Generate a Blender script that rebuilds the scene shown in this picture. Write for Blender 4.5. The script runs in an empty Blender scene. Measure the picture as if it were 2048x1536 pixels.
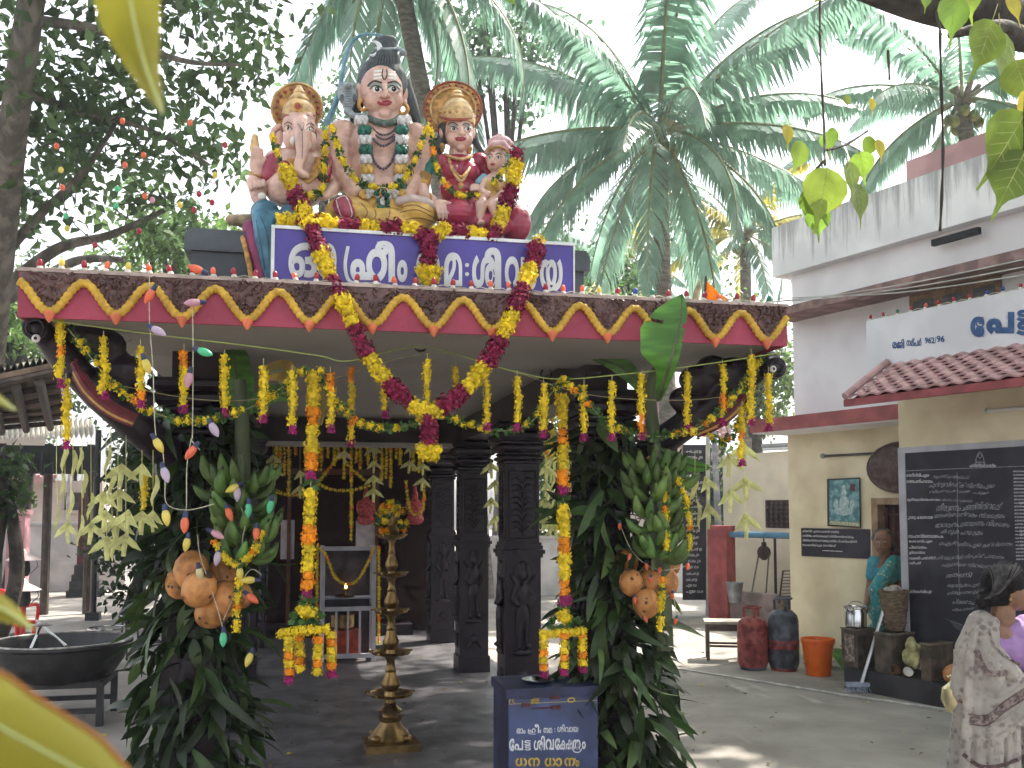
import bpy, bmesh, math, random
import numpy as np
from mathutils import Vector, Matrix, Quaternion
from mathutils.bvhtree import BVHTree

random.seed(7); np.random.seed(7)
sc = bpy.context.scene
COL = sc.collection
R = math.radians; GLARE_HAZE = 0.0018

# ------------------------------------------------------------------ camera
F = 1950.0; PSI = math.atan(424/1950.0); PITCH = R(4.0); PY0 = 880.0; EYE = Vector((0, 0, 1.7))
cd = bpy.data.cameras.new('camera')
cd.sensor_width = 36.0; cd.lens = F/2048*36.0; cd.shift_y = (PY0-768)/2048
cd.clip_start = 0.02; cd.clip_end = 600
cd.dof.use_dof = True; cd.dof.focus_distance = 7.5; cd.dof.aperture_fstop = 9.0
cam = bpy.data.objects.new('camera', cd); COL.objects.link(cam)
cam.location = EYE; cam.rotation_euler = (R(90)+PITCH, 0, -PSI)
sc.camera = cam

# ------------------------------------------------------------------ world, sun, exposure
SUN_AZ, SUN_EL = R(62), R(56)           # azimuth measured from +Y towards +X
w = bpy.data.worlds.new('World'); sc.world = w; w.use_nodes = True
nt = w.node_tree; bg = nt.nodes['Background']
sky = nt.nodes.new('ShaderNodeTexSky'); sky.sky_type = 'NISHITA'; sky.sun_disc = False
sky.sun_elevation = SUN_EL; sky.sun_rotation = SUN_AZ
sky.dust_density = 4.0; sky.air_density = 1.0; sky.ozone_density = 1.0
hs = nt.nodes.new('ShaderNodeHueSaturation'); hs.inputs['Saturation'].default_value = 0.28
nt.links.new(sky.outputs[0], hs.inputs['Color']); nt.links.new(hs.outputs[0], bg.inputs[0])
bg.inputs[1].default_value = 0.15
sd = bpy.data.lights.new('sun', 'SUN'); sd.energy = 4.2; sd.angle = R(0.6); sd.color = (1.0, 0.93, 0.82)
sun = bpy.data.objects.new('sun', sd); COL.objects.link(sun)
sdir = Vector((math.sin(SUN_AZ)*math.cos(SUN_EL), math.cos(SUN_AZ)*math.cos(SUN_EL), math.sin(SUN_EL)))
sun.rotation_euler = sdir.to_track_quat('Z', 'Y').to_euler()
sc.view_settings.view_transform = 'Standard'; sc.view_settings.look = 'None'
sc.view_settings.gamma = 1.0; sc.view_settings.use_curve_mapping = False
sc.view_settings.exposure = 1.75
sc.render.engine = 'CYCLES'
sc.cycles.use_denoising = True; sc.cycles.use_adaptive_sampling = True; sc.cycles.adaptive_threshold = 0.03
sc.cycles.max_bounces = 6; sc.cycles.diffuse_bounces = 3; sc.cycles.transmission_bounces = 6; sc.cycles.transparent_max_bounces = 8
sc.cycles.sample_clamp_indirect = 6.0

# ------------------------------------------------------------------ photo pixel -> place in the world (used to survey the site)
HV = Vector((math.sin(PSI), math.cos(PSI), 0)); RV = Vector((math.cos(PSI), -math.sin(PSI), 0)); ZV = Vector((0, 0, 1))
FV = HV*math.cos(PITCH)+ZV*math.sin(PITCH); UV_ = -HV*math.sin(PITCH)+ZV*math.cos(PITCH)
def ray(px, py): return FV+RV*((px-1024)/F)+UV_*((PY0-py)/F)
def W(px, py, Y):
    r = ray(px, py); return EYE+r*(Y/r.y)
def G(px, py, z=0.0):
    r = ray(px, py); return EYE+r*((z-EYE.z)/r.z)
def D(px, py, d): return EYE+ray(px, py)*d
def proj(P):
    v = Vector(P)-EYE; d = v.dot(FV); return (1024+F*v.dot(RV)/d, PY0-F*v.dot(UV_)/d, d)
# right-hand building frame: u runs along its wall (away), n points out of the wall into the yard
BA = R(-16.8); BU = Vector((math.sin(BA), math.cos(BA), 0)); BN = Vector((-math.cos(BA), math.sin(BA), 0))
def B(px, py, c):                       # point of the wall plane n.P = -c
    r = ray(px, py); return EYE+r*(-c/ r.dot(BN))
def buz(P): return (Vector(P).dot(BU), Vector(P).z)
def BW(u, c, z): return BU*u-BN*c+ZV*z  # c = plane distance

# ------------------------------------------------------------------ mesh collector
class MB:
    def __init__(s, xf=None): s.v = []; s.f = []; s.m = []; s.xf = xf
    def add(s, vs, fs, mi=0):
        n = len(s.v)
        s.v += [tuple(s.xf(*v)) if s.xf else tuple(v) for v in vs]
        s.f += [tuple(i+n for i in f) for f in fs]; s.m += [mi]*len(fs); return s
    def box(s, c, d, rot=None, mi=0, taper=1.0):
        x, y, z = (a/2 for a in d); vs = []
        for sz in (-1, 1):
            t = taper if sz > 0 else 1.0
            for sx, sy in ((-1, -1), (1, -1), (1, 1), (-1, 1)): vs.append(Vector((sx*x*t, sy*y*t, sz*z)))
        if rot is not None:
            q = rot if isinstance(rot, Matrix) else Matrix.Rotation(rot, 3, 'Z'); vs = [q@v for v in vs]
        c = Vector(c)
        return s.add([v+c for v in vs], [(0, 3, 2, 1), (4, 5, 6, 7), (0, 1, 5, 4), (1, 2, 6, 5), (2, 3, 7, 6), (3, 0, 4, 7)], mi)
    def span(s, a, b, mi=0):            # box from corner to corner
        a = Vector(a); b = Vector(b); return s.box((a+b)/2, [abs(b[i]-a[i]) for i in range(3)], mi=mi)
    def tube(s, pts, rad, n=8, cap=True, mi=0, flat=1.0, close=False):
        pts = [Vector(p) for p in pts]; k = len(pts)
        if not hasattr(rad, '__len__'): rad = [rad]*k
        vs = []; ref = None
        for i, p in enumerate(pts):
            if close: t = pts[(i+1) % k]-pts[i-1]
            else: t = pts[min(i+1, k-1)]-pts[max(i-1, 0)]
            t = t.normalized() if t.length > 1e-9 else Vector((0, 0, 1))
            if ref is None:
                ref = Vector((0, 0, 1)) if abs(t.z) < .9 else Vector((1, 0, 0))
            a = t.cross(ref); a = a.normalized() if a.length > 1e-6 else t.orthogonal().normalized()
            b = a.cross(t).normalized(); ref = b
            for j in range(n):
                an = 2*math.pi*j/n; vs.append(p+(a*math.cos(an)+b*math.sin(an)*flat)*rad[i])
        fs = []
        for i in range(k if close else k-1):
            i2 = (i+1) % k
            for j in range(n): fs.append((i*n+j, i*n+(j+1) % n, i2*n+(j+1) % n, i2*n+j))
        if cap and not close: fs += [tuple(reversed(range(n))), tuple(range((k-1)*n, k*n))]
        return s.add(vs, fs, mi)
    def lathe(s, prof, n=20, c=(0, 0, 0), mi=0, sx=1.0, sy=1.0, cap=True, rot=None, ph=0.0):
        c = Vector(c); vs = []; k = len(prof)
        for r, z in prof:
            for j in range(n):
                an = 2*math.pi*j/n+ph; v = Vector((r*math.cos(an)*sx, r*math.sin(an)*sy, z))
                vs.append((rot@v if rot is not None else v)+c)
        fs = [(i*n+j, i*n+(j+1) % n, (i+1)*n+(j+1) % n, (i+1)*n+j) for i in range(k-1) for j in range(n)]
        if cap: fs += [tuple(reversed(range(n))), tuple(range((k-1)*n, k*n))]
        return s.add(vs, fs, mi)
    def ell(s, c, r, n=14, m=9, rot=None, mi=0):
        if not hasattr(r, '__len__'): r = (r, r, r)
        c = Vector(c); vs = [Vector((0, 0, -r[2]))]
        for i in range(1, m):
            th = math.pi*i/m
            for j in range(n):
                ph = 2*math.pi*j/n; vs.append(Vector((r[0]*math.sin(th)*math.cos(ph), r[1]*math.sin(th)*math.sin(ph), -r[2]*math.cos(th))))
        vs.append(Vector((0, 0, r[2]))); L = len(vs)-1
        if rot is not None: vs = [rot@v for v in vs]
        fs = [(0, 1+(j+1) % n, 1+j) for j in range(n)]
        for i in range(m-2):
            for j in range(n): fs.append((1+i*n+j, 1+i*n+(j+1) % n, 1+(i+1)*n+(j+1) % n, 1+(i+1)*n+j))
        fs += [(L, 1+(m-2)*n+j, 1+(m-2)*n+(j+1) % n) for j in range(n)]
        return s.add([v+c for v in vs], fs, mi)
    def cap(s, a, b, ra, rb, n=10, mi=0):   # capsule with tapering radius
        a = Vector(a); b = Vector(b); s.ell(a, ra, n, 7, mi=mi); s.ell(b, rb, n, 7, mi=mi)
        return s.tube([a, b], [ra, rb], n, mi=mi)
    def prism(s, poly, a, b, mi=0):          # polygon (list of 3D points) pushed along vector b-a
        d = Vector(b)-Vector(a); P = [Vector(p) for p in poly]; n = len(P)
        vs = P+[p+d for p in P]
        fs = [tuple(range(n)), tuple(reversed(range(n, 2*n)))]+[(i, i+n, (i+1) % n+n, (i+1) % n) for i in range(n)]
        return s.add(vs, fs, mi)
    def quad(s, a, b, c, d, mi=0): return s.add([a, b, c, d], [(0, 1, 2, 3)], mi)
    def mesh(s, name, mats, smooth=True, angle=None):
        me = bpy.data.meshes.new(name); me.from_pydata(s.v, [], s.f)
        for m in (mats if isinstance(mats, (list, tuple)) else [mats]): me.materials.append(m)
        if any(s.m): me.polygons.foreach_set('material_index', s.m)
        if smooth:
            me.polygons.foreach_set('use_smooth', [True]*len(s.f))
            if angle is None: angle = 40
            me.update()
            try: me.set_sharp_from_angle(angle=R(angle))
            except Exception: pass
        me.update(); return me
    def build(s, name, mats, parent=None, smooth=True, angle=None, fix=False):
        me = s.mesh(name, mats, smooth, angle)
        if fix: fixn(me)
        return link(name, me, parent)

def fixn(me):
    bm = bmesh.new(); bm.from_mesh(me); bmesh.ops.recalc_face_normals(bm, faces=bm.faces); bm.to_mesh(me); bm.free()

def wloc(o):
    v = Vector((0, 0, 0))
    while o is not None: v += o.location; o = o.parent
    return v
def link(name, me, parent=None, loc=(0, 0, 0), rot=None, scale=None):
    """link a mesh (built in world space, or placed at world loc) under parent"""
    o = bpy.data.objects.new(name, me); COL.objects.link(o)
    o.location = Vector(loc)
    if rot is not None:
        if isinstance(rot, Quaternion): o.rotation_mode = 'QUATERNION'; o.rotation_quaternion = rot
        elif isinstance(rot, Matrix): o.rotation_euler = rot.to_euler()
        else: o.rotation_euler = rot
    if scale is not None: o.scale = scale if hasattr(scale, '__len__') else (scale,)*3
    if parent is not None: o.parent = parent; o.location = o.location-wloc(parent)
    return o
LABELS = {}
def tag(o, label=None, cat=None, group=None, kind=None):
    if label: o['label'] = label
    if cat: o['category'] = cat
    if group: o['group'] = group
    if kind: o['kind'] = kind
    return o
def thing(name, label, cat, loc=(0, 0, 0), group=None):
    o = bpy.data.objects.new(name, None); COL.objects.link(o); o.location = loc
    o.empty_display_size = 0.1
    return tag(o, label, cat, group)

def nplane(name, V, FA, mats, smooth=False, mi=None):
    """fast mesh from numpy verts (n,3) and faces (m,k) with equal size"""
    me = bpy.data.meshes.new(name); V = np.asarray(V, np.float32); FA = np.asarray(FA, np.int32)
    me.vertices.add(len(V)); me.vertices.foreach_set('co', V.ravel())
    m, k = FA.shape; me.loops.add(m*k); me.loops.foreach_set('vertex_index', FA.ravel())
    me.polygons.add(m); me.polygons.foreach_set('loop_start', np.arange(0, m*k, k, dtype=np.int32))
    try: me.polygons.foreach_set('loop_total', np.full(m, k, np.int32))
    except Exception: pass
    for x in (mats if isinstance(mats, (list, tuple)) else [mats]): me.materials.append(x)
    if mi is not None: me.polygons.foreach_set('material_index', np.asarray(mi, np.int32))
    if smooth: me.polygons.foreach_set('use_smooth', np.ones(m, bool))
    me.update(calc_edges=True); return me

def scatter(name, tv, tf, pos, rots, scl, mats, mi=None):
    """copy template (tv,tf) to many places: pos (n,3), rots (n,3,3), scl (n,) or (n,3)"""
    tv = np.asarray(tv, float); tf = np.asarray(tf, int); n = len(pos); k = len(tv)
    scl = np.asarray(scl, float)
    if scl.ndim == 1: scl = np.repeat(scl[:, None], 3, 1)
    V = np.einsum('nij,nkj->nki', rots, tv[None]*scl[:, None, :])+np.asarray(pos)[:, None, :]
    FA = (tf[None]+(np.arange(n)*k)[:, None, None]).reshape(-1, tf.shape[1])
    m = None if mi is None else np.repeat(mi, len(tf))
    return nplane(name, V.reshape(-1, 3), FA, mats, mi=m)

def rot_from(dirs, ups=None):
    """(n,3,3) rotations whose local Y runs along dirs and local Z near ups"""
    y = np.asarray(dirs, float); y = y/np.maximum(np.linalg.norm(y, axis=1), 1e-9)[:, None]
    u = np.random.normal(size=y.shape) if ups is None else np.asarray(ups, float)
    x = np.cross(y, u); x /= np.maximum(np.linalg.norm(x, axis=1), 1e-9)[:, None]
    z = np.cross(x, y); return np.stack([x, y, z], axis=2)

# ------------------------------------------------------------------ materials
MAT = {}
def mat(name, col, rough=.65, var=.18, scale=6.0, bump=.0, bscale=60.0, spec=.35, metal=0.0, trans=0.0, rnd=0.0,
        col2=None, ramp=(.42, .62), bumpd=.01, emit=None, tcol=None, alpha=None, coat=0.0, hrnd=0.0, det=4.0, transm=0.0, stretch=None, sheen=0.0):
    if name in MAT: return MAT[name]
    m = bpy.data.materials.new(name); m.use_nodes = True; nt = m.node_tree; N = nt.nodes; L = nt.links
    b = N['Principled BSDF']; b.inputs['Roughness'].default_value = rough; b.inputs['Metallic'].default_value = metal
    b.inputs['Specular IOR Level'].default_value = spec
    if coat: b.inputs['Coat Weight'].default_value = coat; b.inputs['Coat Roughness'].default_value = .12
    if transm: b.inputs['Transmission Weight'].default_value = transm
    if sheen: b.inputs['Sheen Weight'].default_value = sheen
    geo = N.new('ShaderNodeNewGeometry'); pos = geo.outputs['Position']
    if stretch:
        mp = N.new('ShaderNodeMapping'); mp.inputs['Scale'].default_value = stretch; L.new(pos, mp.inputs['Vector']); pos = mp.outputs[0]
    no = N.new('ShaderNodeTexNoise'); no.inputs['Scale'].default_value = scale; no.inputs['Detail'].default_value = det
    L.new(pos, no.inputs['Vector'])
    cr = N.new('ShaderNodeValToRGB'); c = col
    cr.color_ramp.elements[0].position = ramp[0]; cr.color_ramp.elements[1].position = ramp[1]
    lo = tuple(x*(1-var) for x in c); hi = tuple(min(1, x*(1+var)) for x in c) if col2 is None else col2
    cr.color_ramp.elements[0].color = (*lo, 1); cr.color_ramp.elements[1].color = (*hi, 1)
    L.new(no.outputs['Fac'], cr.inputs[0]); out = cr.outputs[0]
    if rnd or hrnd:
        oi = N.new('ShaderNodeObjectInfo'); h = N.new('ShaderNodeHueSaturation')
        mr = N.new('ShaderNodeMapRange'); mr.inputs['To Min'].default_value = 1-rnd; mr.inputs['To Max'].default_value = 1+rnd
        L.new(oi.outputs['Random'], mr.inputs['Value']); L.new(mr.outputs[0], h.inputs['Value'])
        if hrnd:
            m2 = N.new('ShaderNodeMapRange'); m2.inputs['To Min'].default_value = .5-hrnd; m2.inputs['To Max'].default_value = .5+hrnd
            mm = N.new('ShaderNodeMath'); mm.operation = 'MULTIPLY'; mm.inputs[1].default_value = 7.13
            fr = N.new('ShaderNodeMath'); fr.operation = 'FRACT'
            L.new(oi.outputs['Random'], mm.inputs[0]); L.new(mm.outputs[0], fr.inputs[0]); L.new(fr.outputs[0], m2.inputs['Value']); L.new(m2.outputs[0], h.inputs['Hue'])
        L.new(out, h.inputs['Color']); out = h.outputs[0]
    L.new(out, b.inputs['Base Color'])
    if bump:
        bn = N.new('ShaderNodeTexNoise'); bn.inputs['Scale'].default_value = bscale; bn.inputs['Detail'].default_value = 5.0; L.new(pos, bn.inputs['Vector'])
        bu = N.new('ShaderNodeBump'); bu.inputs['Strength'].default_value = bump; bu.inputs['Distance'].default_value = bumpd
        L.new(bn.outputs['Fac'], bu.inputs['Height']); L.new(bu.outputs[0], b.inputs['Normal'])
    if emit: b.inputs['Emission Color'].default_value = (*emit[:3], 1); b.inputs['Emission Strength'].default_value = emit[3]
    if trans:
        tr = N.new('ShaderNodeBsdfTranslucent'); mx = N.new('ShaderNodeMixShader'); mx.inputs[0].default_value = trans
        hh = N.new('ShaderNodeHueSaturation'); hh.inputs['Value'].default_value = 1.5; hh.inputs['Saturation'].default_value = 1.1; L.new(out, hh.inputs['Color'])
        L.new(hh.outputs[0], tr.inputs['Color'])
        if tcol: tr.inputs['Color'].default_value = (*tcol, 1); nt.links.remove(tr.inputs['Color'].links[0])
        L.new(b.outputs[0], mx.inputs[1]); L.new(tr.outputs[0], mx.inputs[2]); L.new(mx.outputs[0], N['Material Output'].inputs['Surface'])
    MAT[name] = m; m['bsdf_color_out'] = 1; return m

# ------------------------------------------------------------------ organic union (voxel skin over overlapping shapes)
def fuse(mb, voxel, smooth=6, factor=.5):
    me = bpy.data.meshes.new('tmp'); me.from_pydata(mb.v, [], mb.f); me.update(); fixn(me)
    o = bpy.data.objects.new('tmp', me); COL.objects.link(o)
    r = o.modifiers.new('r', 'REMESH'); r.mode = 'VOXEL'; r.voxel_size = voxel; r.adaptivity = 0.0
    s = o.modifiers.new('s', 'SMOOTH'); s.iterations = smooth; s.factor = factor
    dg = bpy.context.evaluated_depsgraph_get()
    out = bpy.data.meshes.new_from_object(o.evaluated_get(dg))
    bpy.data.objects.remove(o); bpy.data.meshes.remove(me)
    out.polygons.foreach_set('use_smooth', [True]*len(out.polygons)); out.materials.clear(); out.update()
    return out
def fused(mb, name, m, parent, voxel, smooth=6, factor=.5):
    me = fuse(mb, voxel, smooth, factor); me.name = name; me.materials.append(m); return link(name, me, parent)
def bvh_of(me): return BVHTree.FromPolygons([v.co.copy() for v in me.vertices], [tuple(p.vertices) for p in me.polygons])

# ------------------------------------------------------------------ lettering
GL = {}; GK = [0]
def glyph(ch, bold):
    if (ch, bold) in GL: return GL[(ch, bold)]
    c = bpy.data.curves.new('g', 'FONT'); c.body = ch; c.resolution_u = 4; c.bevel_depth = bold; c.bevel_resolution = 0
    o = bpy.data.objects.new('g', c); COL.objects.link(o)
    dg = bpy.context.evaluated_depsgraph_get(); dg.update()
    me = bpy.data.meshes.new_from_object(o.evaluated_get(dg))
    vs = [(v.co.x, v.co.y, v.co.z) for v in me.vertices]; fs = [tuple(p.vertices) for p in me.polygons]
    bpy.data.objects.remove(o); bpy.data.curves.remove(c); bpy.data.meshes.remove(me)
    if vs:
        xs = [v[0] for v in vs]; ys = [v[1] for v in vs]; bb = (min(xs), max(xs), min(ys), max(ys))
    else: bb = (0, .3, 0, .3)
    GL[(ch, bold)] = (vs, fs, bb); return GL[(ch, bold)]
def letters(mb, items, f, bold=.02, mi=0):
    """items: (char, x0, x1, y_top, y_bottom) in drawing units; f maps drawing units to the world"""
    for ch, x0, x1, y0, y1 in items:
        vs, fs, bb = glyph(ch, bold)
        if not vs: continue
        sx = (x1-x0)/max(bb[1]-bb[0], 1e-6); sy = (y1-y0)/max(bb[3]-bb[2], 1e-6); GK[0] = (GK[0]+1) % 7
        pts = [f(x0+(x-bb[0])*sx, y1-(y-bb[2])*sy) for x, y, z in vs]
        k = 0.0015/max(bold, 1e-4); e = .0002*GK[0]     # slightly proud of the board, towards the viewer's side
        mb.add([p+(EYE-p).normalized()*(v[2]*k+e) for p, v in zip(pts, vs)], fs, mi)
def line_text(mb, text, x0, x1, y0, y1, f, bold=.02, mi=0):
    """one line set as a whole string, fitted to the box"""
    letters(mb, [(text, x0, x1, y0, y1)], f, bold, mi)
def stroke2(mb, pts, w, f, mi=0, n=None):
    """pen stroke of width w through 2D points (Catmull-Rom)"""
    P = [Vector(p) for p in pts]; Q = []
    for i in range(len(P)-1):
        p0 = P[max(i-1, 0)]; p1 = P[i]; p2 = P[i+1]; p3 = P[min(i+2, len(P)-1)]
        for k in range(6):
            t = k/6; Q.append(.5*((2*p1)+(-p0+p2)*t+(2*p0-5*p1+4*p2-p3)*t*t+(-p0+3*p1-3*p2+p3)*t**3))
    Q.append(P[-1]); vs = []
    for i, q in enumerate(Q):
        t = Q[min(i+1, len(Q)-1)]-Q[max(i-1, 0)]; t = t.normalized() if t.length > 0 else Vector((1, 0)); nn = Vector((-t.y, t.x))
        ww = w[0]+(w[1]-w[0])*i/(len(Q)-1) if hasattr(w, '__len__') else w
        vs += [f(*(q+nn*ww/2)), f(*(q-nn*ww/2))]
    mb.add(vs, [(2*i, 2*i+1, 2*i+3, 2*i+2) for i in range(len(Q)-1)], mi)
def crom(P, k=8):
    P = [Vector(p) for p in P]; Q = []
    for i in range(len(P)-1):
        p0 = P[max(i-1, 0)]; p1 = P[i]; p2 = P[i+1]; p3 = P[min(i+2, len(P)-1)]
        for j in range(k):
            t = j/k; Q.append(.5*((2*p1)+(-p0+p2)*t+(2*p0-5*p1+4*p2-p3)*t*t+(-p0+3*p1-3*p2+p3)*t**3))
    Q.append(P[-1]); return Q
def resample(Q, step):
    Q = [Vector(q) for q in Q]; out = [Q[0].copy()]; tan = []; acc = 0.0
    for i in range(len(Q)-1):
        a, b = Q[i], Q[i+1]; L = (b-a).length
        if L < 1e-9: continue
        t = step-acc
        while t <= L: out.append(a+(b-a)*(t/L)); t += step
        acc = L-(t-step)
    for i in range(len(out)): tan.append((out[min(i+1, len(out)-1)]-out[max(i-1, 0)]).normalized() if len(out) > 1 else Vector((0, 0, 1)))
    return out, tan
# ================================================================== ground
def ground_mat():
    m = mat('yard_concrete', (.30, .275, .25), rough=.85, var=.26, scale=1.3, bump=.35, bscale=38, bumpd=.006, det=8, spec=.25, ramp=(.35, .68))
    nt = m.node_tree; N = nt.nodes; L = nt.links; b = N['Principled BSDF']; src = b.inputs['Base Color'].links[0].from_socket
    geo = N.new('ShaderNodeNewGeometry')
    def layer(src, scale, lo, hi, col, stretch=None, det=6):
        v = geo.outputs['Position']
        if stretch: mp = N.new('ShaderNodeMapping'); mp.inputs['Scale'].default_value = stretch; mp.inputs['Rotation'].default_value = (0, 0, .6); L.new(v, mp.inputs['Vector']); v = mp.outputs[0]
        n = N.new('ShaderNodeTexNoise'); n.inputs['Scale'].default_value = scale; n.inputs['Detail'].default_value = det; L.new(v, n.inputs['Vector'])
        r = N.new('ShaderNodeMapRange'); r.inputs['From Min'].default_value = lo; r.inputs['From Max'].default_value = hi; r.clamp = True; L.new(n.outputs['Fac'], r.inputs['Value'])
        x = N.new('ShaderNodeMix'); x.data_type = 'RGBA'; L.new(r.outputs[0], x.inputs['Factor']); L.new(src, x.inputs[6]); x.inputs[7].default_value = (*col, 1); return x.outputs[2]
    s = layer(src, .55, .55, .7, (.2, .18, .165))
    s = layer(s, 3.0, .62, .72, (.42, .40, .37), (1, .25, 1))
    s = layer(s, 14, .66, .74, (.15, .13, .115))
    L.new(s, b.inputs['Base Color']); return m
mb = MB(); n = 40
xs = np.linspace(-120, 120, 3); mb.quad((-70, -12, 0), (70, -12, 0), (70, 75, 0), (-70, 75, 0))
g = mb.build('ground', ground_mat(), smooth=False); tag(g, 'grey concrete temple yard with worn pale streaks and stains', kind='structure')
# a raised cement joint running across the yard
mb = MB(); P = [G(1352, 1338), G(1480, 1358), G(1690, 1392), G(1830, 1412), G(2060, 1446)]
for i in range(len(P)-1):
    a, b = P[i], P[i+1]; t = (b-a).normalized(); nn = Vector((-t.y, t.x, 0))*.022
    vs = [a-nn, b-nn, b+nn, a+nn]; mb.prism([(v.x, v.y, .004) for v in vs], (0, 0, 0), (0, 0, .009+.001*i))
o = mb.build('cement_kerb_strip', mat('pale_cement', (.5, .48, .45), .8, .25, 9), smooth=False); tag(o, 'thin pale cement joint line across the concrete yard', kind='structure')
# dark granite floor of the pavilion
def floor_mat():
    m = mat('granite_floor', (.085, .08, .086), rough=.42, var=.35, scale=3.0, bump=.15, bscale=25, bumpd=.004, spec=.4, det=8)
    nt = m.node_tree; N = nt.nodes; L = nt.links; b = N['Principled BSDF']; src = b.inputs['Base Color'].links[0].from_socket
    geo = N.new('ShaderNodeNewGeometry'); wv = N.new('ShaderNodeTexNoise'); wv.inputs['Scale'].default_value = 1.1; wv.inputs['Detail'].default_value = 2; wv.inputs['Distortion'].default_value = 1.4
    L.new(geo.outputs['Position'], wv.inputs['Vector'])
    # mop swirls: thin bands of a distorted noise
    m1 = N.new('ShaderNodeMath'); m1.operation = 'MULTIPLY'; m1.inputs[1].default_value = 26; L.new(wv.outputs['Fac'], m1.inputs[0])
    f = N.new('ShaderNodeMath'); f.operation = 'FRACT'; L.new(m1.outputs[0], f.inputs[0])
    r = N.new('ShaderNodeMapRange'); r.inputs['From Min'].default_value = .86; r.inputs['From Max'].default_value = 1.0; L.new(f.outputs[0], r.inputs['Value'])
    fine = N.new('ShaderNodeTexNoise'); fine.inputs['Scale'].default_value = 7; fine.inputs['Detail'].default_value = 8; L.new(geo.outputs['Position'], fine.inputs['Vector'])
    r2 = N.new('ShaderNodeMapRange'); r2.inputs['From Min'].default_value = .42; r2.inputs['From Max'].default_value = .8; L.new(fine.outputs['Fac'], r2.inputs['Value'])
    mu = N.new('ShaderNodeMath'); mu.operation = 'MULTIPLY'; L.new(r.outputs[0], mu.inputs[0]); L.new(r2.outputs[0], mu.inputs[1])
    ad = N.new('ShaderNodeMath'); ad.operation = 'ADD'; ad.use_clamp = True; L.new(mu.outputs[0], ad.inputs[0])
    r3 = N.new('ShaderNodeMapRange'); r3.inputs['From Min'].default_value = .5; r3.inputs['From Max'].default_value = .85; r3.inputs['To Max'].default_value = .35; L.new(fine.outputs['Fac'], r3.inputs['Value']); L.new(r3.outputs[0], ad.inputs[1])
    x = N.new('ShaderNodeMix'); x.data_type = 'RGBA'; L.new(ad.outputs[0], x.inputs['Factor']); L.new(src, x.inputs[6]); x.inputs[7].default_value = (.25, .24, .25, 1)
    L.new(x.outputs[2], b.inputs['Base Color']); return m
mb = MB(); mb.span((-.85, 4.35, .006), (2.12, 14.2, .02))
o = mb.build('pavilion_floor', floor_mat(), smooth=False); tag(o, 'dark polished granite floor with pale mop swirls under the pavilion', kind='structure')

# ================================================================== pavilion
YF = 4.55; RX0 = W(40, 560, YF).x; RX1 = W(1572, 640, YF).x; ZT, ZB = 2.735, 2.53
PXL, PXR = -.555, 1.775; PYS = [5.65, 7.9, 10.15, 12.4]
cream = mat('cream_soffit', (.30, .275, .25), .8, .06, 1.2, bump=.15, bscale=30)
pink = mat('pink_band', (.31, .042, .08), .55, .12, 5, bump=.2, bscale=50)
brown = mat('brown_relief', (.125, .068, .062), .34, .25, 14, bump=.5, bscale=70, bumpd=.006)
rope_m = mat('ochre_moulding', (.52, .31, .035), .5, .18, 18, bump=.2, bscale=90)
tip_m = mat('orange_tip', (.62, .16, .07), .5, .15, 20)
dark = mat('dark_carved_paint', (.016, .009, .016), .36, .3, 9, bump=.25, bscale=45, spec=.35)
dwood = mat('dark_beam_paint', (.03, .02, .022), .5, .25, 6)
pav = thing('temple_pavilion', 'open temple pavilion with wavy ochre roof border on dark carved pillars', 'pavilion', (.62, 5.65, 0))
mb = MB(); mb.span((RX0, YF+.02, ZB+.02), (RX1, YF+1.15, ZT)); mb.span((RX0+.25, YF+1.151, ZB+.09), (RX1-.25, 14.0, ZT-.02))
mb.build('roof_slab', cream, pav, False)
mb = MB(); mb.span((RX0-.004, YF, ZB), (RX1+.004, YF+.02, ZT-.004)); mb.span((RX0-.006, YF+.001, ZB+.001), (RX0, YF+1.1, ZT-.005)); mb.span((RX1, YF+.001, ZB+.001), (RX1+.006, YF+1.1, ZT-.005))
mb.build('fascia_band', pink, pav, False)
# wave: troughs surveyed along the edge
TPX = [100, 233, 365, 495, 619, 744, 867, 983, 1103, 1213, 1321, 1428, 1531]
TX = [W(p, 640, YF).x for p in TPX]; per = np.mean(np.diff(TX))
ZC, ZTR = ZT-.046, ZB+.026
def wave(x):
    ph = np.interp(x, [TX[0]-per]+TX+[TX[-1]+per], np.arange(-1, len(TX)+1)); c = .5-.5*math.cos(2*math.pi*ph)   # 0 at trough
    return ZTR+(ZC-ZTR)*c
# brown relief: displaced sheet between the wave and the top edge
nx, nz = 620, 16; V = []; FA = []
rng = np.random.RandomState(3); bl = [(rng.uniform(RX0, RX1), rng.uniform(ZB, ZT), rng.uniform(.012, .03), rng.uniform(0, 6.28)) for _ in range(330)]
bx = np.array([b[0] for b in bl]); bz = np.array([b[1] for b in bl]); br = np.array([b[2] for b in bl]); ba = np.array([b[3] for b in bl])
for i in range(nx+1):
    x = RX0+.001+(RX1-RX0-.002)*i/nx; z0 = wave(x)
    for k in range(nz+1):
        z = z0+(ZT-.003-z0)*k/nz
        dx = x-bx; dz = z-bz; d = np.sqrt(dx*dx+dz*dz)/br; an = np.arctan2(dz, dx)
        h = np.max(np.where(d < 1, (1-d*d)*(.55+.45*np.cos(3*an+ba+5*d)), 0))
        V.append((x, YF-.004-.024*h, z))
for i in range(nx):
    for k in range(nz): a = i*(nz+1)+k; FA.append((a, a+nz+1, a+nz+2, a+1))
link('floral_relief', nplane('floral_relief', V, FA, brown, True), pav)
mb = MB()
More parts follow.
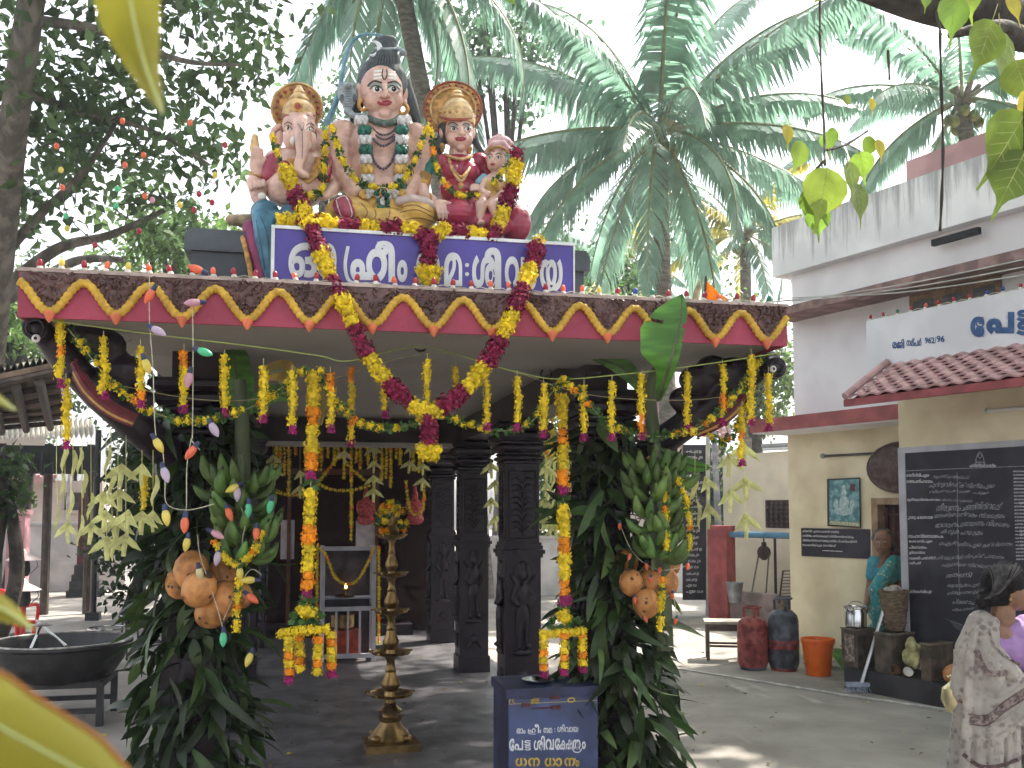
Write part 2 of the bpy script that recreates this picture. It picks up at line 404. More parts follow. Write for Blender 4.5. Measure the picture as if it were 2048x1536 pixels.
for k in range(1500):
    x = rng.uniform(RX0+.01, RX1-.01); z = rng.uniform(ZB+.05, ZT-.008)
    if z < wave(x)+.012: continue
    L = rng.uniform(.012, .024); a = rng.uniform(0, 6.28); mb.ell((x+.4*L*math.cos(a), YF-.012, z+.4*L*math.sin(a)*.6), (L*.75, .010, L*.28), 6, 4, Matrix.Rotation(a, 3, 'Y'))
o = mb.build('relief_leaves', brown, pav); o['kind'] = 'stuff'
mb = MB(); mb.span((RX0-.012, YF-.012, ZT-.003), (RX1+.012, YF+.05, ZT+.012)); mb.build('top_ledge', mat('ledge_cement', (.42, .33, .30), .8, .2, 12), pav, False)
Q = [Vector((RX0+(RX1-RX0)*i/420, YF-.014, wave(RX0+(RX1-RX0)*i/420))) for i in range(421)]
Q, _ = resample(Q, .006); rad = [.0185*(1+.13*math.sin(i*.006/.026*2*math.pi)) for i in range(len(Q))]
MB().tube(Q, rad, 9).build('wave_moulding', rope_m, pav)
me = MB().lathe([(.003, -.045), (.014, -.03), (.026, -.004), (.024, .004)], 12).mesh('moulding_tip', tip_m)
for x in TX: link('moulding_tip', me, pav, (x, YF-.013, ZTR-.004))
# beams
mb = MB()
for x in (PXL, PXR): mb.span((x-.13, PYS[0]-.14, 2.40), (x+.13, 13.9, ZB+.088))
o = mb.build('side_beam', dwood, pav, False)
mb = MB(); mb.span((PXL+.131, 10.0, 2.37), (PXR-.131, 10.22, ZB+.087)); mb.build('cross_beam', dwood, pav, False)
mb = MB(); mb.span((PXL+.131, 9.97, 2.33), (PXR-.131, 10.25, 2.368)); mb.build('beam_band', cream, pav, False)
# pillars (shared meshes)
mb = MB()
mb.span((-.165, -.165, .0), (.165, .165, .16)); mb.span((-.15, -.15, .16), (.15, .15, 1.28))
for k, (h, zz) in enumerate(((.165, 1.28), (.18, 1.31), (.165, 1.345), (.155, 1.37))): mb.span((-h, -h, zz), (h, h, zz+.032))
mb.span((-.14, -.14, 1.395), (.14, .14, 2.06))
pm = mb.mesh('pillar', dark, False)
mb = MB()
for h, z0, z1 in ((.165, 2.06, 2.09), (.185, 2.09, 2.13), (.17, 2.13, 2.16), (.20, 2.16, 2.22), (.18, 2.22, 2.25), (.225, 2.25, 2.33), (.25, 2.33, 2.40)):
    mb.lathe([(h*1.2, z0), (h*1.36, z0+(z1-z0)*.3), (h*1.36, z0+(z1-z0)*.7), (h*1.2, z1)], 4, ph=math.pi/4)
cm = mb.mesh('capital', dark, False)
def relief_figure():
    mb = MB(); s = 1
    mb.ell((0, -.158, 1.14), (.035, .03, .05)); mb.ell((0, -.158, 1.2), (.028, .025, .06)); mb.ell((0, -.158, .98), (.062, .035, .1)); mb.ell((0, -.158, .83), (.06, .035, .08))
    for q in (-1, 1):
        mb.cap((q*.055, -.158, 1.05), (q*.09, -.155, .95), .022, .02); mb.cap((q*.09, -.155, .95), (q*.05, -.185, .9), .02, .016)
        mb.cap((q*.03, -.158, .8), (q*.035, -.158, .6), .032, .024); mb.ell((q*.04, -.17, .57), (.025, .035, .018))
        mb.cap((q*.05, -.155, 1.06), (q*.1, -.155, 1.13), .018, .015)
    mb.ell((0, -.155, .52), (.1, .03, .03)); mb.ell((0, -.15, 1.16), (.08, .008, .1))
    mb.ell((0, -.155, .34), (.05, .03, .05)); mb.cap((-.03, -.158, .3), (-.07, -.158, .25), .02, .01); mb.cap((.03, -.158, .3), (.07, -.158, .25), .02, .01)
    me = fuse(mb, .009, 2); me.materials.append(dark); return me
fm = relief_figure()
mb = MB()                                   # carved panel: frame with sweeping leaf ridges
for a, b in (((-.11, 1.46), (.11, 1.46)), ((.11, 1.46), (.11, 2.0)), ((.11, 2.0), (-.11, 2.0)), ((-.11, 2.0), (-.11, 1.46))):
    mb.tube([(a[0], -.141, a[1]), (b[0], -.141, b[1])], .009, 6)
for k in range(9):
    z = 1.5+k*.05
    for q in (-1, 1): mb.tube(crom([(q*.005, -.141, z), (q*.04, -.148, z+.045), (q*.095, -.141, z+.035-.01*(k % 2))], 4), [.006, .0075, .009, .009, .009, .008, .006, .004, .003], 6)
mb.tube([(0, -.141, 1.48), (0, -.141, 1.98)], .008, 6)
vm = mb.mesh('carved_panel', dark)
for y in PYS:
    for x in (PXL, PXR):
        p = link('pillar', pm, pav, (x, y, .02)); link('capital', cm, p, (x, y, .0)); link('relief_figure', fm, p, (x, y, .02)); link('carved_panel', vm, p, (x, y, .0))
        for an in ((R(90) if x > 0 else R(90)),) :
            c = link('relief_figure', fm, p, (x, y, .02)); c.rotation_euler = (0, 0, -an if x > 0 else an)
            c = link('carved_panel', vm, p, (x, y, 0)); c.rotation_euler = (0, 0, -an if x > 0 else an)
# corner brackets: dark carved beast reaching from the pillar to the roof corner
maroon_rib = mat('maroon_rib', (.13, .018, .03), .35, .2, 20); eye_w = mat('painted_white', (.62, .6, .58), .4, .1, 20)
gold_line = mat('gold_line_paint', (.42, .28, .07), .5, .2, 20)
def bracket(path, mane, head, eye, rib, pcap, flip):
    Y0 = 4.85; s = W(800, 700, Y0)
    def w3(p, dy=0): return W(p[0], p[1], Y0+dy)
    mb = MB(); Q = [w3(p, dy) for p, dy, r in path]
    for i in range(len(path)-1): mb.cap(Q[i], Q[i+1], path[i][2], path[i+1][2])
    for (p, r, dy) in mane: mb.ell(w3(p, dy), (r*1.6, .07, r*1.15))
    for i in range(26):
        u = i/25*(len(Q)-1); a = min(int(u), len(Q)-2); q = Q[a].lerp(Q[a+1], u-a); rr = path[a][2]+(path[a+1][2]-path[a][2])*(u-a); mb.ell(q, (rr*1.06, rr*1.06, .014) if i % 2 else (rr*.9, rr*.9, .01))
    mb.ell(w3(head, -.1), (.062, .07, .062))
    a = fused(mb, 'beast_bracket', dark, pav, .014, 3)
    hc = w3(head, -.1)
    me = MB(); 
    for k, r in enumerate((.05, .038)): me.tube([hc+Vector((math.cos(t)*r, -.062-.004*k, math.sin(t)*r)) for t in np.linspace(0, 6.283, 18)[:-1]], .007, 6, close=True)
    me.build('coil', dark, a)
    ec = w3(eye, -.175); MB().ell(ec, (.019, .012, .019), 12, 8).build('eye', eye_w, a); MB().ell(ec+Vector((0, -.008, 0)), (.009, .007, .009), 10, 6).build('pupil', dark, a)
    for j in range(5):
        q = crom([w3((p[0]+pcap[0]*j*4.5, p[1]+pcap[1]*j*4.5), -.045-.012*abs(j-2)*-1-.02) for p in rib], 6)
        MB().tube(q, [.012+.006*math.sin(math.pi*i/(len(q)-1)) for i in range(len(q))], 6).build('neck_rib', maroon_rib if j % 2 == 0 else gold_line if j == 1 else maroon_rib, a)
bracket([((1300, 900), .5, .09), ((1370, 850), .25, .085), ((1440, 800), .1, .08), ((1500, 750), 0, .07), ((1540, 722), -.05, .06)],
        [((1395, 760), .07, .1), ((1425, 735), .06, .08), ((1470, 745), .075, .05), ((1375, 800), .07, .2), ((1480, 800), .05, .0)],
        (1542, 738), (1546, 738), [(1395, 872), (1440, 850), (1480, 815), (1505, 775)], (-.35, -1.0), 1)
bracket([((330, 900), .45, .09), ((270, 850), .25, .085), ((200, 790), .1, .08), ((130, 720), 0, .07), ((90, 670), -.05, .06)],
        [((245, 740), .07, .1), ((205, 690), .07, .08), ((160, 670), .07, .05), ((265, 800), .07, .2), ((150, 740), .05, 0)],
        (78, 660), (72, 677), [(265, 850), (215, 825), (170, 785), (140, 735)], (.55, -.9), -1)
# ceiling hook rings
for px, py, yy in ((841, 690, 5.15), (1092, 748, 6.1)):
    p = W(px, py, yy); q = [p+Vector((math.cos(t)*.034, 0, math.sin(t)*.034)) for t in np.linspace(R(-230), R(50), 16)]
    MB().tube(q, .006, 6).build('ceiling_hook', dark, pav)

# ================================================================== inner shrine front, seen through the pillars
san = thing('inner_shrine', 'dark inner shrine front with carved doorway behind the pillars', 'shrine', (.6, 13.6, 0))
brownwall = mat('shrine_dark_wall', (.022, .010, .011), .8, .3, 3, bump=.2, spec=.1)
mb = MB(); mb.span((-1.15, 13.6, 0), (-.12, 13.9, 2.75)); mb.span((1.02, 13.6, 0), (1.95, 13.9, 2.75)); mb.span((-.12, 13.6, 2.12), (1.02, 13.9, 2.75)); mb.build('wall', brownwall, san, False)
mb = MB(); mb.span((-1.15, 13.95, 0), (1.95, 17, 2.74)); mb.build('rear_light_block', brownwall, san, False)  # solid block added behind the shrine to keep light out of the interior
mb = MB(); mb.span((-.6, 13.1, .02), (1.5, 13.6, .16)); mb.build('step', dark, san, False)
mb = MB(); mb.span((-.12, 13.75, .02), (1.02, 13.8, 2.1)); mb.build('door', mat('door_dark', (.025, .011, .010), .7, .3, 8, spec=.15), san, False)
mb = MB()
for x in (-.16, 1.02): mb.span((x, 13.55, .0), (x+.05, 13.63, 2.16))
mb.span((-.2, 13.55, 2.16), (1.1, 13.63, 2.24)); mb.build('door_frame', mat('door_frame_brown', (.10, .04, .025), .4, .2, 8), san, False)
pale = mat('pale_panel', (.42, .37, .38), .7, .15, 7)
for (x0, y0, x1, y1) in ((562, 1040, 588, 1118), (712, 1042, 752, 1092)):
    a, b = W(x0, y0, 13.59), W(x1, y1, 13.59); MB().span((a.x, 13.57, b.z), (b.x, 13.598, a.z)).build('wall_panel', pale, san, False)
idol_m = mat('painted_figure_red', (.35, .05, .05), .5, .4, 30)
for px in (732, 830):
    mb = MB(); p = W(px, 1010, 13.5)
    for (dx, dz, r) in ((0, .14, (.05, .05, .06)), (0, -.02, (.1, .06, .12)), (-.1, -.03, (.035, .04, .1)), (.1, -.03, (.035, .04, .1)), (0, -.2, (.13, .07, .08)), (0, .22, (.03, .03, .06))):
        mb.ell(p+Vector((dx, 0, dz)), r)
    fused(mb, 'door_guardian_figure', idol_m, san, .02, 2)
# ================================================================== plinth and sign on the roof
YS = 5.15; SPX = (W(800, 400, YS)-W(767, 400, YS)).length/33.0
def SP(px, py, dy=0.0): return W(px, py, YS+dy*SPX)
slate = mat('slate_paint', (.075, .085, .10), .6, .2, 4, bump=.2, bscale=30)
pl = thing('statue_plinth', 'dark slate stepped plinth carrying the painted statues on the roof', 'plinth', (.5, 5.2, ZT))
a = W(368, 500, 5.0); b = W(1180, 540, 5.0); zt = W(368, 455, 5.0).z
mb = MB(); mb.span((a.x+.03, 5.02, ZT), (b.x-.03, 5.62, zt-.11)); mb.build('base_block', slate, pl, False)
mb = MB(); zz = zt-.11; xa, xb = a.x, b.x
mb.prism([(xa, 5.0, zz), (xa, 5.0, zz+.075), (xa+.02, 5.0, zt), (xb-.02, 5.0, zt), (xb, 5.0, zz+.075), (xb, 5.0, zz)], (0, 0, 0), (0, .64, 0)); mb.build('cornice', slate, pl, False, fix=True)

YG = 4.72; sx0 = W(549, 510, YG).x; sx1 = W(1146, 545, YG).x; zt = W(549, 457, YG).z
signblue = mat('sign_blue', (.065, .045, .30), .35, .1, 3, spec=.5); white = mat('sign_white', (.62, .63, .66), .5, .08, 6)
alu = mat('aluminium_frame', (.62, .62, .60), .4, .1, 12, metal=.6)
sg = thing('name_board', 'long blue board with white Malayalam lettering below the statues', 'sign', ((sx0+sx1)/2, YG, ZT))
MB().span((sx0, YG, ZT+.013), (sx1, YG+.02, zt)).build('panel', signblue, sg, False)
mb = MB(); f = .016
mb.span((sx0-f, YG-.008, ZT+.013), (sx0, YG+.024, zt)); mb.span((sx1, YG-.008, ZT+.013), (sx1+f*.5, YG+.024, zt)); mb.span((sx0-f, YG-.009, zt), (sx1+f*.5, YG+.025, zt+f))
mb.build('frame', alu, sg, False)
fs = lambda x, y: W(530+x/3.2, 430+y/3.2, YG-.004)
def sl(ch, items, bold=.03, strokes=()):
    mb = MB(); letters(mb, items, fs, bold)
    for pts, wd in strokes: stroke2(mb, pts, wd, lambda x, y: W(530+x/3.2, 430+y/3.2, YG-.0045))
    mb.build('letter', white, sg, False)
sl('o', [('ഓ', 150, 458, 178, 402)], .03)
sl('h', [('ഹ', 545, 782, 214, 425)], .05, [([(532, 200), (514, 300), (520, 380), (545, 425), (600, 440), (742, 444)], 22)])
sl('ii', [('ീ', 705, 832, 165, 430)], .045)
sl('m', [('ം', 845, 912, 288, 430)], .04)
sl('n', [('ന', 968, 1118, 235, 445)], .042)
sl('ma', [('മ', 1145, 1262, 240, 455)], .042)
mb = MB()
for yy in (320, 378): mb.add([fs(1293+13*math.cos(t), yy+13*math.sin(t)) for t in np.linspace(0, 6.28, 13)[:-1]], [tuple(range(12))])
mb.build('letter', white, sg, False)
sl('sha', [('ശ', 1325, 1480, 255, 465)], .042)
sl('i', [('ി', 1405, 1512, 208, 476)], .045)
sl('va', [('വ', 1535, 1660, 265, 475)], .042)
sl('aa', [('ാ', 1668, 1738, 290, 480)], .042)
sl('ya', [('യ', 1758, 1905, 280, 487)], .042)

# ================================================================== statues
skin = mat('statue_skin_paint', (.54, .33, .27), .3, .2, 14, spec=.6, det=9, ramp=(.3, .6), bump=.12, bscale=60); skin_g = mat('statue_skin_pink', (.56, .36, .30), .32, .2, 14, spec=.6, det=9, ramp=(.3, .6), bump=.12, bscale=60)
hairm = mat('statue_hair_paint', (.04, .05, .058), .4, .3, 16, spec=.5, bump=.3, bscale=80, stretch=(1, 1, .25)); goldp = mat('statue_gold_paint', (.45, .24, .06), .42, .35, 26, spec=.5, bump=.4, bscale=70)
goldl = mat('statue_gold_light', (.55, .36, .16), .42, .25, 30, spec=.5, bump=.4, bscale=80)
redp = mat('statue_red_paint', (.32, .03, .07), .26, .2, 12, spec=.6); yelp = mat('statue_yellow_cloth', (.55, .34, .08), .4, .25, 14, spec=.5, bump=.3, bscale=35, bumpd=.01)
bluep = mat('statue_blue_cloth', (.05, .17, .26), .35, .3, 14, spec=.5, bump=.2, bscale=40); tealp = mat('statue_pale_blue', (.16, .33, .42), .4, .2, 14, bump=.3, bscale=50)
white_p = mat('statue_white_paint', (.7, .68, .66), .4, .08, 30); black_p = mat('statue_black_line', (.02, .02, .022), .4, .1, 20); lip_p = mat('statue_lip_paint', (.30, .03, .05), .35, .1, 20)
green_p = mat('statue_dark_green', (.02, .12, .09), .5, .35, 40, bump=.6, bscale=120); greyb = mat('statue_grey_blue', (.26, .30, .33), .4, .2, 30); shade_p = mat('statue_eye_shadow', (.24, .28, .24), .5, .1, 20)
bead_m = mat('statue_bead_brown', (.07, .06, .08), .4, .3, 60)
def se(mb, px, py, dy, rx, ry, rz, rot=None, n=16, m=10): mb.ell(SP(px, py, dy), (rx*SPX, ry*SPX, rz*SPX), n, m, rot)
def scp(mb, a, b, ra, rb): mb.cap(SP(*a), SP(*b), ra*SPX, rb*SPX)
def chain(mb, pts, rad):
    for i in range(len(pts)-1):
        ra = rad[i] if hasattr(rad, '__len__') else rad; rb = rad[i+1] if hasattr(rad, '__len__') else rad; scp(mb, pts[i], pts[i+1], ra, rb)
def hitter(me, off=.0025):
    bv = bvh_of(me)
    def f(px, py):
        r = ray(px, py).normalized(); h = bv.ray_cast(EYE, r)
        return h[0]-r*off if h[0] is not None else SP(px, py, -20)
    return f
def blob(f, cx, cy, a, b, n=14, tilt=0.0, shape=None):
    pts = []
    for t in np.linspace(0, 2*math.pi, n+1)[:-1]:
        x, y = a*math.cos(t), b*math.sin(t)
        if shape == 'almond': y = (b if y > 0 else b*1.15)*math.sin(t)*abs(math.sin(t))**.4
        pts.append((cx+x*math.cos(tilt)-y*math.sin(tilt), cy+x*math.sin(tilt)+y*math.cos(tilt)))
    mb = MB(); mb.add([f(cx, cy)]+[f(cx+(p[0]-cx)*.5, cy+(p[1]-cy)*.5) for p in pts]+[f(*p) for p in pts], [(0, 1+i, 1+(i+1) % n) for i in range(n)]+[(1+i, 1+n+i, 1+n+(i+1) % n, 1+(i+1) % n) for i in range(n)])
    return mb
def eye(f1, f2, f3, cx, cy, a, b, parent, tilt=0.0, look=0.0):
    e = blob(f1, cx, cy, a, b, 16, tilt, 'almond').build('eye', white_p, parent, False)
    blob(f2, cx+look, cy-b*.08, a*.42, b*.88, 12).build('iris', black_p, e, False)
    blob(f3, cx+look-a*.12, cy-b*.3, a*.10, b*.2, 8).build('glint', white_p, e, False)
    mb = MB(); stroke2(mb, [(cx-a*1.1, cy+b*.1-a*tilt), (cx-a*.5, cy-b*.95-a*.5*tilt), (cx+a*.1, cy-b*1.15), (cx+a*.6, cy-b*.8+a*.6*tilt), (cx+a*1.15, cy+b*.25+a*tilt)], (a*.16, a*.22), f3); mb.build('eyeline', black_p, e, False)
def strokes(f, lst, name, m, parent):
    for pts, wd in lst:
        mb = MB(); stroke2(mb, pts, wd, f); mb.build(name, m, parent, False)
def lips(f, cx, cy, a, b, parent):
    mb = MB(); stroke2(mb, [(cx-a, cy), (cx-a*.45, cy-b*.55), (cx, cy-b*.35), (cx+a*.45, cy-b*.55), (cx+a, cy)], b*.8, f); stroke2(mb, [(cx-a*.8, cy+b*.2), (cx, cy+b*.55), (cx+a*.8, cy+b*.2)], b*.8, f)
    mb.build('lips', lip_p, parent, False)
VX = SPX*1.7

# ---- seated god with the crescent in his topknot
t = thing('seated_god_statue', 'tallest painted statue, seated god with topknot, crescent and cobra at his shoulder', 'statue', SP(767, 462, 0))
mb = MB(); se(mb, 763, 183, 0, 44, 44, 52); se(mb, 766, 210, -4, 37, 38, 30); se(mb, 769, 229, -22, 13, 13, 11)
scp(mb, (769, 168, -38), (770, 190, -46), 5, 7.5); se(mb, 762, 193, -41, 5, 5, 4.5); se(mb, 778, 193, -41, 5, 5, 4.5)
se(mb, 769, 205, -37, 13, 6, 4); se(mb, 769, 210, -36, 11, 6, 4); se(mb, 753, 179, -33, 13, 8, 8); se(mb, 788, 179, -33, 13, 8, 8); se(mb, 745, 200, -20, 14, 16, 16); se(mb, 792, 201, -20, 14, 16, 16)
scp(mb, (768, 225, 6), (768, 262, 10), 34, 40)
for q, x, y in ((-1, 719, 182), (1, 809, 188)): se(mb, x, y, 6, 7, 8, 19); se(mb, x, y+17, 4, 6, 6, 7)
head = fused(mb, 'head', skin, t, VX*.8, 3)
f1, f2, f3 = hitter(head.data, .0015), hitter(head.data, .0028), hitter(head.data, .004)
for cx, cy, ti, lk in ((752.5, 178.5, .05, 2), (787, 178.5, .06, 1)):
    strokes(f1, [([(cx-13, cy-4), (cx, cy-11), (cx+12, cy-4)], 6)], 'eye_shadow', shade_p, head); eye(f1, f2, f3, cx, cy, 12, 6.2, head, ti, lk)
strokes(f2, [([(735, 173), (742, 165), (751, 162), (764, 166)], 3.6), ([(775, 166), (788, 163), (796, 166), (803, 174)], 3.6)], 'eyebrow', black_p, head)
lips(f2, 769, 206, 14.5, 6.5, head)
strokes(f1, [([(748, 143), (760, 141), (764, 141)], 4.5), ([(747, 150), (758, 148.5), (764, 148)], 4.5), ([(747, 157), (758, 155.5), (764, 155)], 4.5), ([(777, 141), (786, 142), (791, 144)], 4.5), ([(777, 148), (787, 149), (792, 151)], 4.5), ([(777, 155), (787, 156), (792, 158)], 4.5)], 'forehead_stripe', white_p, head)
strokes(f2, [([(766, 138), (764, 150), (769, 159), (774, 150), (773, 138)], 2.2)], 'third_eye', black_p, head)
strokes(f2, [([(763, 195), (769, 198), (777, 195)], 1.4)], 'nostril_line', lip_p, head)
mb = MB(); se(mb, 765, 168, 14, 52, 42, 58); se(mb, 770, 122, 6, 33, 32, 26); scp(mb, (771, 112, 4), (775, 92, 4), 25, 21); se(mb, 775, 84, 4, 22, 20, 12)
chain(mb, [(806, 165, 18), (820, 205, 22), (836, 248, 22)], [16, 15, 9]); chain(mb, [(728, 170, 18), (718, 205, 24), (708, 240, 24)], [14, 12, 9])
fused(mb, 'hair', hairm, t, VX, 3)
mb = MB()
for k in range(7): mb.tube(crom([SP(752+k*6, 128, -24), SP(757+k*5, 110, -23), SP(760+k*4.6, 98, -18)], 4), .8*SPX, 5)
mb.build('hair_strand', mat('statue_hair_grey', (.10, .12, .13), .4, .2, 30), t)
MB().tube([SP(775+25*math.cos(a), 97+5*math.sin(a)*.3, 4-25*math.sin(a)) for a in np.linspace(0, 6.283, 22)[:-1]], 3.2*SPX, 8, close=True).build('topknot_serpent', greyb, t)
mb = MB(); chain(mb, [(793, 96, -10), (802, 100, -16), (806, 104, -18)], [4, 5, 6]); se(mb, 806, 106, -20, 7, 9, 6); fused(mb, 'serpent_head', greyb, t, VX*.7, 2)
q = [SP(745+15*math.cos(a), 97+14*math.sin(a), -14) for a in np.linspace(R(-95), R(115), 16)]
MB().tube(q, [SPX*(1+5*math.sin(math.pi*i/15)) for i in range(16)], 8).build('crescent', mat('statue_moon', (.62, .66, .70), .35, .05, 20), t)
q = crom([SP(775, 76, 8), SP(755, 70, 8), SP(724, 70, 12), SP(702, 88, 16), SP(688, 130, 22), SP(678, 185, 28), SP(664, 225, 30), SP(652, 250, 30)], 6)
MB().tube(q, [SPX*(3.5+9*min(1, (i/len(q))**1.6)) for i in range(len(q))], 9, flat=.6).build('river_stream', tealp, t)
mb = MB()   # cobra
for k in range(9):
    a = k/8; se(mb, 694+2*a, 172+52*a, 0, 8+14*math.sin(math.pi*min(1, .25+a*.9))**1.0, 5, 7)
chain(mb, [(695, 222, 0), (708, 232, -10), (728, 232, -26)], [8, 6, 6]); se(mb, 696, 172, -5, 9, 9, 7)
cob = fused(mb, 'cobra', greyb, t, VX*.8, 2); fc = hitter(cob.data, .002)
for k in range(7): strokes(fc, [([(690, 182+k*5), (697, 183+k*5), (703, 182+k*5)], 1.5)], 'hood_scale', mat('statue_cobra_line', (.10, .12, .14), .5, .1, 20), cob)
for x in (684, 709): blob(fc, x, 196, 4.5, 8).build('hood_mark', mat('statue_cobra_line', (.1, .12, .14)), cob, False)
mb = MB(); chain(mb, [(738, 236, -10), (750, 243, -30), (770, 247, -36), (790, 243, -30), (800, 235, -12)], 7); fused(mb, 'neck_serpent', mat('statue_serpent_green', (.09, .13, .11), .35, .4, 60), t, VX*.8, 2)
mb = MB(); se(mb, 764, 292, 6, 76, 42, 54); se(mb, 765, 345, 2, 66, 44, 58); se(mb, 744, 285, -12, 30, 30, 26); se(mb, 790, 285, -12, 30, 30, 26); se(mb, 767, 380, 0, 58, 46, 40)
se(mb, 686, 270, 8, 32, 32, 30); se(mb, 832, 276, 8, 30, 32, 30)
chain(mb, [(680, 276, 8), (678, 320, 0), (686, 352, -12), (710, 385, -38)], [30, 27, 22, 16]); chain(mb, [(838, 282, 8), (842, 325, 0), (834, 360, -10), (814, 392, -40)], [28, 25, 20, 15])
fused(mb, 'torso', skin, t, VX, 4)
for pts, rr in (([(742, 250, -22), (752, 264, -36), (768, 270, -44), (784, 264, -40), (796, 252, -26)], 2.4), ([(740, 256, -24), (753, 272, -40), (768, 279, -46), (785, 272, -42), (797, 257, -28)], 2.4),
                ([(738, 262, -24), (750, 282, -44), (766, 292, -50), (784, 282, -46), (798, 262, -30)], 3), ([(742, 300, -46), (748, 322, -50), (765, 338, -52), (782, 325, -50), (792, 298, -46), (797, 260, -34)], 3.2)):
    q, _ = resample(crom([SP(*p) for p in pts], 8), rr*SPX*1.9)
    mb = MB()
    for p in q: mb.ell(p, rr*SPX, 7, 5)
    mb.build('bead_necklace', bead_m, t)
for x, y in ((727, 210), (806, 218)):
    q = [SP(x+9*math.cos(a), y+10*math.sin(a), -8) for a in np.linspace(0, 6.283, 16)[:-1]]; MB().tube(q, 4.2*SPX, 8, close=True).build('earring', goldp, t)
# cloth garland of white and green rosettes
seq = []
for x0, x1 in ((722, 730), (808, 806)):
    for k in range(8): seq.append((x0+(x1-x0)*k/7+(6 if x0 < 760 else -4)*(k > 0), 240+k*19.5, -34-10*math.sin(math.pi*k/9), k))
wm = mat('garland_white_cloth', (.62, .60, .62), .8, .15, 60, bump=.8, bscale=140); 
for x, y, dy, k in seq:
    mb = MB(); 
    for j in range(10): an = j*.628; se(mb, x+9*math.cos(an), y+(j % 2)*5-2, dy-7*math.sin(an), 6, 6, 8, n=7, m=5)
    se(mb, x, y, dy, 11, 9, 9, n=8, m=6); mb.build('garland_rosette', wm if k in (0, 2, 4, 6) else (yelp if k == 5 else green_p), t)
for k in range(7):
    mb = MB(); x = 728+k*12.5
    for j in range(6): se(mb, x+random.uniform(-5, 5), 388+random.uniform(-5, 6), -58+random.uniform(-3, 3), 6, 5, 6, n=7, m=5)
    mb.build('garland_rosette', wm if k % 3 else yelp, t)
mb = MB()
for k in range(26):
    a = random.uniform(0, 6.28); r = math.sqrt(random.random()); yy = random.uniform(-1, 1); se(mb, 763+17*(1-max(0, yy)*.75)*r*math.cos(a), 404+yy*20, -60+6*math.sin(a), 5, 5, 5, n=7, m=5)
pd = mb.build('garland_pendant', green_p, t); mb = MB()
for k in range(6): se(mb, 764+random.uniform(-4, 4), 396+k*2.4, -68, 3, 2.5, 3, n=6, m=4)
mb.build('pendant_petal', wm, pd)
mb = MB(); se(mb, 766, 420, -10, 66, 50, 32); se(mb, 700, 425, -34, 50, 42, 30); se(mb, 835, 428, -38, 44, 40, 30); se(mb, 766, 440, -45, 60, 34, 24); se(mb, 766, 455, -20, 100, 60, 18)
chain(mb, [(720, 432, -60), (790, 452, -62)], [20, 15])
dh = fused(mb, 'lower_garment', yelp, t, VX, 5); fd = hitter(dh.data, .002)
fold = mat('statue_fold_line', (.20, .09, .05), .5, .2, 20)
strokes(fd, [([(722, 405), (735, 425), (720, 448)], 2), ([(745, 410), (752, 430), (740, 455)], 2), ([(690, 420), (715, 437), (725, 455)], 2), ([(780, 412), (778, 432), (768, 452)], 2), ([(660, 432), (690, 447), (705, 456)], 2),
             ([(802, 415), (830, 410), (862, 424)], 1.8), ([(800, 425), (835, 420), (872, 438)], 1.8), ([(806, 440), (840, 436), (874, 447)], 1.8)], 'cloth_fold', fold, dh)
mb = MB(); chain(mb, [(798, 402, -58), (825, 398, -64), (852, 404, -66), (872, 416, -62)], [9, 10, 9, 7]); fused(mb, 'foot', mat('statue_foot_paint', (.52, .42, .40), .35, .1, 20), t, VX*.8, 2)
mb = MB(); se(mb, 686, 412, -70, 20, 12, 22); se(mb, 694, 424, -72, 16, 10, 16); rc = fused(mb, 'red_sash', redp, t, VX, 2)
strokes(hitter(rc.data, .002), [([(672, 398), (692, 393), (704, 430), (684, 434), (672, 400)], 2)], 'sash_edge', wm, rc)

# ---- elephant-headed statue
t = thing('elephant_headed_statue', 'painted elephant-headed statue with gold crown disc and curled trunk, left of the tall god', 'statue', SP(590, 455, 0))
q = [SP(594+51*math.cos(a), 217+50*math.sin(a), 14+2*math.sin(3*a)) for a in np.linspace(0, 6.283, 33)[:-1]]
mb = MB(); mb.add([SP(594, 217, 8)]+q+[p+Vector((0, 7*SPX, 0)) for p in q]+[SP(594, 217, 20)], [(0, 1+i, 1+(i+1) % 32) for i in range(32)]+[(1+i, 33+i, 33+(i+1) % 32, 1+(i+1) % 32) for i in range(32)]+[(65, 33+(i+1) % 32, 33+i) for i in range(32)])
halo = mb.build('crown_disc', goldp, t, False, fix=True)
MB().tube([p+Vector((0, -1.5*SPX, 0)) for p in q], 2.4*SPX, 7, close=True).build('disc_rim', goldl, halo)
redstone = mat('statue_red_stone', (.28, .07, .05), .35, .2, 30)
for k in range(15):
    a = R(150+k*17.2); p = SP(594+42*math.cos(a), 217+41*math.sin(a), 8); o = MB().ell(p, (4*SPX, 2.5*SPX, 4*SPX), 9, 6).build('disc_stone', redstone, halo)
mb = MB(); mb.lathe([(31*SPX, -18*SPX), (33*SPX, -8*SPX), (31*SPX, 4*SPX), (24*SPX, 14*SPX), (19*SPX, 18*SPX), (21*SPX, 21*SPX), (19*SPX, 25*SPX), (12*SPX, 33*SPX), (13*SPX, 36*SPX), (9*SPX, 42*SPX), (5*SPX, 50*SPX), (.5*SPX, 53*SPX)], 20, SP(598, 222, -2)); cr = mb.build('crown', goldl, t)
MB().tube([SP(598+32*math.cos(a), 229+4*math.sin(a), -2-32*math.sin(a)) for a in np.linspace(0, 6.283, 26)[:-1]], 3.2*SPX, 7, close=True).build('crown_band', redstone, cr)
MB().ell(SP(596, 214, -33), (7*SPX, 4*SPX, 7*SPX), 12, 8).build('crown_jewel', redstone, cr); MB().tube([SP(596+8*math.cos(a), 214+8*math.sin(a), -34) for a in np.linspace(0, 6.283, 16)[:-1]], 2*SPX, 6, close=True).build('jewel_ring', goldp, cr)
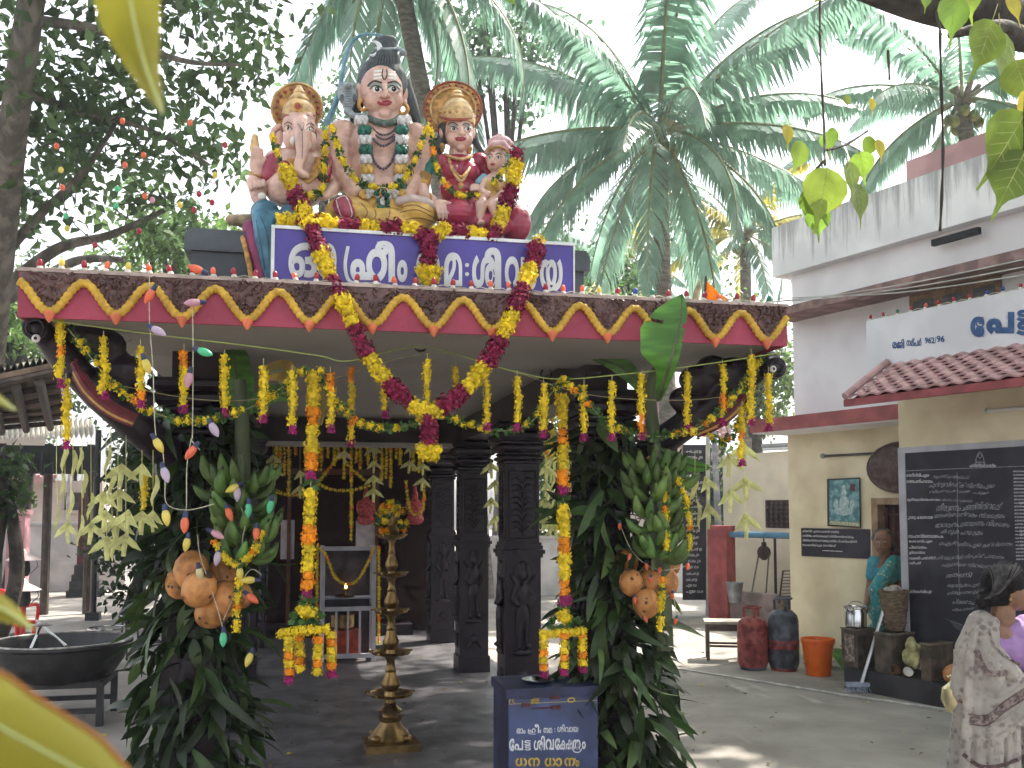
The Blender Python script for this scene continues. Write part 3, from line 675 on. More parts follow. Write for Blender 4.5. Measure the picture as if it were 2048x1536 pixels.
mb = MB(); se(mb, 598, 252, -4, 33, 36, 30); se(mb, 588, 236, -14, 16, 18, 14); se(mb, 612, 236, -14, 16, 18, 14); se(mb, 599, 280, -12, 28, 28, 26); se(mb, 580, 278, -20, 14, 14, 20); se(mb, 622, 284, -20, 12, 14, 20)
chain(mb, [(603, 246, -32), (605, 268, -44), (605, 290, -54), (604, 312, -58), (597, 328, -60), (597, 341, -62), (606, 350, -64), (613, 352, -62)], [17, 16, 14, 11, 9, 8, 7, 6])
head = fused(mb, 'head', skin_g, t, VX*.8, 3); f1, f2, f3 = hitter(head.data, .0015), hitter(head.data, .003), hitter(head.data, .0042)
for cx, cy, ti in ((576, 256, .25), (620, 258, -.2)):
    eye(f1, f2, f3, cx, cy, 6.5, 4.6, head, ti); strokes(f2, [([(cx-8, cy-7), (cx, cy-12), (cx+8, cy-7)], 1.8)], 'eyebrow', black_p, head)
strokes(f2, [([(604, 256), (605, 290), (604, 318)], 1.2), ([(595, 248), (600, 252), (604, 262), (608, 250), (606, 244)], 1.2)], 'trunk_line', bead_m, head)
for x, y in ((586, 282), (617, 290)):
    mb = MB(); se(mb, x, y, -42, 5.5, 7, 9); mb.build('tusk', white_p, t)
for pts, c in (([(560, 252, 4), (548, 258, 6), (542, 272, 8), (548, 292, 6), (562, 300, 4)], (554, 274)), ([(630, 256, 6), (640, 262, 8), (646, 278, 10), (640, 298, 8), (628, 304, 6)], (636, 280))):
    mb = MB(); se(mb, c[0], c[1], 10, 13, 5, 26); chain(mb, pts, 5); ea = fused(mb, 'ear', skin_g, t, VX*.8, 2)
    strokes(hitter(ea.data, .002), [([(pts[0][0], pts[0][1]+6), (c[0]-3, c[1]-8), (c[0]-5, c[1]+8)], 1.5)], 'ear_line', bead_m, ea)
mb = MB(); se(mb, 598, 335, 6, 58, 40, 42); se(mb, 588, 380, -12, 58, 50, 38); se(mb, 572, 378, -30, 36, 36, 32)
chain(mb, [(650, 305, 4), (664, 345, 2), (674, 372, -14), (656, 390, -44)], [20, 17, 14, 9]); se(mb, 646, 393, -50, 14, 9, 8)
chain(mb, [(548, 318, 4), (522, 350, 0), (510, 375, -14)], [18, 16, 14]); chain(mb, [(508, 365, -12), (516, 395, -20), (526, 408, -24)], [15, 14, 12])
fused(mb, 'body', skin_g, t, VX, 4)
mb = MB()   # raised hand and lower fist with separate fingers
se(mb, 514, 330, -14, 15, 10, 18); scp(mb, (520, 352, -8), (514, 335, -12), 13, 12)
for k in range(4): chain(mb, [(504+k*6.5, 320, -18), (505+k*6.2, 304, -22), (506+k*5.8, 294+abs(k-1.2)*3, -24)], [4.2, 3.8, 3])
chain(mb, [(526, 330, -18), (531, 318, -24)], [4.5, 3.5]); fused(mb, 'raised_hand', skin_g, t, VX*.7, 2)
mb = MB(); se(mb, 520, 385, -28, 14, 12, 12)
for k in range(4): chain(mb, [(502+k*8, 378-k*1.5, -34), (503+k*8, 368-k*1.8, -42), (504+k*8, 376-k*1.5, -47)], [4.4, 4.4, 3.6])
chain(mb, [(532, 380, -30), (538, 372, -38)], [4.5, 3.4]); fused(mb, 'fist', skin_g, t, VX*.7, 2)
mb = MB(); se(mb, 524, 392, -44, 8, 5, 7); mb.build('sweet', white_p, t)
mb = MB(); chain(mb, [(508, 300, 6), (510, 275, 6)], [9, 7]); mb.build('goad', goldl, t)
for x, y, rr in ((517, 348, 17), (672, 358, 18)): MB().tube([SP(x+rr*math.cos(a), y+4*math.sin(a), -4-rr*math.sin(a)) for a in np.linspace(0, 6.283, 20)[:-1]], 3.4*SPX, 7, close=True).build('armlet', goldp, t)
mb = MB(); chain(mb, [(548, 322, -14), (538, 350, -26)], [17, 15]); chain(mb, [(655, 325, -8), (648, 355, -16)], [18, 13]); se(mb, 570, 345, -25, 20, 16, 24); fused(mb, 'red_shawl', redp, t, VX, 3)
for k in range(5):
    q = crom([SP(575+k*4, 318, -36), SP(600+k*3, 352+k*3, -56-k), SP(622+k*4, 345, -40), SP(632+k*3.5, 315, -24)], 6); MB().tube(q, 2*SPX, 6).build('chest_chain', goldp, t)
mb = MB(); se(mb, 530, 425, -30, 28, 30, 24); se(mb, 590, 428, -44, 30, 28, 20); se(mb, 556, 440, -40, 50, 30, 18); chain(mb, [(528, 430, -45), (532, 480, -62), (545, 530, -62), (552, 556, -58)], [24, 22, 22, 22]); bl_ = fused(mb, 'blue_garment', bluep, t, VX, 4)
strokes(hitter(bl_.data, .002), [([(520, 430), (535, 470), (538, 520)], 1.6), ([(548, 440), (552, 480), (560, 520)], 1.6), ([(512, 440), (522, 490), (530, 540)], 1.6)], 'cloth_fold', mat('statue_blue_fold', (.02, .07, .11)), bl_)
mb = MB(); chain(mb, [(500, 455, -42), (512, 500, -58), (528, 560, -56)], [15, 14, 13]); fused(mb, 'purple_drape', mat('statue_purple_cloth', (.20, .03, .09), .4, .2, 14), t, VX, 3)
MB().tube(crom([SP(480, 462, -45), SP(492, 500, -62), SP(504, 560, -60)], 6), 5*SPX, 8).build('drape_border', goldp, t)
mb = MB(); chain(mb, [(462, 440, -20), (500, 442, -10), (560, 446, 10)], [11, 14, 20]); fused(mb, 'seat_paw', mat('statue_seat_fawn', (.34, .26, .17), .6, .3, 20), t, VX, 3)

# ---- seated goddess
t = thing('seated_goddess_statue', 'painted goddess statue in red with round gold crown disc, beside the tall god', 'statue', SP(930, 470, 0))
q = [SP(906+58*math.cos(a), 218+54*math.sin(a), 16) for a in np.linspace(0, 6.283, 37)[:-1]]
mb = MB(); mb.add([SP(906, 218, 10)]+q+[p+Vector((0, 7*SPX, 0)) for p in q]+[SP(906, 218, 22)], [(0, 1+i, 1+(i+1) % 36) for i in range(36)]+[(1+i, 37+i, 37+(i+1) % 36, 1+(i+1) % 36) for i in range(36)]+[(73, 37+(i+1) % 36, 37+i) for i in range(36)])
halo = mb.build('crown_disc', goldp, t, False, fix=True)
MB().tube([p+Vector((0, -1.5*SPX, 0)) for p in q], 2.2*SPX, 7, close=True).build('disc_rim', redstone, halo)
MB().tube([SP(906+45*math.cos(a), 218+42*math.sin(a), 11) for a in np.linspace(0, 6.283, 33)[:-1]], 2*SPX, 7, close=True).build('disc_ring', goldl, halo)
for k in range(18):
    a = R(150+k*14.2); MB().ell(SP(906+52*math.cos(a), 218+48*math.sin(a), 11), (3.2*SPX, 2*SPX, 3.2*SPX), 8, 5).build('disc_stone', redstone, halo)
mb = MB(); mb.lathe([(36*SPX, -20*SPX), (38*SPX, -10*SPX), (36*SPX, 2*SPX), (31*SPX, 14*SPX), (24*SPX, 26*SPX), (15*SPX, 34*SPX), (18*SPX, 37*SPX), (15*SPX, 40*SPX), (11*SPX, 44*SPX), (12*SPX, 47*SPX), (8*SPX, 52*SPX), (.5*SPX, 55*SPX)], 20, SP(914, 232, 0)); cr = mb.build('crown', goldl, t)
MB().tube([SP(915+35*math.cos(a), 238+7*math.sin(a)-6, -1-36*math.sin(a)) for a in np.linspace(0, 6.283, 26)[:-1]], 3*SPX, 7, close=True).build('crown_band', redstone, cr)
for k in range(7):
    a = R(200+k*23); MB().ell(SP(914+35*math.cos(a), 224, 35*math.sin(a)), (3.4*SPX,)*3, 8, 6).build('crown_jewel', goldp, cr)
mb = MB(); se(mb, 917, 262, 0, 30, 34, 38); se(mb, 920, 284, -6, 24, 28, 20); se(mb, 921, 296, -20, 9, 9, 7); scp(mb, (922, 254, -31), (924, 266, -37), 3.4, 5); se(mb, 919, 268, -33, 3.5, 3, 3); se(mb, 929, 268, -33, 3.5, 3, 3)
se(mb, 921, 276, -30, 9, 4.5, 3); se(mb, 921, 280, -29, 7.5, 4.5, 3); se(mb, 907, 258, -27, 9, 6, 5); se(mb, 936, 258, -26, 7, 6, 5); se(mb, 903, 277, -16, 10, 12, 12); se(mb, 937, 278, -16, 9, 12, 12)
scp(mb, (917, 292, 4), (917, 318, 6), 19, 22); se(mb, 883, 264, 4, 5, 6, 13); se(mb, 947, 266, 4, 4, 6, 12); head = fused(mb, 'head', skin_g, t, VX*.75, 3)
f1, f2, f3 = hitter(head.data, .0015), hitter(head.data, .0026), hitter(head.data, .0036)
for cx, a in ((906.5, 8), (935, 6.2)): eye(f1, f2, f3, cx, 257.5, a, 4, head, .04, 1)
strokes(f2, [([(895, 250), (901, 245.5), (907, 245), (916, 251)], 2), ([(925, 250.5), (932, 246.5), (938, 249), (942, 254)], 2)], 'eyebrow', black_p, head)
strokes(f1, [([(898, 252), (907, 249), (915, 253)], 3), ([(928, 252), (935, 250), (941, 254)], 3)], 'eye_shadow', shade_p, head)
lips(f2, 921, 278, 11, 5, head); blob(f2, 922, 241, 2.4, 2.6, 10).build('forehead_dot', lip_p, head, False)
mb = MB(); se(mb, 912, 256, 12, 38, 32, 40); chain(mb, [(888, 265, 14), (876, 300, 16), (870, 315, 16)], [12, 11, 8]); chain(mb, [(944, 260, 16), (952, 285, 12), (966, 306, 4)], [9, 9, 7]); fused(mb, 'hair', hairm, t, VX, 3)
for x, y in ((885, 293), (939, 297)):
    mb = MB(); se(mb, x, y, -6, 6, 5, 8); se(mb, x, y+8, -6, 4, 4, 4); mb.build('earring', goldp, t)
mb = MB(); se(mb, 918, 345, 4, 46, 36, 38); se(mb, 918, 385, 2, 44, 38, 34); se(mb, 902, 345, -18, 22, 22, 20); se(mb, 938, 345, -18, 22, 22, 20); se(mb, 958, 325, 4, 20, 24, 20); chain(mb, [(962, 328, 2), (985, 360, 6), (985, 385, -6)], [19, 15, 12]); se(mb, 885, 330, 4, 22, 26, 22)
fused(mb, 'torso', redp, t, VX, 4)
for j in range(2):
    q = crom([SP(898, 316, -18), SP(904+j, 338, -40), SP(922, 362-j*8, -50), SP(936-j, 342, -42), SP(946, 322, -22)], 6); MB().tube(q, 3.2*SPX, 7).build('necklace', goldp if j else goldl, t)
MB().ell(SP(922, 372, -50), (7*SPX, 4*SPX, 7*SPX), 10, 7).build('necklace_pendant', goldp, t)
q = crom([SP(890, 308, -10), SP(905, 315, -30), SP(925, 318, -34), SP(945, 312, -20)], 6); MB().tube(q, 3*SPX, 7).build('collar', goldl, t)
mb = MB(); chain(mb, [(866, 318, 0), (853, 338, -8), (848, 350, -10)], [16, 17, 16]); fused(mb, 'sleeve', mat('statue_green_sleeve', (.02, .16, .13), .35, .2, 14), t, VX, 3)
MB().tube([SP(846, 350, -12), SP(844, 362, -14), SP(842, 374, -16)], [18*SPX, 17.5*SPX, 17*SPX], 14).build('armlet', goldp, t)
mb = MB(); chain(mb, [(842, 372, -16), (848, 392, -36), (866, 402, -56)], [15, 13, 11]); se(mb, 880, 410, -68, 13, 9, 11)
for k in range(4): chain(mb, [(874+k*7, 414, -74), (877+k*7.5, 426, -78), (878+k*7.5, 438-abs(k-1)*2, -74)], [4, 3.6, 2.8])
chain(mb, [(888, 404, -72), (902, 408, -76), (909, 414, -76)], [4.4, 3.6, 2.8]); fused(mb, 'arm', skin_g, t, VX*.75, 3)
MB().tube([SP(860+3*math.cos(a), 399+12*math.sin(a)*.9, -54-10*math.cos(a)) for a in np.linspace(0, 6.283, 16)[:-1]], 2.6*SPX, 6, close=True).build('bangle', goldp, t)
mb = MB(); se(mb, 950, 376, -40, 12, 8, 9)
for k in range(4): chain(mb, [(944+k*6, 372, -46), (942+k*6.5, 380, -50)], [3.6, 2.8])
fused(mb, 'hand', skin_g, t, VX*.75, 2)
mb = MB(); se(mb, 918, 432, -46, 46, 44, 34); se(mb, 1030, 448, -30, 34, 36, 40); se(mb, 970, 452, -40, 60, 46, 26); se(mb, 960, 420, 0, 60, 46, 40); fused(mb, 'skirt', redp, t, VX, 5)

# ---- child on the goddess's knee
t = thing('child_statue', 'small child statue with pinkish turban and yellow cloth, seated on the goddess knee', 'statue', SP(985, 440, -40))
mb = MB(); se(mb, 991, 318, -34, 19, 20, 25); se(mb, 988, 330, -38, 14, 15, 13); scp(mb, (985, 314, -52), (985, 321, -56), 2, 3); se(mb, 985, 329, -50, 6, 4, 3); scp(mb, (992, 338, -30), (992, 355, -30), 10, 12); se(mb, 1011, 322, -30, 4, 5, 9); head = fused(mb, 'head', skin_g, t, VX*.7, 2)
f1, f2, f3 = hitter(head.data, .0013), hitter(head.data, .0022), hitter(head.data, .003)
for cx, a in ((980, 4), (997, 5)): eye(f1, f2, f3, cx, 315, a, 3, head, 0, -.5)
strokes(f2, [([(975, 310), (980, 307.5), (985, 310)], 1.8), ([(991, 309), (997, 306), (1003, 309)], 1.8)], 'eyebrow', black_p, head); lips(f2, 984.5, 328.5, 5.5, 3, head); blob(f2, 988, 303, 1.6, 1.8, 8).build('forehead_dot', lip_p, head, False)
turb = mat('statue_turban', (.58, .36, .38), .4, .2, 30); mb = MB(); chain(mb, [(974, 304, -36), (985, 290, -46), (1005, 288, -44), (1018, 302, -34)], [6, 8, 8, 7]); se(mb, 1000, 286, -26, 25, 22, 15); chain(mb, [(980, 292, -40), (1000, 274, -36), (1022, 288, -26)], [6, 8, 6]); fused(mb, 'turban', turb, t, VX*.8, 2)
MB().tube(crom([SP(974, 302, -46), SP(988, 294, -56), SP(1004, 295, -54), SP(1016, 306, -44)], 5), 3*SPX, 6).build('turban_band', goldp, t)
mb = MB(); se(mb, 985, 372, -34, 20, 20, 26); chain(mb, [(972, 360, -40), (962, 380, -52), (976, 388, -62)], [8, 7, 6]); chain(mb, [(1000, 360, -36), (1010, 380, -44), (998, 390, -58)], [8, 7, 6]); 
for x0, x1 in ((962, 956), (986, 990)): chain(mb, [(x0+4, 400, -50), (x0, 410, -78), (x1+4, 438, -76)], [12, 12, 8]); se(mb, x1+6, 446, -84, 8, 12, 6)
fused(mb, 'body', skin_g, t, VX*.8, 3)
mb = MB(); se(mb, 984, 378, -40, 20, 18, 22); se(mb, 980, 392, -50, 18, 14, 10); fused(mb, 'yellow_cloth', yelp, t, VX, 3)
mb = MB(); chain(mb, [(968, 356, -36), (958, 364, -34)], [9, 8]); fused(mb, 'blue_cloth', tealp, t, VX, 2)
# ================================================================== flowers
fy = mat('marigold_yellow', (.74, .56, .022), .75, .22, 40, trans=.15, rnd=.12); fo = mat('marigold_orange', (.82, .30, .01), .75, .2, 40, trans=.15, rnd=.12)
fmr = mat('maroon_petal', (.20, .008, .045), .8, .35, 50, rnd=.15); fgr = mat('garland_leaf', (.05, .12, .03), .6, .3, 40, rnd=.2); thread = mat('twine', (.35, .32, .16), .8, .2, 30)
fp = mat('magenta_petal', (.26, .01, .10), .8, .3, 50, rnd=.15)
def petals(mb, pts, nrm, size, mi=0):
    for p, n in zip(pts, nrm):
        n = (n+Vector((random.gauss(0, .45), random.gauss(0, .45), random.gauss(0, .45)))).normalized(); a = n.orthogonal().normalized(); a.rotate(Quaternion(n, random.uniform(0, 6.28))); b = n.cross(a)
        s = size*random.uniform(.65, 1.25)
        mb.add([p-a*s*.5, p+b*s*.4+n*s*.15, p+a*s*.5+n*s*.3, p-b*s*.4+n*s*.15], [(0, 1, 2, 3)], mi)
def seg_mesh(name, m, Rr, L, n, size, m2=None, ruff=.25):
    mb = MB(); mb.lathe([(Rr*.5, -L/2), (Rr*.82, -L*.4), (Rr*.85, 0), (Rr*.82, L*.4), (Rr*.5, L/2)], 8)
    P = []; Nn = []
    for k in range(n):
        a = random.uniform(0, 6.283); z = random.uniform(-L*.56, L*.56); r = Rr*(.92+random.uniform(-.1, ruff)); nn = Vector((math.cos(a), math.sin(a), 0)); P.append(nn*r+Vector((0, 0, z))); Nn.append(nn)
    petals(mb, P, Nn, size)
    if m2: 
        for k in range(n//5): mb.m[-1-k] = 1
    return mb.mesh(name, [m, m2] if m2 else m, False)
def puff_mesh(name, m, Rr, n, size):
    mb = MB(); mb.ell((0, 0, 0), Rr*.7, 8, 6); P = []; Nn = []
    for k in range(n):
        v = Vector((random.gauss(0, 1), random.gauss(0, 1), random.gauss(0, 1))).normalized(); P.append(v*Rr*random.uniform(.75, 1.05)); Nn.append(v)
    petals(mb, P, Nn, size); return mb.mesh(name, m, False)
def leafbit_mesh(name, m, Rr, n, size):
    mb = MB()
    for k in range(n):
        v = Vector((random.gauss(0, 1), random.gauss(0, 1), random.gauss(0, 1))).normalized(); b = v.orthogonal().normalized()*size*.3; p = v*Rr*.2
        mb.add([p, p+v*size*.5+b, p+v*size, p+v*size*.5-b], [(0, 1, 2, 3)])
    return mb.mesh(name, m, False)
CM = {'Y': fy, 'O': fo, 'M': fmr, 'G': fgr, 'P': fp}
BIG = {c: [seg_mesh('flower_cluster', CM[c], .033, .05, 110, .019, ruff=.4) for _ in range(3)] for c in 'YM'}
MID = {c: [seg_mesh('flower_cluster', CM[c], .029, .045, 60, .016) for _ in range(3)] for c in 'YOMP'}; MID['G'] = [leafbit_mesh('leaf_tuft', fgr, .03, 26, .045) for _ in range(2)]
SML = {c: [seg_mesh('flower_cluster', CM[c], .0125, .034, 34, .0125, ruff=.75) for _ in range(3)] for c in 'YOMP'}; SML['G'] = [leafbit_mesh('leaf_tuft', fgr, .02, 16, .026) for _ in range(3)]
PUF = {c: [puff_mesh('flower', CM[c], .021, 40, .014) for _ in range(3)] for c in 'YOMP'}
def zrot(t, spin): return Quaternion(Vector(t), spin)@Vector((0, 0, 1)).rotation_difference(Vector(t))
def garland(label, pts, lib, pattern, step, group=None, cat='garland', name='flower_garland', cord=True, jit=.0):
    """pts: (px, py, Y); pattern: list of (colour, run length in m) repeated along the cord"""
    Q = crom([W(*p) for p in pts], 8); q, tn = resample(Q, step)
    t = thing(name, label, cat, q[0], group); run = []; 
    if cord: MB().tube(Q, .0022, 5).build('cord', thread, t)
    k = 0; used = 0.0
    for i, p in enumerate(q):
        c, L = pattern[k % len(pattern)]
        if c != '-':
            if c == 'y': c = random.choice('YYYYYYYYO')
            o = link('leaf_tuft' if c == 'G' else 'flower_cluster', random.choice(lib[c]), t, p+Vector((random.uniform(-jit, jit), random.uniform(-jit, jit), random.uniform(-jit, jit))), zrot(tn[i], random.uniform(0, 6.28)), random.uniform(.78, 1.15))
        used += step
        if used >= L-1e-6: used = 0.0; k += 1
    return t
# thick yellow and maroon garlands of the statues
YM = [('Y', .15), ('M', .13)]
t = garland('thick yellow and maroon garland hanging in a V from the statues over the roof edge',
        [(574, 345, 4.92), (590, 385, 4.88), (616, 440, 4.72), (640, 500, 4.66), (664, 560, 4.6), (690, 612, 4.49), (714, 668, 4.48), (748, 730, 4.48), (795, 785, 4.48), (838, 818, 4.48), (860, 826, 4.48), (885, 812, 4.48), (930, 780, 4.48), (980, 715, 4.48), (1018, 645, 4.48), (1044, 580, 4.52), (1064, 530, 4.62), (1078, 480, 4.68)], BIG, YM, .05)
for k, (c, y) in enumerate((('M', 842), ('M', 862), ('M', 880))): link('flower_cluster', BIG[c][k], t, W(858, y, 4.47), (0, 0, k))
for k, (x, y) in enumerate(((846, 898), (858, 905), (870, 898), (858, 893), (850, 910), (866, 910))): link('flower_cluster', BIG['Y'][k % 3], t, W(x, y, 4.47), (random.uniform(-1, 1), random.uniform(-1, 1), k), .75)
t = garland('thick yellow and maroon garland lying along the top of the blue name board',
        [(562, 440, 4.74), (590, 441, 4.74), (640, 446, 4.74), (700, 452, 4.74), (770, 457, 4.74), (825, 458, 4.72), (856, 478, 4.68), (888, 460, 4.72), (930, 466, 4.74), (985, 472, 4.74)], BIG, [('Y', .1), ('M', .1)], .05)
for k, y in enumerate((492, 508, 522)): link('flower_cluster', BIG['M'][k], t, W(857, y, 4.67), (0, 0, k))
for k, (x, y) in enumerate(((844, 540), (858, 536), (872, 540), (848, 554), (868, 554), (858, 560))): link('flower_cluster', BIG['Y'][k % 3], t, W(x, y, 4.67), (random.uniform(-1, 1), random.uniform(-1, 1), k), .75)
garland('thick yellow and maroon garland hanging down from beside the child statue head', [(1034, 305, 4.98), (1030, 345, 4.93), (1016, 400, 4.90), (1000, 440, 4.84), (984, 478, 4.76)], BIG, [('M', .1), ('Y', .13), ('M', .12), ('Y', .13)], .05)
# thin flower strings round the statues
TN = [('Y', .034), ('G', .034), ('y', .034), ('G', .034)]
garland('thin yellow flower string round the neck of the elephant-headed statue', [(546, 275, 5.0), (560, 320, 4.93), (575, 350, 4.9), (600, 388, 4.93), (640, 385, 4.96), (648, 340, 4.98), (650, 295, 5.0), (652, 258, 5.02)], SML, TN, .025, 'flower strings on the statues')
garland('thin yellow flower string looped low across the tall god statue chest', [(664, 255, 4.98), (674, 290, 4.95), (690, 330, 4.93), (715, 362, 4.93), (750, 374, 4.93), (790, 372, 4.93), (818, 345, 4.94), (838, 300, 4.97), (855, 256, 5.0)], SML, TN, .025, 'flower strings on the statues')
garland('thin yellow flower string round the neck of the goddess statue', [(864, 262, 5.0), (868, 310, 4.98), (878, 345, 4.96), (900, 378, 4.95), (930, 392, 4.94), (962, 390, 4.94)], SML, TN, .025, 'flower strings on the statues')
garland('thin yellow flower string across the child statue chest', [(1028, 315, 4.98), (1008, 340, 4.96), (994, 360, 4.95), (985, 372, 4.94)], SML, TN, .025, 'flower strings on the statues')
# long strands with a frame of short drops at the foot
LP = [('Y', .045), ('Y', .045), ('O', .045), ('Y', .09), ('O', .045), ('P', .03), ('G', .03)]
def long_strand(label, top, bot, Y, frame, drops):
    t = garland(label, [top+(Y,), ((top[0]+bot[0])/2, (top[1]+bot[1])/2, Y), bot+(Y,)], MID, LP, .043)
    for k in range(5): link('flower_cluster', random.choice(MID['Y']), t, W(bot[0]+random.uniform(-12, 12), bot[1]+random.uniform(-6, 8), Y), (random.random()*3, random.random()*3, 0), .9)
    for k in range(3): link('leaf_tuft', MID['G'][k % 2], t, W(bot[0]-20+20*k, bot[1]+18, Y), (0, 0, k))
    def line(pts, pat):
        q, tn = resample(crom([W(*p) for p in pts], 6), .036); u = 0
        for i, p in enumerate(q): link('flower_cluster', random.choice(MID[pat[min(len(pat)-1, int(i*len(pat)/len(q)))]]), t, p, zrot(tn[i], random.random()*6), .72)
    line(frame, 'YYYY')
    for x0, y0, x1, y1, yy in drops: line([(x0, y0, yy), ((x0+x1)/2, (y0+y1)/2, yy), (x1, y1, yy)], random.choice(['YOYYOP', 'OYYOYP', 'YYOYOP']))
long_strand('long marigold strand with four short drops, hanging before the brass lamp', (628, 752), (614, 1222), 4.72, [(563, 1268, 4.70), (600, 1262, 4.66), (662, 1258, 4.70)], [(578, 1280, 578, 1368, 4.66), (600, 1275, 600, 1340, 4.78), (636, 1280, 634, 1358, 4.68), (662, 1270, 664, 1352, 4.74)])
long_strand('long marigold strand with three short drops, hanging over the blue donation box', (1124, 798), (1130, 1232), 4.85, [(1086, 1268, 4.82), (1128, 1266, 4.8), (1168, 1262, 4.84)], [(1088, 1276, 1088, 1352, 4.8), (1128, 1272, 1128, 1358, 4.78), (1164, 1268, 1166, 1352, 4.84)])
# short hanging strands along the twine
HS = [(121, 640, 760), (132, 765, 882), (207, 680, 782), (281, 696, 800), (368, 706, 812), (449, 716, 818), (527, 735, 832), (584, 748, 852), (661, 752, 850), (702, 740, 880), (770, 742, 822), (855, 724, 808), (912, 742, 790), (973, 764, 846), (1034, 758, 848),
      (1087, 772, 862), (1168, 776, 868), (1224, 768, 868), (1284, 756, 866), (1374, 750, 850), (1445, 736, 838), (1502, 716, 838), (1537, 752, 848), (1484, 820, 918)]
WHERE = ['from the roof corner beside the beast bracket at the far left', 'below the first one at the left corner, reaching the palm strips', 'beside the left beast bracket', 'second after the left bracket', 'before the left pillar capital', 'between left capital and banana leaves', 'over the dried banana leaf',
         'just before the long lamp strand', 'just after the long lamp strand', 'longest of the short ones, over the shrine doorway', 'under the left arm of the V garland', 'at the middle ring hook above the V garland', 'partly behind the right arm of the V garland', 'before the second pillar top', 'before the nearest right inner pillar',
         'left of the long strand above the donation box', 'right of the long strand above the donation box', 'before the right pillar capital', 'on the right pillar banana stem', 'below the big green banana leaf', 'before the right beast bracket', 'at the right beast head', 'outermost at the right roof corner', 'below the right beast head, reaching the palm stars']
for i, (x, y0, y1) in enumerate(HS):
    yy = 4.62+.05*math.sin(i*1.7)+(.5 if x in (770, 912, 702) else 0)
    pat = [(random.choice('YYYYYYYYYYYYYO'), .034*random.choice((1, 2))) for _ in range(12)]
    t = garland('short hanging marigold strand '+WHERE[i], [(x, y0-18, yy), (x+2*math.sin(i), (y0+y1)/2, yy), (x+random.uniform(-3, 3), y1, yy)], SML, [('-', .04)]+pat, .024, 'short marigold strands along the twine', name='marigold_strand', jit=.004)
    link('flower_cluster', random.choice(SML['P']), t, W(x, y1+6, yy), None, 1.15)
# swags of separate flowers
def swag(label, pts, Y):
    Q = crom([W(x, y, Y) for x, y in pts], 8); q, tn = resample(Q, .041); t = thing('flower_swag', label, 'garland', q[0], 'flower swags along the eave'); MB().tube(Q, .0022, 5).build('cord', thread, t)
    for i, p in enumerate(q):
        j = Vector((random.uniform(-.006, .006), random.uniform(-.01, .01), random.uniform(-.008, .008)))
        if random.random() < .72: link('flower', random.choice(PUF['Y' if random.random() < .85 else 'O']), t, p+j, (random.random()*6, random.random()*6, 0), random.uniform(.8, 1.15))
        link('leaf_tuft', random.choice(SML['G']), t, p+j*1.5+tn[i]*.018, (random.random()*6, random.random()*6, 0), random.uniform(.8, 1.3))
swag('looping swag of yellow flowers from the left bracket to the left pillar leaves', [(122, 640), (172, 702), (232, 776), (300, 822), (380, 842), (450, 832), (520, 806), (562, 776), (612, 734)], 4.66)
swag('looping swag of yellow flowers below the point of the V garland', [(640, 742), (682, 816), (750, 858), (820, 850), (850, 838)], 4.7)
swag('looping swag of yellow flowers from the V garland to the long right strand', [(880, 830), (940, 850), (1000, 862), (1060, 846), (1092, 800), (1126, 758)], 4.72)
swag('looping swag of yellow flowers from the long right strand across to the right bracket', [(1128, 760), (1172, 802), (1222, 852), (1290, 872), (1370, 866), (1432, 832), (1482, 780), (1522, 712)], 4.64)
swag('small swag of flowers hanging under the right beast bracket', [(1420, 872), (1445, 885), (1470, 862), (1490, 830), (1500, 790)], 4.78)
# twine
t = thing('twine_line', 'pale green twine strung under the eave carrying the flower strands', 'twine', W(100, 640, 4.6))
MB().tube(crom([W(96, 640, 4.6), W(300, 668, 4.62), (W(500, 692, 4.64)), W(640, 712, 4.68), W(700, 722, 4.7), W(842, 694, 4.9), W(1000, 735, 4.75), W(1110, 758, 4.7), W(1250, 748, 4.62), W(1400, 730, 4.6), W(1556, 706, 4.58)], 6), .003, 5).build('twine_strand', mat('green_twine', (.30, .36, .10), .7, .1, 30), t)
MB().tube(crom([W(230, 770, 4.9), W(500, 800, 5.1), W(845, 708, 5.15), W(1020, 742, 4.9), W(1180, 790, 4.8), W(1380, 800, 4.8), W(1520, 780, 4.75)], 6), .002, 5).build('twine_strand', thread, t)

# ================================================================== coloured lamps
glass = {k: mat('bulb_'+k, c, .25, .08, 20, spec=.6, trans=.25) for k, c in dict(red=(.38, .02, .04), orange=(.75, .17, .08), blue=(.04, .07, .32), green=(.03, .22, .14), yellow=(.70, .58, .12), pink=(.62, .34, .42), lilac=(.52, .42, .55), cream=(.62, .56, .32), lgreen=(.10, .55, .30)).items()}
sock = mat('bulb_socket_white', (.6, .56, .5), .5, .2, 20); sockd = mat('bulb_socket_dark', (.03, .04, .10), .5, .2, 20); wire_m = mat('lamp_wire', (.42, .40, .30), .6, .2, 30)
BE = MB().lathe([(.009, .012), (.0125, .02), (.013, .03), (.009, .042), (.003, .047)], 9)
bulb_me = {k: BE.mesh('lamp_bulb', glass[k]) for k in ('red', 'orange', 'blue', 'green')}; bulb_me['yellow'] = BE.mesh('lamp_bulb', glass['yellow'])
sk_me = MB().lathe([(.014, 0), (.014, .008), (.010, .014)], 9).mesh('socket', sock)
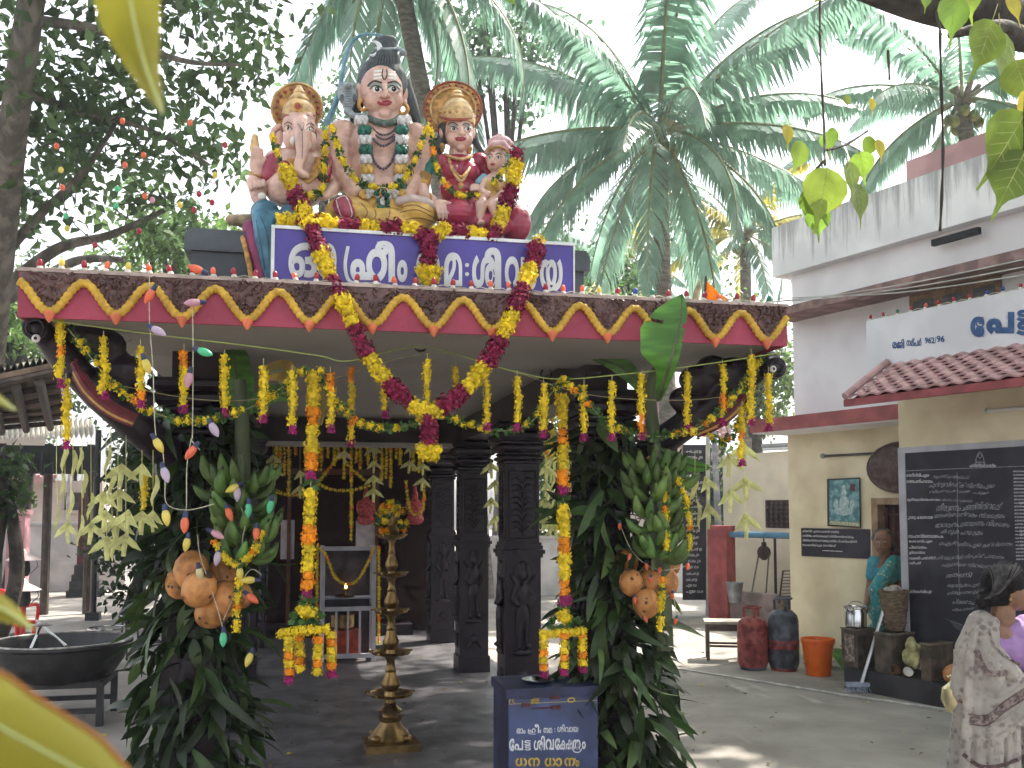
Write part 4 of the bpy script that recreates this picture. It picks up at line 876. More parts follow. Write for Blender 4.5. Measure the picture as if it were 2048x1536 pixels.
def bulb_row(label, A, Bp, n, group):
    t = thing('lamp_string', label, 'string light', A, group); A = Vector(A); Bp = Vector(Bp); W3 = []
    for i in range(n):
        p = A.lerp(Bp, (i+.5)/n)+Vector((0, random.uniform(-.012, .012), 0)); c = random.choice(['red', 'red', 'orange', 'blue', 'green', 'red', 'orange', 'red', 'yellow'])
        b = link('lamp_bulb', bulb_me[c], t, p, (random.gauss(0, .12), random.gauss(0, .12), 0)); s_ = bpy.data.objects.new('socket', sk_me); COL.objects.link(s_); s_.parent = b
        W3 += [p+Vector((0, .012, .004)), p.lerp(A.lerp(Bp, (i+1.5)/n), .5)+Vector((0, .02, .012+random.uniform(-.006, .008)))]
    MB().tube(crom(W3, 3), .0025, 5).build('wire', wire_m, t)
bulb_row('row of small coloured lamps along the pavilion roof edge', (RX0+.03, YF+.005, ZT+.012), (RX1-.04, YF+.005, ZT+.012), 39, 'rows of coloured lamps')
CB = MB().lathe([(.011, -.002), (.0165, .012), (.0185, .026), (.0165, .042), (.010, .058), (.002, .068)], 12); CS = MB().lathe([(.008, -.028), (.010, -.02), (.0125, 0), (.011, .006)], 9).mesh('socket', sockd)
cb = {k: CB.mesh('lamp_bulb', glass[k]) for k in glass}
def cone_bulbs(label, lst, wires, Yd, bs=1.0):
    t = thing('hanging_lamp_string', label, 'string light', W(*wires[0][0], Yd), 'hanging strings of cone lamps')
    for pts in wires: MB().tube(crom([W(x, y, Yd+.015) for x, y in pts], 6), .0022, 5).build('wire', wire_m, t)
    for x, y, c, an in lst:
        b = link('lamp_bulb', cb[c], t, W(x-14*math.sin(R(an)), y-14*math.cos(R(an)), Yd-.01), (R(180), R(random.uniform(-10, 10)), 0)); b.rotation_euler = (R(180)+random.uniform(-.3, .3), R(an), 0); b.scale = (bs,)*3
        s_ = bpy.data.objects.new('socket', CS); COL.objects.link(s_); s_.parent = b
cone_bulbs('wire of large cone lamps hanging from the roof edge, first from the left', [(313, 592, 'orange', 30), (293, 663, 'lilac', -60), (284, 732, 'yellow', -20), (303, 890, 'yellow', -30), (322, 950, 'lilac', -20), (328, 1035, 'yellow', -10)],
           [[(299, 545), (299, 640), (306, 740), (311, 865), (325, 900), (330, 960), (334, 1008), (375, 1020), (428, 1008)]], 4.42)
cone_bulbs('wire of large cone lamps hanging from the roof edge, second from the left', [(418, 538, 'orange', 110), (413, 607, 'pink', 80), (384, 705, 'lgreen', -70), (382, 760, 'pink', 10), (415, 860, 'lilac', -30), (398, 905, 'orange', 35), (370, 1050, 'orange', 0)],
           [[(384, 600), (386, 680), (385, 860), (382, 880), (374, 930), (373, 1010), (372, 1040)], [(382, 880), (400, 900)]], 4.44)
cone_bulbs('tangle of cone lamps strung over the left banana bunch and orange coconuts', [(475, 990, 'lilac', 0), (488, 978, 'yellow', 60), (497, 1022, 'lgreen', 0), (545, 1015, 'lgreen', 10), (450, 1030, 'orange', -20), (412, 1070, 'pink', -60), (513, 1070, 'orange', 0), (378, 1090, 'yellow', 10), (395, 1150, 'cream', -10), (440, 1118, 'lilac', 10), (480, 1150, 'yellow', 0), (523, 1160, 'yellow', 90), (485, 1198, 'orange', -50), (447, 1280, 'lgreen', 0), (507, 1320, 'yellow', 20)],
           [[(470, 985), (490, 1040), (485, 1080), (482, 1140)], [(395, 1070), (400, 1110), (420, 1170), (440, 1235), (447, 1262)], [(447, 1240), (470, 1190), (500, 1140), (523, 1150)]], 4.98)
cone_bulbs('short string of small cone lamps over the right coconuts', [(1240, 1060, 'orange', 0), (1266, 1120, 'orange', 20), (1290, 1140, 'orange', -10), (1322, 1148, 'orange', 10), (1345, 1200, 'orange', 0), (1302, 1168, 'orange', 0), (1355, 1250, 'orange', 10), (1284, 1245, 'orange', -20), (1270, 1208, 'orange', 0), (1378, 1140, 'orange', 10), (1315, 920, 'orange', 60)],
           [[(1240, 1050), (1270, 1110), (1320, 1140), (1380, 1130)], [(1266, 1200), (1290, 1240), (1340, 1190), (1355, 1240)]], 5.1, .6)

# ================================================================== leaf-dressed pillars, banana plants, coconuts
lf1 = mat('dressing_leaf_dark', (.022, .042, .013), .4, .35, 5, trans=.25, rnd=.4, hrnd=.02, spec=.45); lf2 = mat('dressing_leaf_mid', (.042, .078, .02), .42, .35, 5, trans=.25, rnd=.35, hrnd=.02, spec=.45)
lf3 = mat('dressing_leaf_pale', (.12, .19, .06), .4, .3, 6, trans=.3, rnd=.25, spec=.5)
def leaf_mesh(name, m, L, Wd, droop, fold=.25, n=7, wavy=.0, cols=4):
    mb = MB(); vs = []; half = cols//2
    for i in range(n+1):
        u = i/n; wv = Wd*math.sin(math.pi*min(1, u*.96+.04))**.75*(1-.25*u); y = L*(u-droop*.25*u*u); z = -droop*L*u*u*.8
        for j in range(cols+1):
            s = (j-half)/half; vs.append((s*wv, y, z-abs(s)*wv*fold*-1+wavy*math.sin(u*18+s*3)*abs(s)))
    fs = [(i*(cols+1)+j, i*(cols+1)+j+1, (i+1)*(cols+1)+j+1, (i+1)*(cols+1)+j) for i in range(n) for j in range(cols)]
    return mb.add(vs, fs).mesh(name, m)
LEAVES = [leaf_mesh('leaf', m, L, wd, dr, n=6, cols=2) for m in (lf1, lf1, lf2, lf2, lf3) for (L, wd, dr) in ((.30, .034, .25), (.22, .044, .5), (.38, .028, .8))]
def dressing(label, cx, cy, z0, z1, n, r0, prof, pale=.1):
    t = thing('leaf_dressing', label, 'foliage', (cx, cy, 0), 'leaf dressings on the front pillars')
    for k in range(n):
        z = z0+(z1-z0)*((k+random.random())/n); a = random.uniform(0, 2*math.pi)
        if math.sin(a) > .35: a = -a
        rr = r0*prof(z)*random.uniform(.55, 1.05); b_ = a+random.gauss(0, .55); d = Vector((math.cos(b_), math.sin(b_)*.8, random.uniform(-1.7, .35))).normalized()
        up = Vector((random.gauss(0, .7), random.gauss(0, .7), .8)); x = d.cross(up).normalized(); zz = x.cross(d); M = Matrix((x, d, zz)).transposed()
        me = random.choice(LEAVES[12:]) if random.random() < pale else random.choice(LEAVES[:12])
        link('leaf', me, t, (cx+math.cos(a)*rr*.75, cy+math.sin(a)*rr*.75, z), M, random.uniform(.7, 1.15))
    m = 520; a = np.random.uniform(0, 6.283, m); z = np.random.uniform(z0, z1, m); pr = np.array([prof(q) for q in z]); r = np.random.uniform(.15, .75, m)*r0*pr
    pos = np.stack([cx+np.cos(a)*r, cy+np.sin(a)*r, z], 1); dr = np.stack([np.cos(a), np.sin(a), np.random.uniform(-1, .6, m)], 1)
    tv = [v.co[:] for v in LEAVES[1].vertices]; tf = [tuple(p.vertices) for p in LEAVES[1].polygons]
    o = link('leaf_mass', scatter('leaf_mass', tv, tf, pos, rot_from(dr, np.tile([0, 0, 1.], (m, 1))+np.random.normal(0, .5, (m, 3))), np.random.uniform(.6, 1.0, m), lf1), t); o['kind'] = 'stuff'
dressing('dense dark leaf dressing tied round the left front pillar', PXL+.02, 5.55, .05, 2.25, 290, .34, lambda z: .95+.2*math.exp(-((z-.4)/.4)**2), .04)
dressing('dense leaf dressing with pale glossy blades on the right front pillar', PXR+.02, 5.5, .05, 2.2, 290, .36, lambda z: .9+.28*math.exp(-((z-.5)/.4)**2), .10)
ban_g = mat('banana_skin_green', (.075, .14, .03), .45, .3, 12, rnd=.3, hrnd=.015, spec=.4); ban_tip = mat('banana_tip', (.03, .025, .015), .7, .2, 20); pstem = mat('banana_stem', (.085, .11, .05), .5, .3, 9, bump=.2, bscale=30, stretch=(1, 1, .2)); bleaf = mat('banana_leaf_green', (.075, .20, .035), .38, .25, 5, trans=.3, spec=.45, bump=.25, bscale=80, stretch=(1, 1, 5)); bdry = mat('banana_leaf_dry', (.32, .22, .06), .6, .3, 8, trans=.25)
mb = MB(); q = [Vector((.022*math.sin(math.pi*u)*1.3, 0, .155*u)) for u in np.linspace(0, 1, 9)]; mb.tube(q, [.009, .017, .024, .027, .0275, .026, .022, .015, .007], 7); mb.tube([q[-1], q[-1]+Vector((-.003, 0, .016))], [.006, .004], 5, mi=1)
ban = mb.mesh('banana', [ban_g, ban_tip], True, 80)
coco_m = mat('orange_coconut', (.30, .11, .03), .5, .22, 16, col2=(.52, .23, .07), det=8, ramp=(.3, .58), bump=.15, bscale=30, rnd=.12, spec=.4); coco_s = mat('coconut_blotch', (.10, .05, .03), .8, .2, 20)
def coconut_mesh():
    mb = MB(); mb.lathe([(.01, -.098), (.04, -.088), (.07, -.06), (.086, -.015), (.084, .03), (.066, .07), (.035, .092), (.012, .098)], 16); 
    mb.lathe([(.034, .088), (.03, .1), (.012, .106)], 9, mi=1)
    for k in range(9):
        a = random.uniform(0, 6.28); z = random.uniform(-.05, .06); r = .0875*math.sqrt(max(0, 1-(z/.1)**2)); c = Vector((math.cos(a)*r, math.sin(a)*r, z)); nn = c.normalized(); x = nn.orthogonal().normalized(); y = nn.cross(x); s = random.uniform(.004, .013)
        mb.add([c+nn*.0015+x*s*math.cos(t)*random.uniform(.5, 1.4)+y*s*math.sin(t) for t in np.linspace(0, 6.28, 8)[:-1]], [tuple(range(7))], 1)
    return mb.mesh('coconut', [coco_m, coco_s], True, 60)
COCO = [coconut_mesh() for _ in range(3)]
def banana_plant(label, px, Y, stem, bunch, leaves, hands):
    base = W(*stem[0], Y); t = thing('banana_plant', label, 'banana plant', base, 'banana plants tied to the front pillars')
    MB().tube(crom([W(x, y, Y) for x, y in stem], 6), [.05-.018*i/(6*(len(stem)-1)) for i in range(6*(len(stem)-1)+1)], 10).build('stem', pstem, t)
    cx, y0, y1 = bunch; st = MB().tube([W(cx, y0-25, Y-.12), W(cx, (y0+y1)/2, Y-.16), W(cx-4, y1+20, Y-.15)], [.02, .017, .012], 8).build('fruit_stalk', pstem, t)
    n = hands
    for h in range(n):
        py = y0+(y1-y0)*(h+.5)/n; c = W(cx, py+14, Y-.15); rr = .115*(1-.28*abs(h-n*.4)/n)
        for k in range(9):
            a = R(180)+R(-20+220*k/8)+random.uniform(-.08, .08)+h*.25; rad = rr*random.uniform(.35, .8); o = Vector((math.cos(a), math.sin(a)*.75, 0))
            d = (o*random.uniform(.5, .8)+Vector((0, 0, random.uniform(.35, .75)))).normalized(); side = Vector((0, 0, 1)).cross(d).normalized(); xx = side.cross(d); xx = -o if xx.length < .1 else xx
            M = Matrix((xx.normalized(), side*-1, d)).transposed(); link('banana', ban, t, c+o*rad+ZV*random.uniform(-.015, .015), Matrix.Rotation(random.gauss(0, .16), 3, 'X')@Matrix.Rotation(random.gauss(0, .16), 3, 'Y')@M, random.uniform(.85, 1.18))
    for l in leaves: l(t)
def sheet_leaf(name, m, mid, wd, thick, tears=()):
    """banana leaf: midrib px path (px,py,Y) with half-widths left/right in m, folded along the rib"""
    def f(t):
        Q = crom([W(*p) for p in mid], 6); n = len(Q)-1; mb = MB(); vs = []
        for i, q in enumerate(Q):
            u = i/n; tn = (Q[min(i+1, n)]-Q[max(i-1, 0)]).normalized(); view = (q-EYE).normalized(); sd = tn.cross(view).normalized(); wl = np.interp(u, [a[0] for a in wd], [a[1] for a in wd]); wr = np.interp(u, [a[0] for a in wd], [a[2] for a in wd])
            for s, wv in ((-1, wl), (-.5, wl), (0, 0), (.5, wr), (1, wr)): vs.append(q+sd*s*wv+view*(abs(s)*.35*wv*thick)+view*(.012*math.sin(u*23+s*4)*abs(s)))
        fs = [(i*5+j, i*5+j+1, (i+1)*5+j+1, (i+1)*5+j) for i in range(n) for j in range(4) if not (i in tears and j in (0, 3))]
        o = mb.add(vs, fs).build(name, m, t); MB().tube([q-(q-EYE).normalized()*.003 for q in Q], [.011*(1-.8*i/n) for i in range(n+1)], 6).build('midrib', pstem, o)
    return f
banana_plant('green banana bunch with stem and dark leaves on the left front pillar', 480, 5.3, [(488, 1080), (486, 1000), (484, 840), (480, 760)], (482, 935, 1120),
    [sheet_leaf('banana_leaf', bleaf, [(484, 830, 5.3), (470, 740, 5.3), (462, 680, 5.45)], [(0, .02, .03), (.3, .09, .07), (.7, .08, .06), (1, .01, .01)], 1.0), sheet_leaf('banana_leaf', bleaf, [(484, 830, 5.3), (540, 790, 5.3), (590, 800, 5.25)], [(0, .02, .02), (.5, .05, .06), (1, .01, .01)], .6),
     sheet_leaf('dry_leaf', bdry, [(520, 752, 5.0), (570, 742, 5.0), (585, 790, 4.95)], [(0, .02, .03), (.5, .07, .06), (1, .01, .01)], .6), sheet_leaf('dry_leaf', bdry, [(650, 742, 5.0), (650, 780, 4.98), (640, 850, 4.95)], [(0, .01, .01), (.5, .03, .03), (1, .01, .01)], .6)], 6)
banana_plant('green banana bunch with tall broad leaf on the right front pillar', 1310, 5.2, [(1330, 1300), (1322, 1100), (1310, 900), (1300, 780), (1330, 720)], (1310, 915, 1120),
    [sheet_leaf('banana_leaf', bleaf, [(1316, 800, 4.7), (1338, 735, 4.40), (1352, 680, 4.36), (1362, 630, 4.36), (1364, 588, 4.38)], [(0, .015, .015), (.2, .03, .05), (.3, .035, .15), (.55, .03, .18), (.8, .03, .12), (1, .004, .004)], .25, (15,)), sheet_leaf('banana_leaf', bleaf, [(1300, 800, 5.2), (1250, 740, 5.25), (1180, 712, 5.3)], [(0, .02, .02), (.5, .06, .05), (1, .01, .01)], .5),
     sheet_leaf('banana_leaf', bleaf, [(1320, 900, 5.1), (1380, 930, 5.05), (1420, 935, 5.0)], [(0, .02, .02), (.5, .04, .04), (1, .01, .01)], .5), sheet_leaf('bract', pstem, [(1312, 890, 4.95), (1318, 960, 4.93), (1322, 1060, 4.93)], [(0, .015, .02), (.5, .03, .025), (1, .005, .005)], .5)], 7)
def coconuts(label, lst, Y):
    t = thing('coconut_bunch', label, 'coconuts', W(lst[0][0], lst[0][1], Y), 'bunches of orange coconuts')
    mb = MB()
    for k, (x, y, r, dy) in enumerate(lst):
        p = W(x, y, Y+dy); s = r*p.y/F/.088; link('coconut', COCO[k % 3], t, p, (random.uniform(-.7, .7), random.uniform(-.7, .7), random.random()*6), s)
        mb.tube([p, p.lerp(W(lst[0][0]+40, lst[0][1]-50, Y+.1), .6)], .006, 5)
    mb.build('bunch_stalk', mat('coconut_stalk', (.28, .15, .05), .7, .2, 20), t)
coconuts('bunch of orange coconuts hanging below the left bananas', [(382, 1140, 33, 0), (398, 1178, 33, -.1), (455, 1198, 31, -.06), (425, 1222, 32, .0), (358, 1168, 26, .1), (444, 1150, 28, .1), (480, 1190, 24, .05)], 5.15)
coconuts('bunch of orange coconuts hanging below the right bananas', [(1263, 1166, 26, -.05), (1300, 1166, 27, 0), (1292, 1206, 29, -.08), (1334, 1165, 25, 0), (1254, 1122, 24, .1), (1340, 1132, 22, .1), (1310, 1135, 24, .12)], 5.2)
for label, pts in (('thin flower string looped on the left banana bunch', [(430, 1085, 4.98), (450, 1115, 4.96), (475, 1130, 4.95), (505, 1105, 4.96), (525, 1065, 4.98)]), ('thin flower string hanging below the left banana bunch', [(478, 1160, 4.97), (474, 1210, 4.97), (472, 1265, 4.97)]),
                   ('thin flower string down the middle of the right banana bunch', [(1325, 940, 4.95), (1330, 1010, 4.93), (1332, 1060, 4.92), (1334, 1110, 4.93)]), ('thin flower string down the outer side of the right banana bunch', [(1352, 955, 4.96), (1372, 1000, 4.95), (1380, 1050, 4.95), (1378, 1100, 4.96)]), ('thin flower string hanging over the right coconuts', [(1325, 1160, 4.95), (1322, 1210, 4.95), (1320, 1262, 4.95)])):
    garland(label, pts, SML, [('y', .03), ('G', .026), ('y', .03)], .026, 'flower strings on the banana bunches')

# ================================================================== folded palm-leaf hangings
pal = mat('palm_leaf_cream', (.55, .55, .25), .6, .15, 20, trans=.35, rnd=.18)
def star_mesh():
    mb = MB(); T = .0
    def blade(d, L, wd, tip):
        d = Vector(d).normalized(); s = Vector((d.z, 0, -d.x)).normalized()*wd; b = d*L
        mb.add([-s, s, b*.55+s*.9+Vector((0, -.006, 0)), b*.55-s*.9+Vector((0, -.006, 0)), b+s*tip, b-s*tip, Vector((0, .004, 0)), b*.55+Vector((0, .006, 0))], [(0, 6, 7, 3), (6, 1, 2, 7), (3, 7, 5), (7, 2, 4), (7, 4, 5)])
    blade((0, 0, -1), .095, .014, .7); blade((-.8, -.15, -.6), .1, .017, .08); blade((.8, -.15, -.6), .1, .017, .08); mb.ell((0, 0, .006), (.012, .009, .014), 6, 5)
    return mb.mesh('palm_star', pal, False)
def strip_mesh():
    mb = MB(); vs = []
    for i in range(6):
        z = -.14*i/5; wv = .012*math.sin(math.pi*(.15+.8*i/5)); x = .01*math.sin(i*1.1); vs += [(x-wv, 0, z), (x, .006, z), (x+wv, 0, z)]
    mb.add(vs, [(i*3+j, i*3+j+1, i*3+j+4, i*3+j+3) for i in range(5) for j in range(2)]); return mb.mesh('palm_strip', pal, False)
STAR, STRIP = star_mesh(), strip_mesh()
def palm_cord(label, x, top, items, Y, group, sc_=1.0, name='palm_leaf_hanging'):
    t = thing(name, label, 'palm hanging', W(x, top, Y), group); y1 = max(i[1] for i in items)
    MB().tube([W(x, top, Y+.004), W(x, (top+y1)/2, Y+.004), W(items[-1][0], y1, Y+.004)], .0016, 4).build('cord', pal, t)
    for (ix, iy, k) in items: link('palm_star' if k == 's' else 'palm_strip', STAR if k == 's' else STRIP, t, W(ix, iy, Y), (random.uniform(-.1, .1), random.uniform(-.1, .1), random.uniform(-.7, .7)), sc_*random.uniform(.9, 1.12))
GRP = 'palm leaf hangings at the left of the pavilion'
LC = [(113, 880, [(124, 945, 'p'), (115, 1010, 'p')], 'outermost at the left, two narrow strips'), (130, 870, [(129, 880, 'p'), (135, 1050, 's')], 'left side, strip above and one star low down'), (146, 860, [(148, 900, 'p'), (142, 980, 'p')], 'left side, two long strips'),
      (164, 870, [(161, 895, 'p'), (168, 940, 'p'), (164, 1030, 'p')], 'left side, three strips in a row'), (182, 880, [(184, 985, 'p'), (182, 1052, 's')], 'before the black post, ending in a star'), (212, 880, [(206, 990, 's'), (210, 1028, 's'), (213, 1080, 's')], 'three stars, the lowest of all'),
      (222, 860, [(219, 890, 'p'), (226, 935, 'p'), (225, 1060, 'p')], 'strips beside the three-star cord'), (236, 880, [(239, 985, 's'), (234, 1042, 's')], 'two stars near the pillar leaves'), (252, 870, [(243, 935, 's'), (256, 1028, 's'), (251, 1075, 's')], 'wide stars touching the pillar leaves'),
      (284, 900, [(284, 935, 's'), (284, 1030, 's')], 'behind the small marigold frame'), (306, 900, [(312, 950, 'p'), (306, 1028, 's')], 'last before the left pillar leaves')]
for i, (x, tp, it, wh) in enumerate(LC): palm_cord('pale folded palm leaf hanging, '+wh, x, tp, it, 4.9+.05*(i % 4), GRP)
RC = [(1460, 870, [(1459, 915, 's'), (1460, 985, 's')], 'two stars before the cream wall'), (1488, 850, [(1487, 895, 's'), (1490, 962, 's'), (1490, 1034, 's')], 'three stars, outermost at the right'), (1412, 880, [(1412, 960, 's'), (1416, 1014, 's')], 'two stars before the small notice board'), (1390, 900, [(1389, 945, 'p'), (1394, 1000, 'p')], 'strips next to the right bananas')]
for i, (x, tp, it, wh) in enumerate(RC): palm_cord('pale folded palm leaf hanging, '+wh, x, tp, it, 4.9+.04*i, 'palm leaf hangings at the right of the pavilion', 1.15)
# inner hangings
wl = mat('white_palm_lotus', (.62, .62, .5), .6, .1, 20, trans=.2)
for i, (x, ys, wh) in enumerate(((546, (915, 935), 'far left of the doorway'), (600, (945, 975), 'left of the long strand'), (747, (895, 925, 955, 980), 'longest, before the doorway'), (819, (895, 925), 'right of the brass lamp top'), (845, (930, 960), 'against the far right pillar'), (690, (905,), 'middle of the doorway'))):
    palm_cord('small white palm hanging deep inside the pavilion, '+wh, x, 870, [(x, y, 's') for y in ys], 10.3, 'white palm hangings inside the pavilion', 1.25)
for i, (x, y0, y1, wh) in enumerate(((577, 880, 990, 'with a frame of drops'), (632, 885, 930, 'short one'), (702, 880, 1085, 'longest one over the white cabinet'), (655, 890, 915, 'stub'), (668, 890, 930, 'next to the stub'), (720, 890, 940, 'left of the white lotus'), (735, 890, 935, 'second at the white lotus'), (763, 890, 960, 'right of the white lotus'), (781, 890, 975, 'above the brass lamp'), (800, 890, 930, 'between lamp and pillar'), (838, 890, 945, 'beside the far right pillar'), (560, 885, 920, 'far left'))):
    garland('dim marigold strand deep inside the pavilion, '+wh, [(x, y0, 10.4), (x+1, (y0+y1)/2, 10.4), (x, y1, 10.4)], SML, [('y', .05)], .04, 'marigold strands inside the pavilion', name='marigold_strand')
garland('dim marigold swag across the shrine doorway', [(545, 980, 10.4), (577, 990, 10.4), (612, 985, 10.4), (640, 960, 10.4), (680, 915, 10.4), (700, 935, 10.4), (740, 970, 10.4)], SML, [('y', .04)], .045, 'marigold swags inside the pavilion')
garland('dim marigold loop to the right of the brass lamp', [(812, 965, 10.4), (818, 1010, 10.4), (830, 1030, 10.4), (846, 1015, 10.4), (848, 960, 10.4)], SML, [('y', .04)], .045, 'marigold swags inside the pavilion')
garland('dim marigold swag under the cross beam before the door', [(615, 955, 10.4), (660, 978, 10.4), (702, 980, 10.4), (745, 970, 10.4)], SML, [('y', .04)], .045, 'marigold swags inside the pavilion')
# gap between the nearest right pillars: a screen of cords
for i, x in enumerate((1088, 1098, 1110, 1140, 1152, 1160)):
    palm_cord('pale palm hanging in the bright gap between the right pillars, '+['first', 'second', 'third', 'fourth', 'fifth', 'last'][i]+' from the inner pillar', x, 860, [(x+random.uniform(-4, 4), y, random.choice('sps')) for y in range(900+8*(i % 3), 1060, 34)], 8.6+.1*(i % 3), 'palm hangings in the gap between the right pillars', 1.3)
for i, x in enumerate((1094, 1104, 1150)):
    garland('thin marigold strand in the bright gap between the right pillars, '+['first', 'second', 'third'][i]+' from the inner pillar', [(x, 815, 8.4), (x, 860, 8.4), (x, 915, 8.4)], SML, [('y', .04)], .034, 'marigold strands in the gap between the right pillars', name='marigold_strand')
for i, x in enumerate((982, 990)):
    palm_cord('pale palm hanging in the slit between the two right inner pillars, '+['upper', 'lower'][i]+' one', x, 880, [(x, y, 's') for y in ((930, 1000) if i == 0 else (965, 1035))], 9.2, 'palm hangings in the pillar slit', 1.3)
garland('small marigold strand with frame by the left palm hangings', [(289, 950, 5.1), (288, 985, 5.1), (287, 1020, 5.1)], SML, [('y', .04)], .026, name='marigold_strand')

ORD = ['first', 'second', 'third', 'fourth', 'fifth', 'sixth', 'seventh', 'eighth', 'ninth', 'tenth', 'eleventh', 'twelfth']
for i, x in enumerate((552, 568, 590, 610, 642, 676, 688, 712, 752, 772, 792, 826)):
    garland('dim marigold strand of the curtain before the shrine door, '+ORD[i]+' from its left end', [(x, 882, 10.9), (x+1, 905, 10.9), (x, 935+22*math.sin(i*2.3), 10.9)], SML, [('y', .05)], .045, 'marigold curtain before the shrine door', name='marigold_strand')
# ================================================================== right-hand building
CP, C1, C2, C3 = 7.32, 7.8, 8.53, 10.8
def bu(px, py, c): return B(px, py, c).dot(BU)
def bz(px, py, c): return B(px, py, c).z
def BM(): return MB(xf=lambda u, c, z: BW(u, c, z))
UN = bu(2150, 900, C2)-2.5                               # near end, outside the frame
ochre = mat('ochre_wall_paint', (.68, .58, .38), .85, .10, 2.2, bump=.2, bscale=40, det=9, ramp=(.32, .66), col2=(.80, .72, .51)); pinkw = mat('upper_wall_paint', (.79, .78, .80), .85, .07, 1.3, bump=.12, bscale=40); redsl = mat('red_slab_paint', (.30, .085, .085), .75, .2, 4, bump=.2, bscale=40); greyt = mat('grey_trim_paint', (.40, .40, .43), .7, .1, 5)
blackb = mat('blackboard_paint', (.035, .032, .045), .7, .35, 2.2, bump=.1, det=6); chalk = mat('chalk_white', (.36, .36, .38), .9, .2, 40); whitepaint = mat('white_letter_paint', (.58, .57, .58), .8, .15, 30)
def parapet_mat():
    m = mat('weathered_parapet', (.78, .79, .81), .85, .08, 2, bump=.2, bscale=30)
    nt = m.node_tree; N = nt.nodes; L = nt.links; b = N['Principled BSDF']; src = b.inputs['Base Color'].links[0].from_socket
    geo = N.new('ShaderNodeNewGeometry'); mp = N.new('ShaderNodeMapping'); mp.inputs['Scale'].default_value = (7, 7, .55); L.new(geo.outputs['Position'], mp.inputs['Vector'])
    n = N.new('ShaderNodeTexNoise'); n.inputs['Scale'].default_value = 1.6; n.inputs['Detail'].default_value = 9; n.inputs['Roughness'].default_value = .65; L.new(mp.outputs[0], n.inputs['Vector'])
    sx = N.new('ShaderNodeSeparateXYZ'); L.new(geo.outputs['Position'], sx.inputs[0]); h = N.new('ShaderNodeMapRange'); h.inputs['From Min'].default_value = 4.45; h.inputs['From Max'].default_value = 5.1; h.inputs['To Min'].default_value = -.10; h.inputs['To Max'].default_value = .14; L.new(sx.outputs['Z'], h.inputs['Value'])
    ad = N.new('ShaderNodeMath'); L.new(n.outputs['Fac'], ad.inputs[0]); L.new(h.outputs[0], ad.inputs[1]); r = N.new('ShaderNodeMapRange'); r.inputs['From Min'].default_value = .5; r.inputs['From Max'].default_value = .68; r.inputs['To Max'].default_value = .62; L.new(ad.outputs[0], r.inputs['Value'])
    x = N.new('ShaderNodeMix'); x.data_type = 'RGBA'; L.new(r.outputs[0], x.inputs['Factor']); L.new(src, x.inputs[6]); x.inputs[7].default_value = (.17, .18, .19, 1); L.new(x.outputs[2], b.inputs['Base Color']); return m
bld = thing('temple_office_building', 'two storey office building with stained parapet, ochre lower wall and tiled awning', 'building', BW(8, C2, 0))
u16 = bu(1600, 1200, C2); uw = bu(1588, 800, C2); zc = bz(1790, 845, 8.0)+.03      # lower slab level
ud0, ud1 = bu(1805, 1100, C2)-.35, bu(1747, 1100, C2); dz = bz(1770, 996, C2)
mb = BM(); mb.span((ud1, C2, 0), (u16, C2+.2, zc)); mb.span((UN, C2, 0), (ud0, C2+.2, zc)); mb.span((ud0, C2, dz), (ud1, C2+.2, zc)); mb.build('wall', ochre, bld, False, fix=True)
zp0, zp1 = bz(1570, 548, C2-.15), bz(1564, 449, C2-.15)
mb = BM(); mb.span((UN, C2+.002, zc+.001), (uw, C2+.2, zp1-.2)); mb.build('upper_wall', pinkw, bld, False, fix=True)
mb = BM(); mb.span((UN, C2-.15, zp0), (uw+.16, C2-.0, zp1)); mb.span((uw+.001, C2, zp0+.002), (uw+.159, C2+3.0, zp1-.002)); mb.build('parapet', parapet_mat(), bld, False, fix=True)
mb = BM(); mb.span((bu(1956, 455, C2-.15), C2-.1515, bz(1900, 478, C2-.15)-.02), (bu(1862, 478, C2-.15), C2-.1, bz(1900, 470, C2-.15)+.005)); mb.build('gap_shade_strip', mat('dark_gap_shade', (.03, .03, .035), .9), bld, False, fix=True)  # dark strip laid on the parapet, its colour standing in for a shadow gap
mb = BM(); mb.span((UN, C2+.5, zp1+.02), (bu(1812, 330, C2+.5), C2+2.0, bz(1815, 322, C2+.5))); mb.build('roof_band', mat('faded_pink_band', (.42, .26, .27), .8, .15, 3), bld, False, fix=True)
zs = bz(1600, 622, C2-.5); sshade = mat('rusty_sunshade', (.26, .17, .16), .85, .3, 6, bump=.3, bscale=30)
mb = BM(); mb.prism([(UN, C2, zs+.02), (UN, C2-.5, zs), (UN, C2-.5, zs+.09), (UN, C2, zs+.14)], (0, 0, 0), (uw-.02-UN, 0, 0)); mb.build('sunshade', sshade, bld, False, fix=True)
# upper window
wood = mat('window_wood', (.24, .16, .10), .6, .25, 9, stretch=(1, 1, 3)); wdark = mat('shutter_grey', (.12, .12, .13), .6, .2, 10)
u0, u1 = bu(2004, 560, C2), bu(1822, 590, C2); z0, z1 = bz(1910, 640, C2), bz(1822, 588, C2)
wi = BM().span((u0, C2-.03, z0-.3), (u1, C2+.001, z1)).build('window', wood, bld, False, fix=True)
for k in range(3):
    a = u0+(u1-u0)*(k+.16)/3; b = u0+(u1-u0)*(k+.84)/3; BM().span((a, C2-.038, z0-.25), (b, C2-.031, z1-.1)).build('shutter', wdark, wi, False, fix=True)
    for j in range(6):
        mb = BM(); mb.span((a+.01, C2-.052, z1-.14-j*.05), (b-.01, C2-.039, z1-.12-j*.05)); mb.build('slat', wdark, wi, False, fix=True)
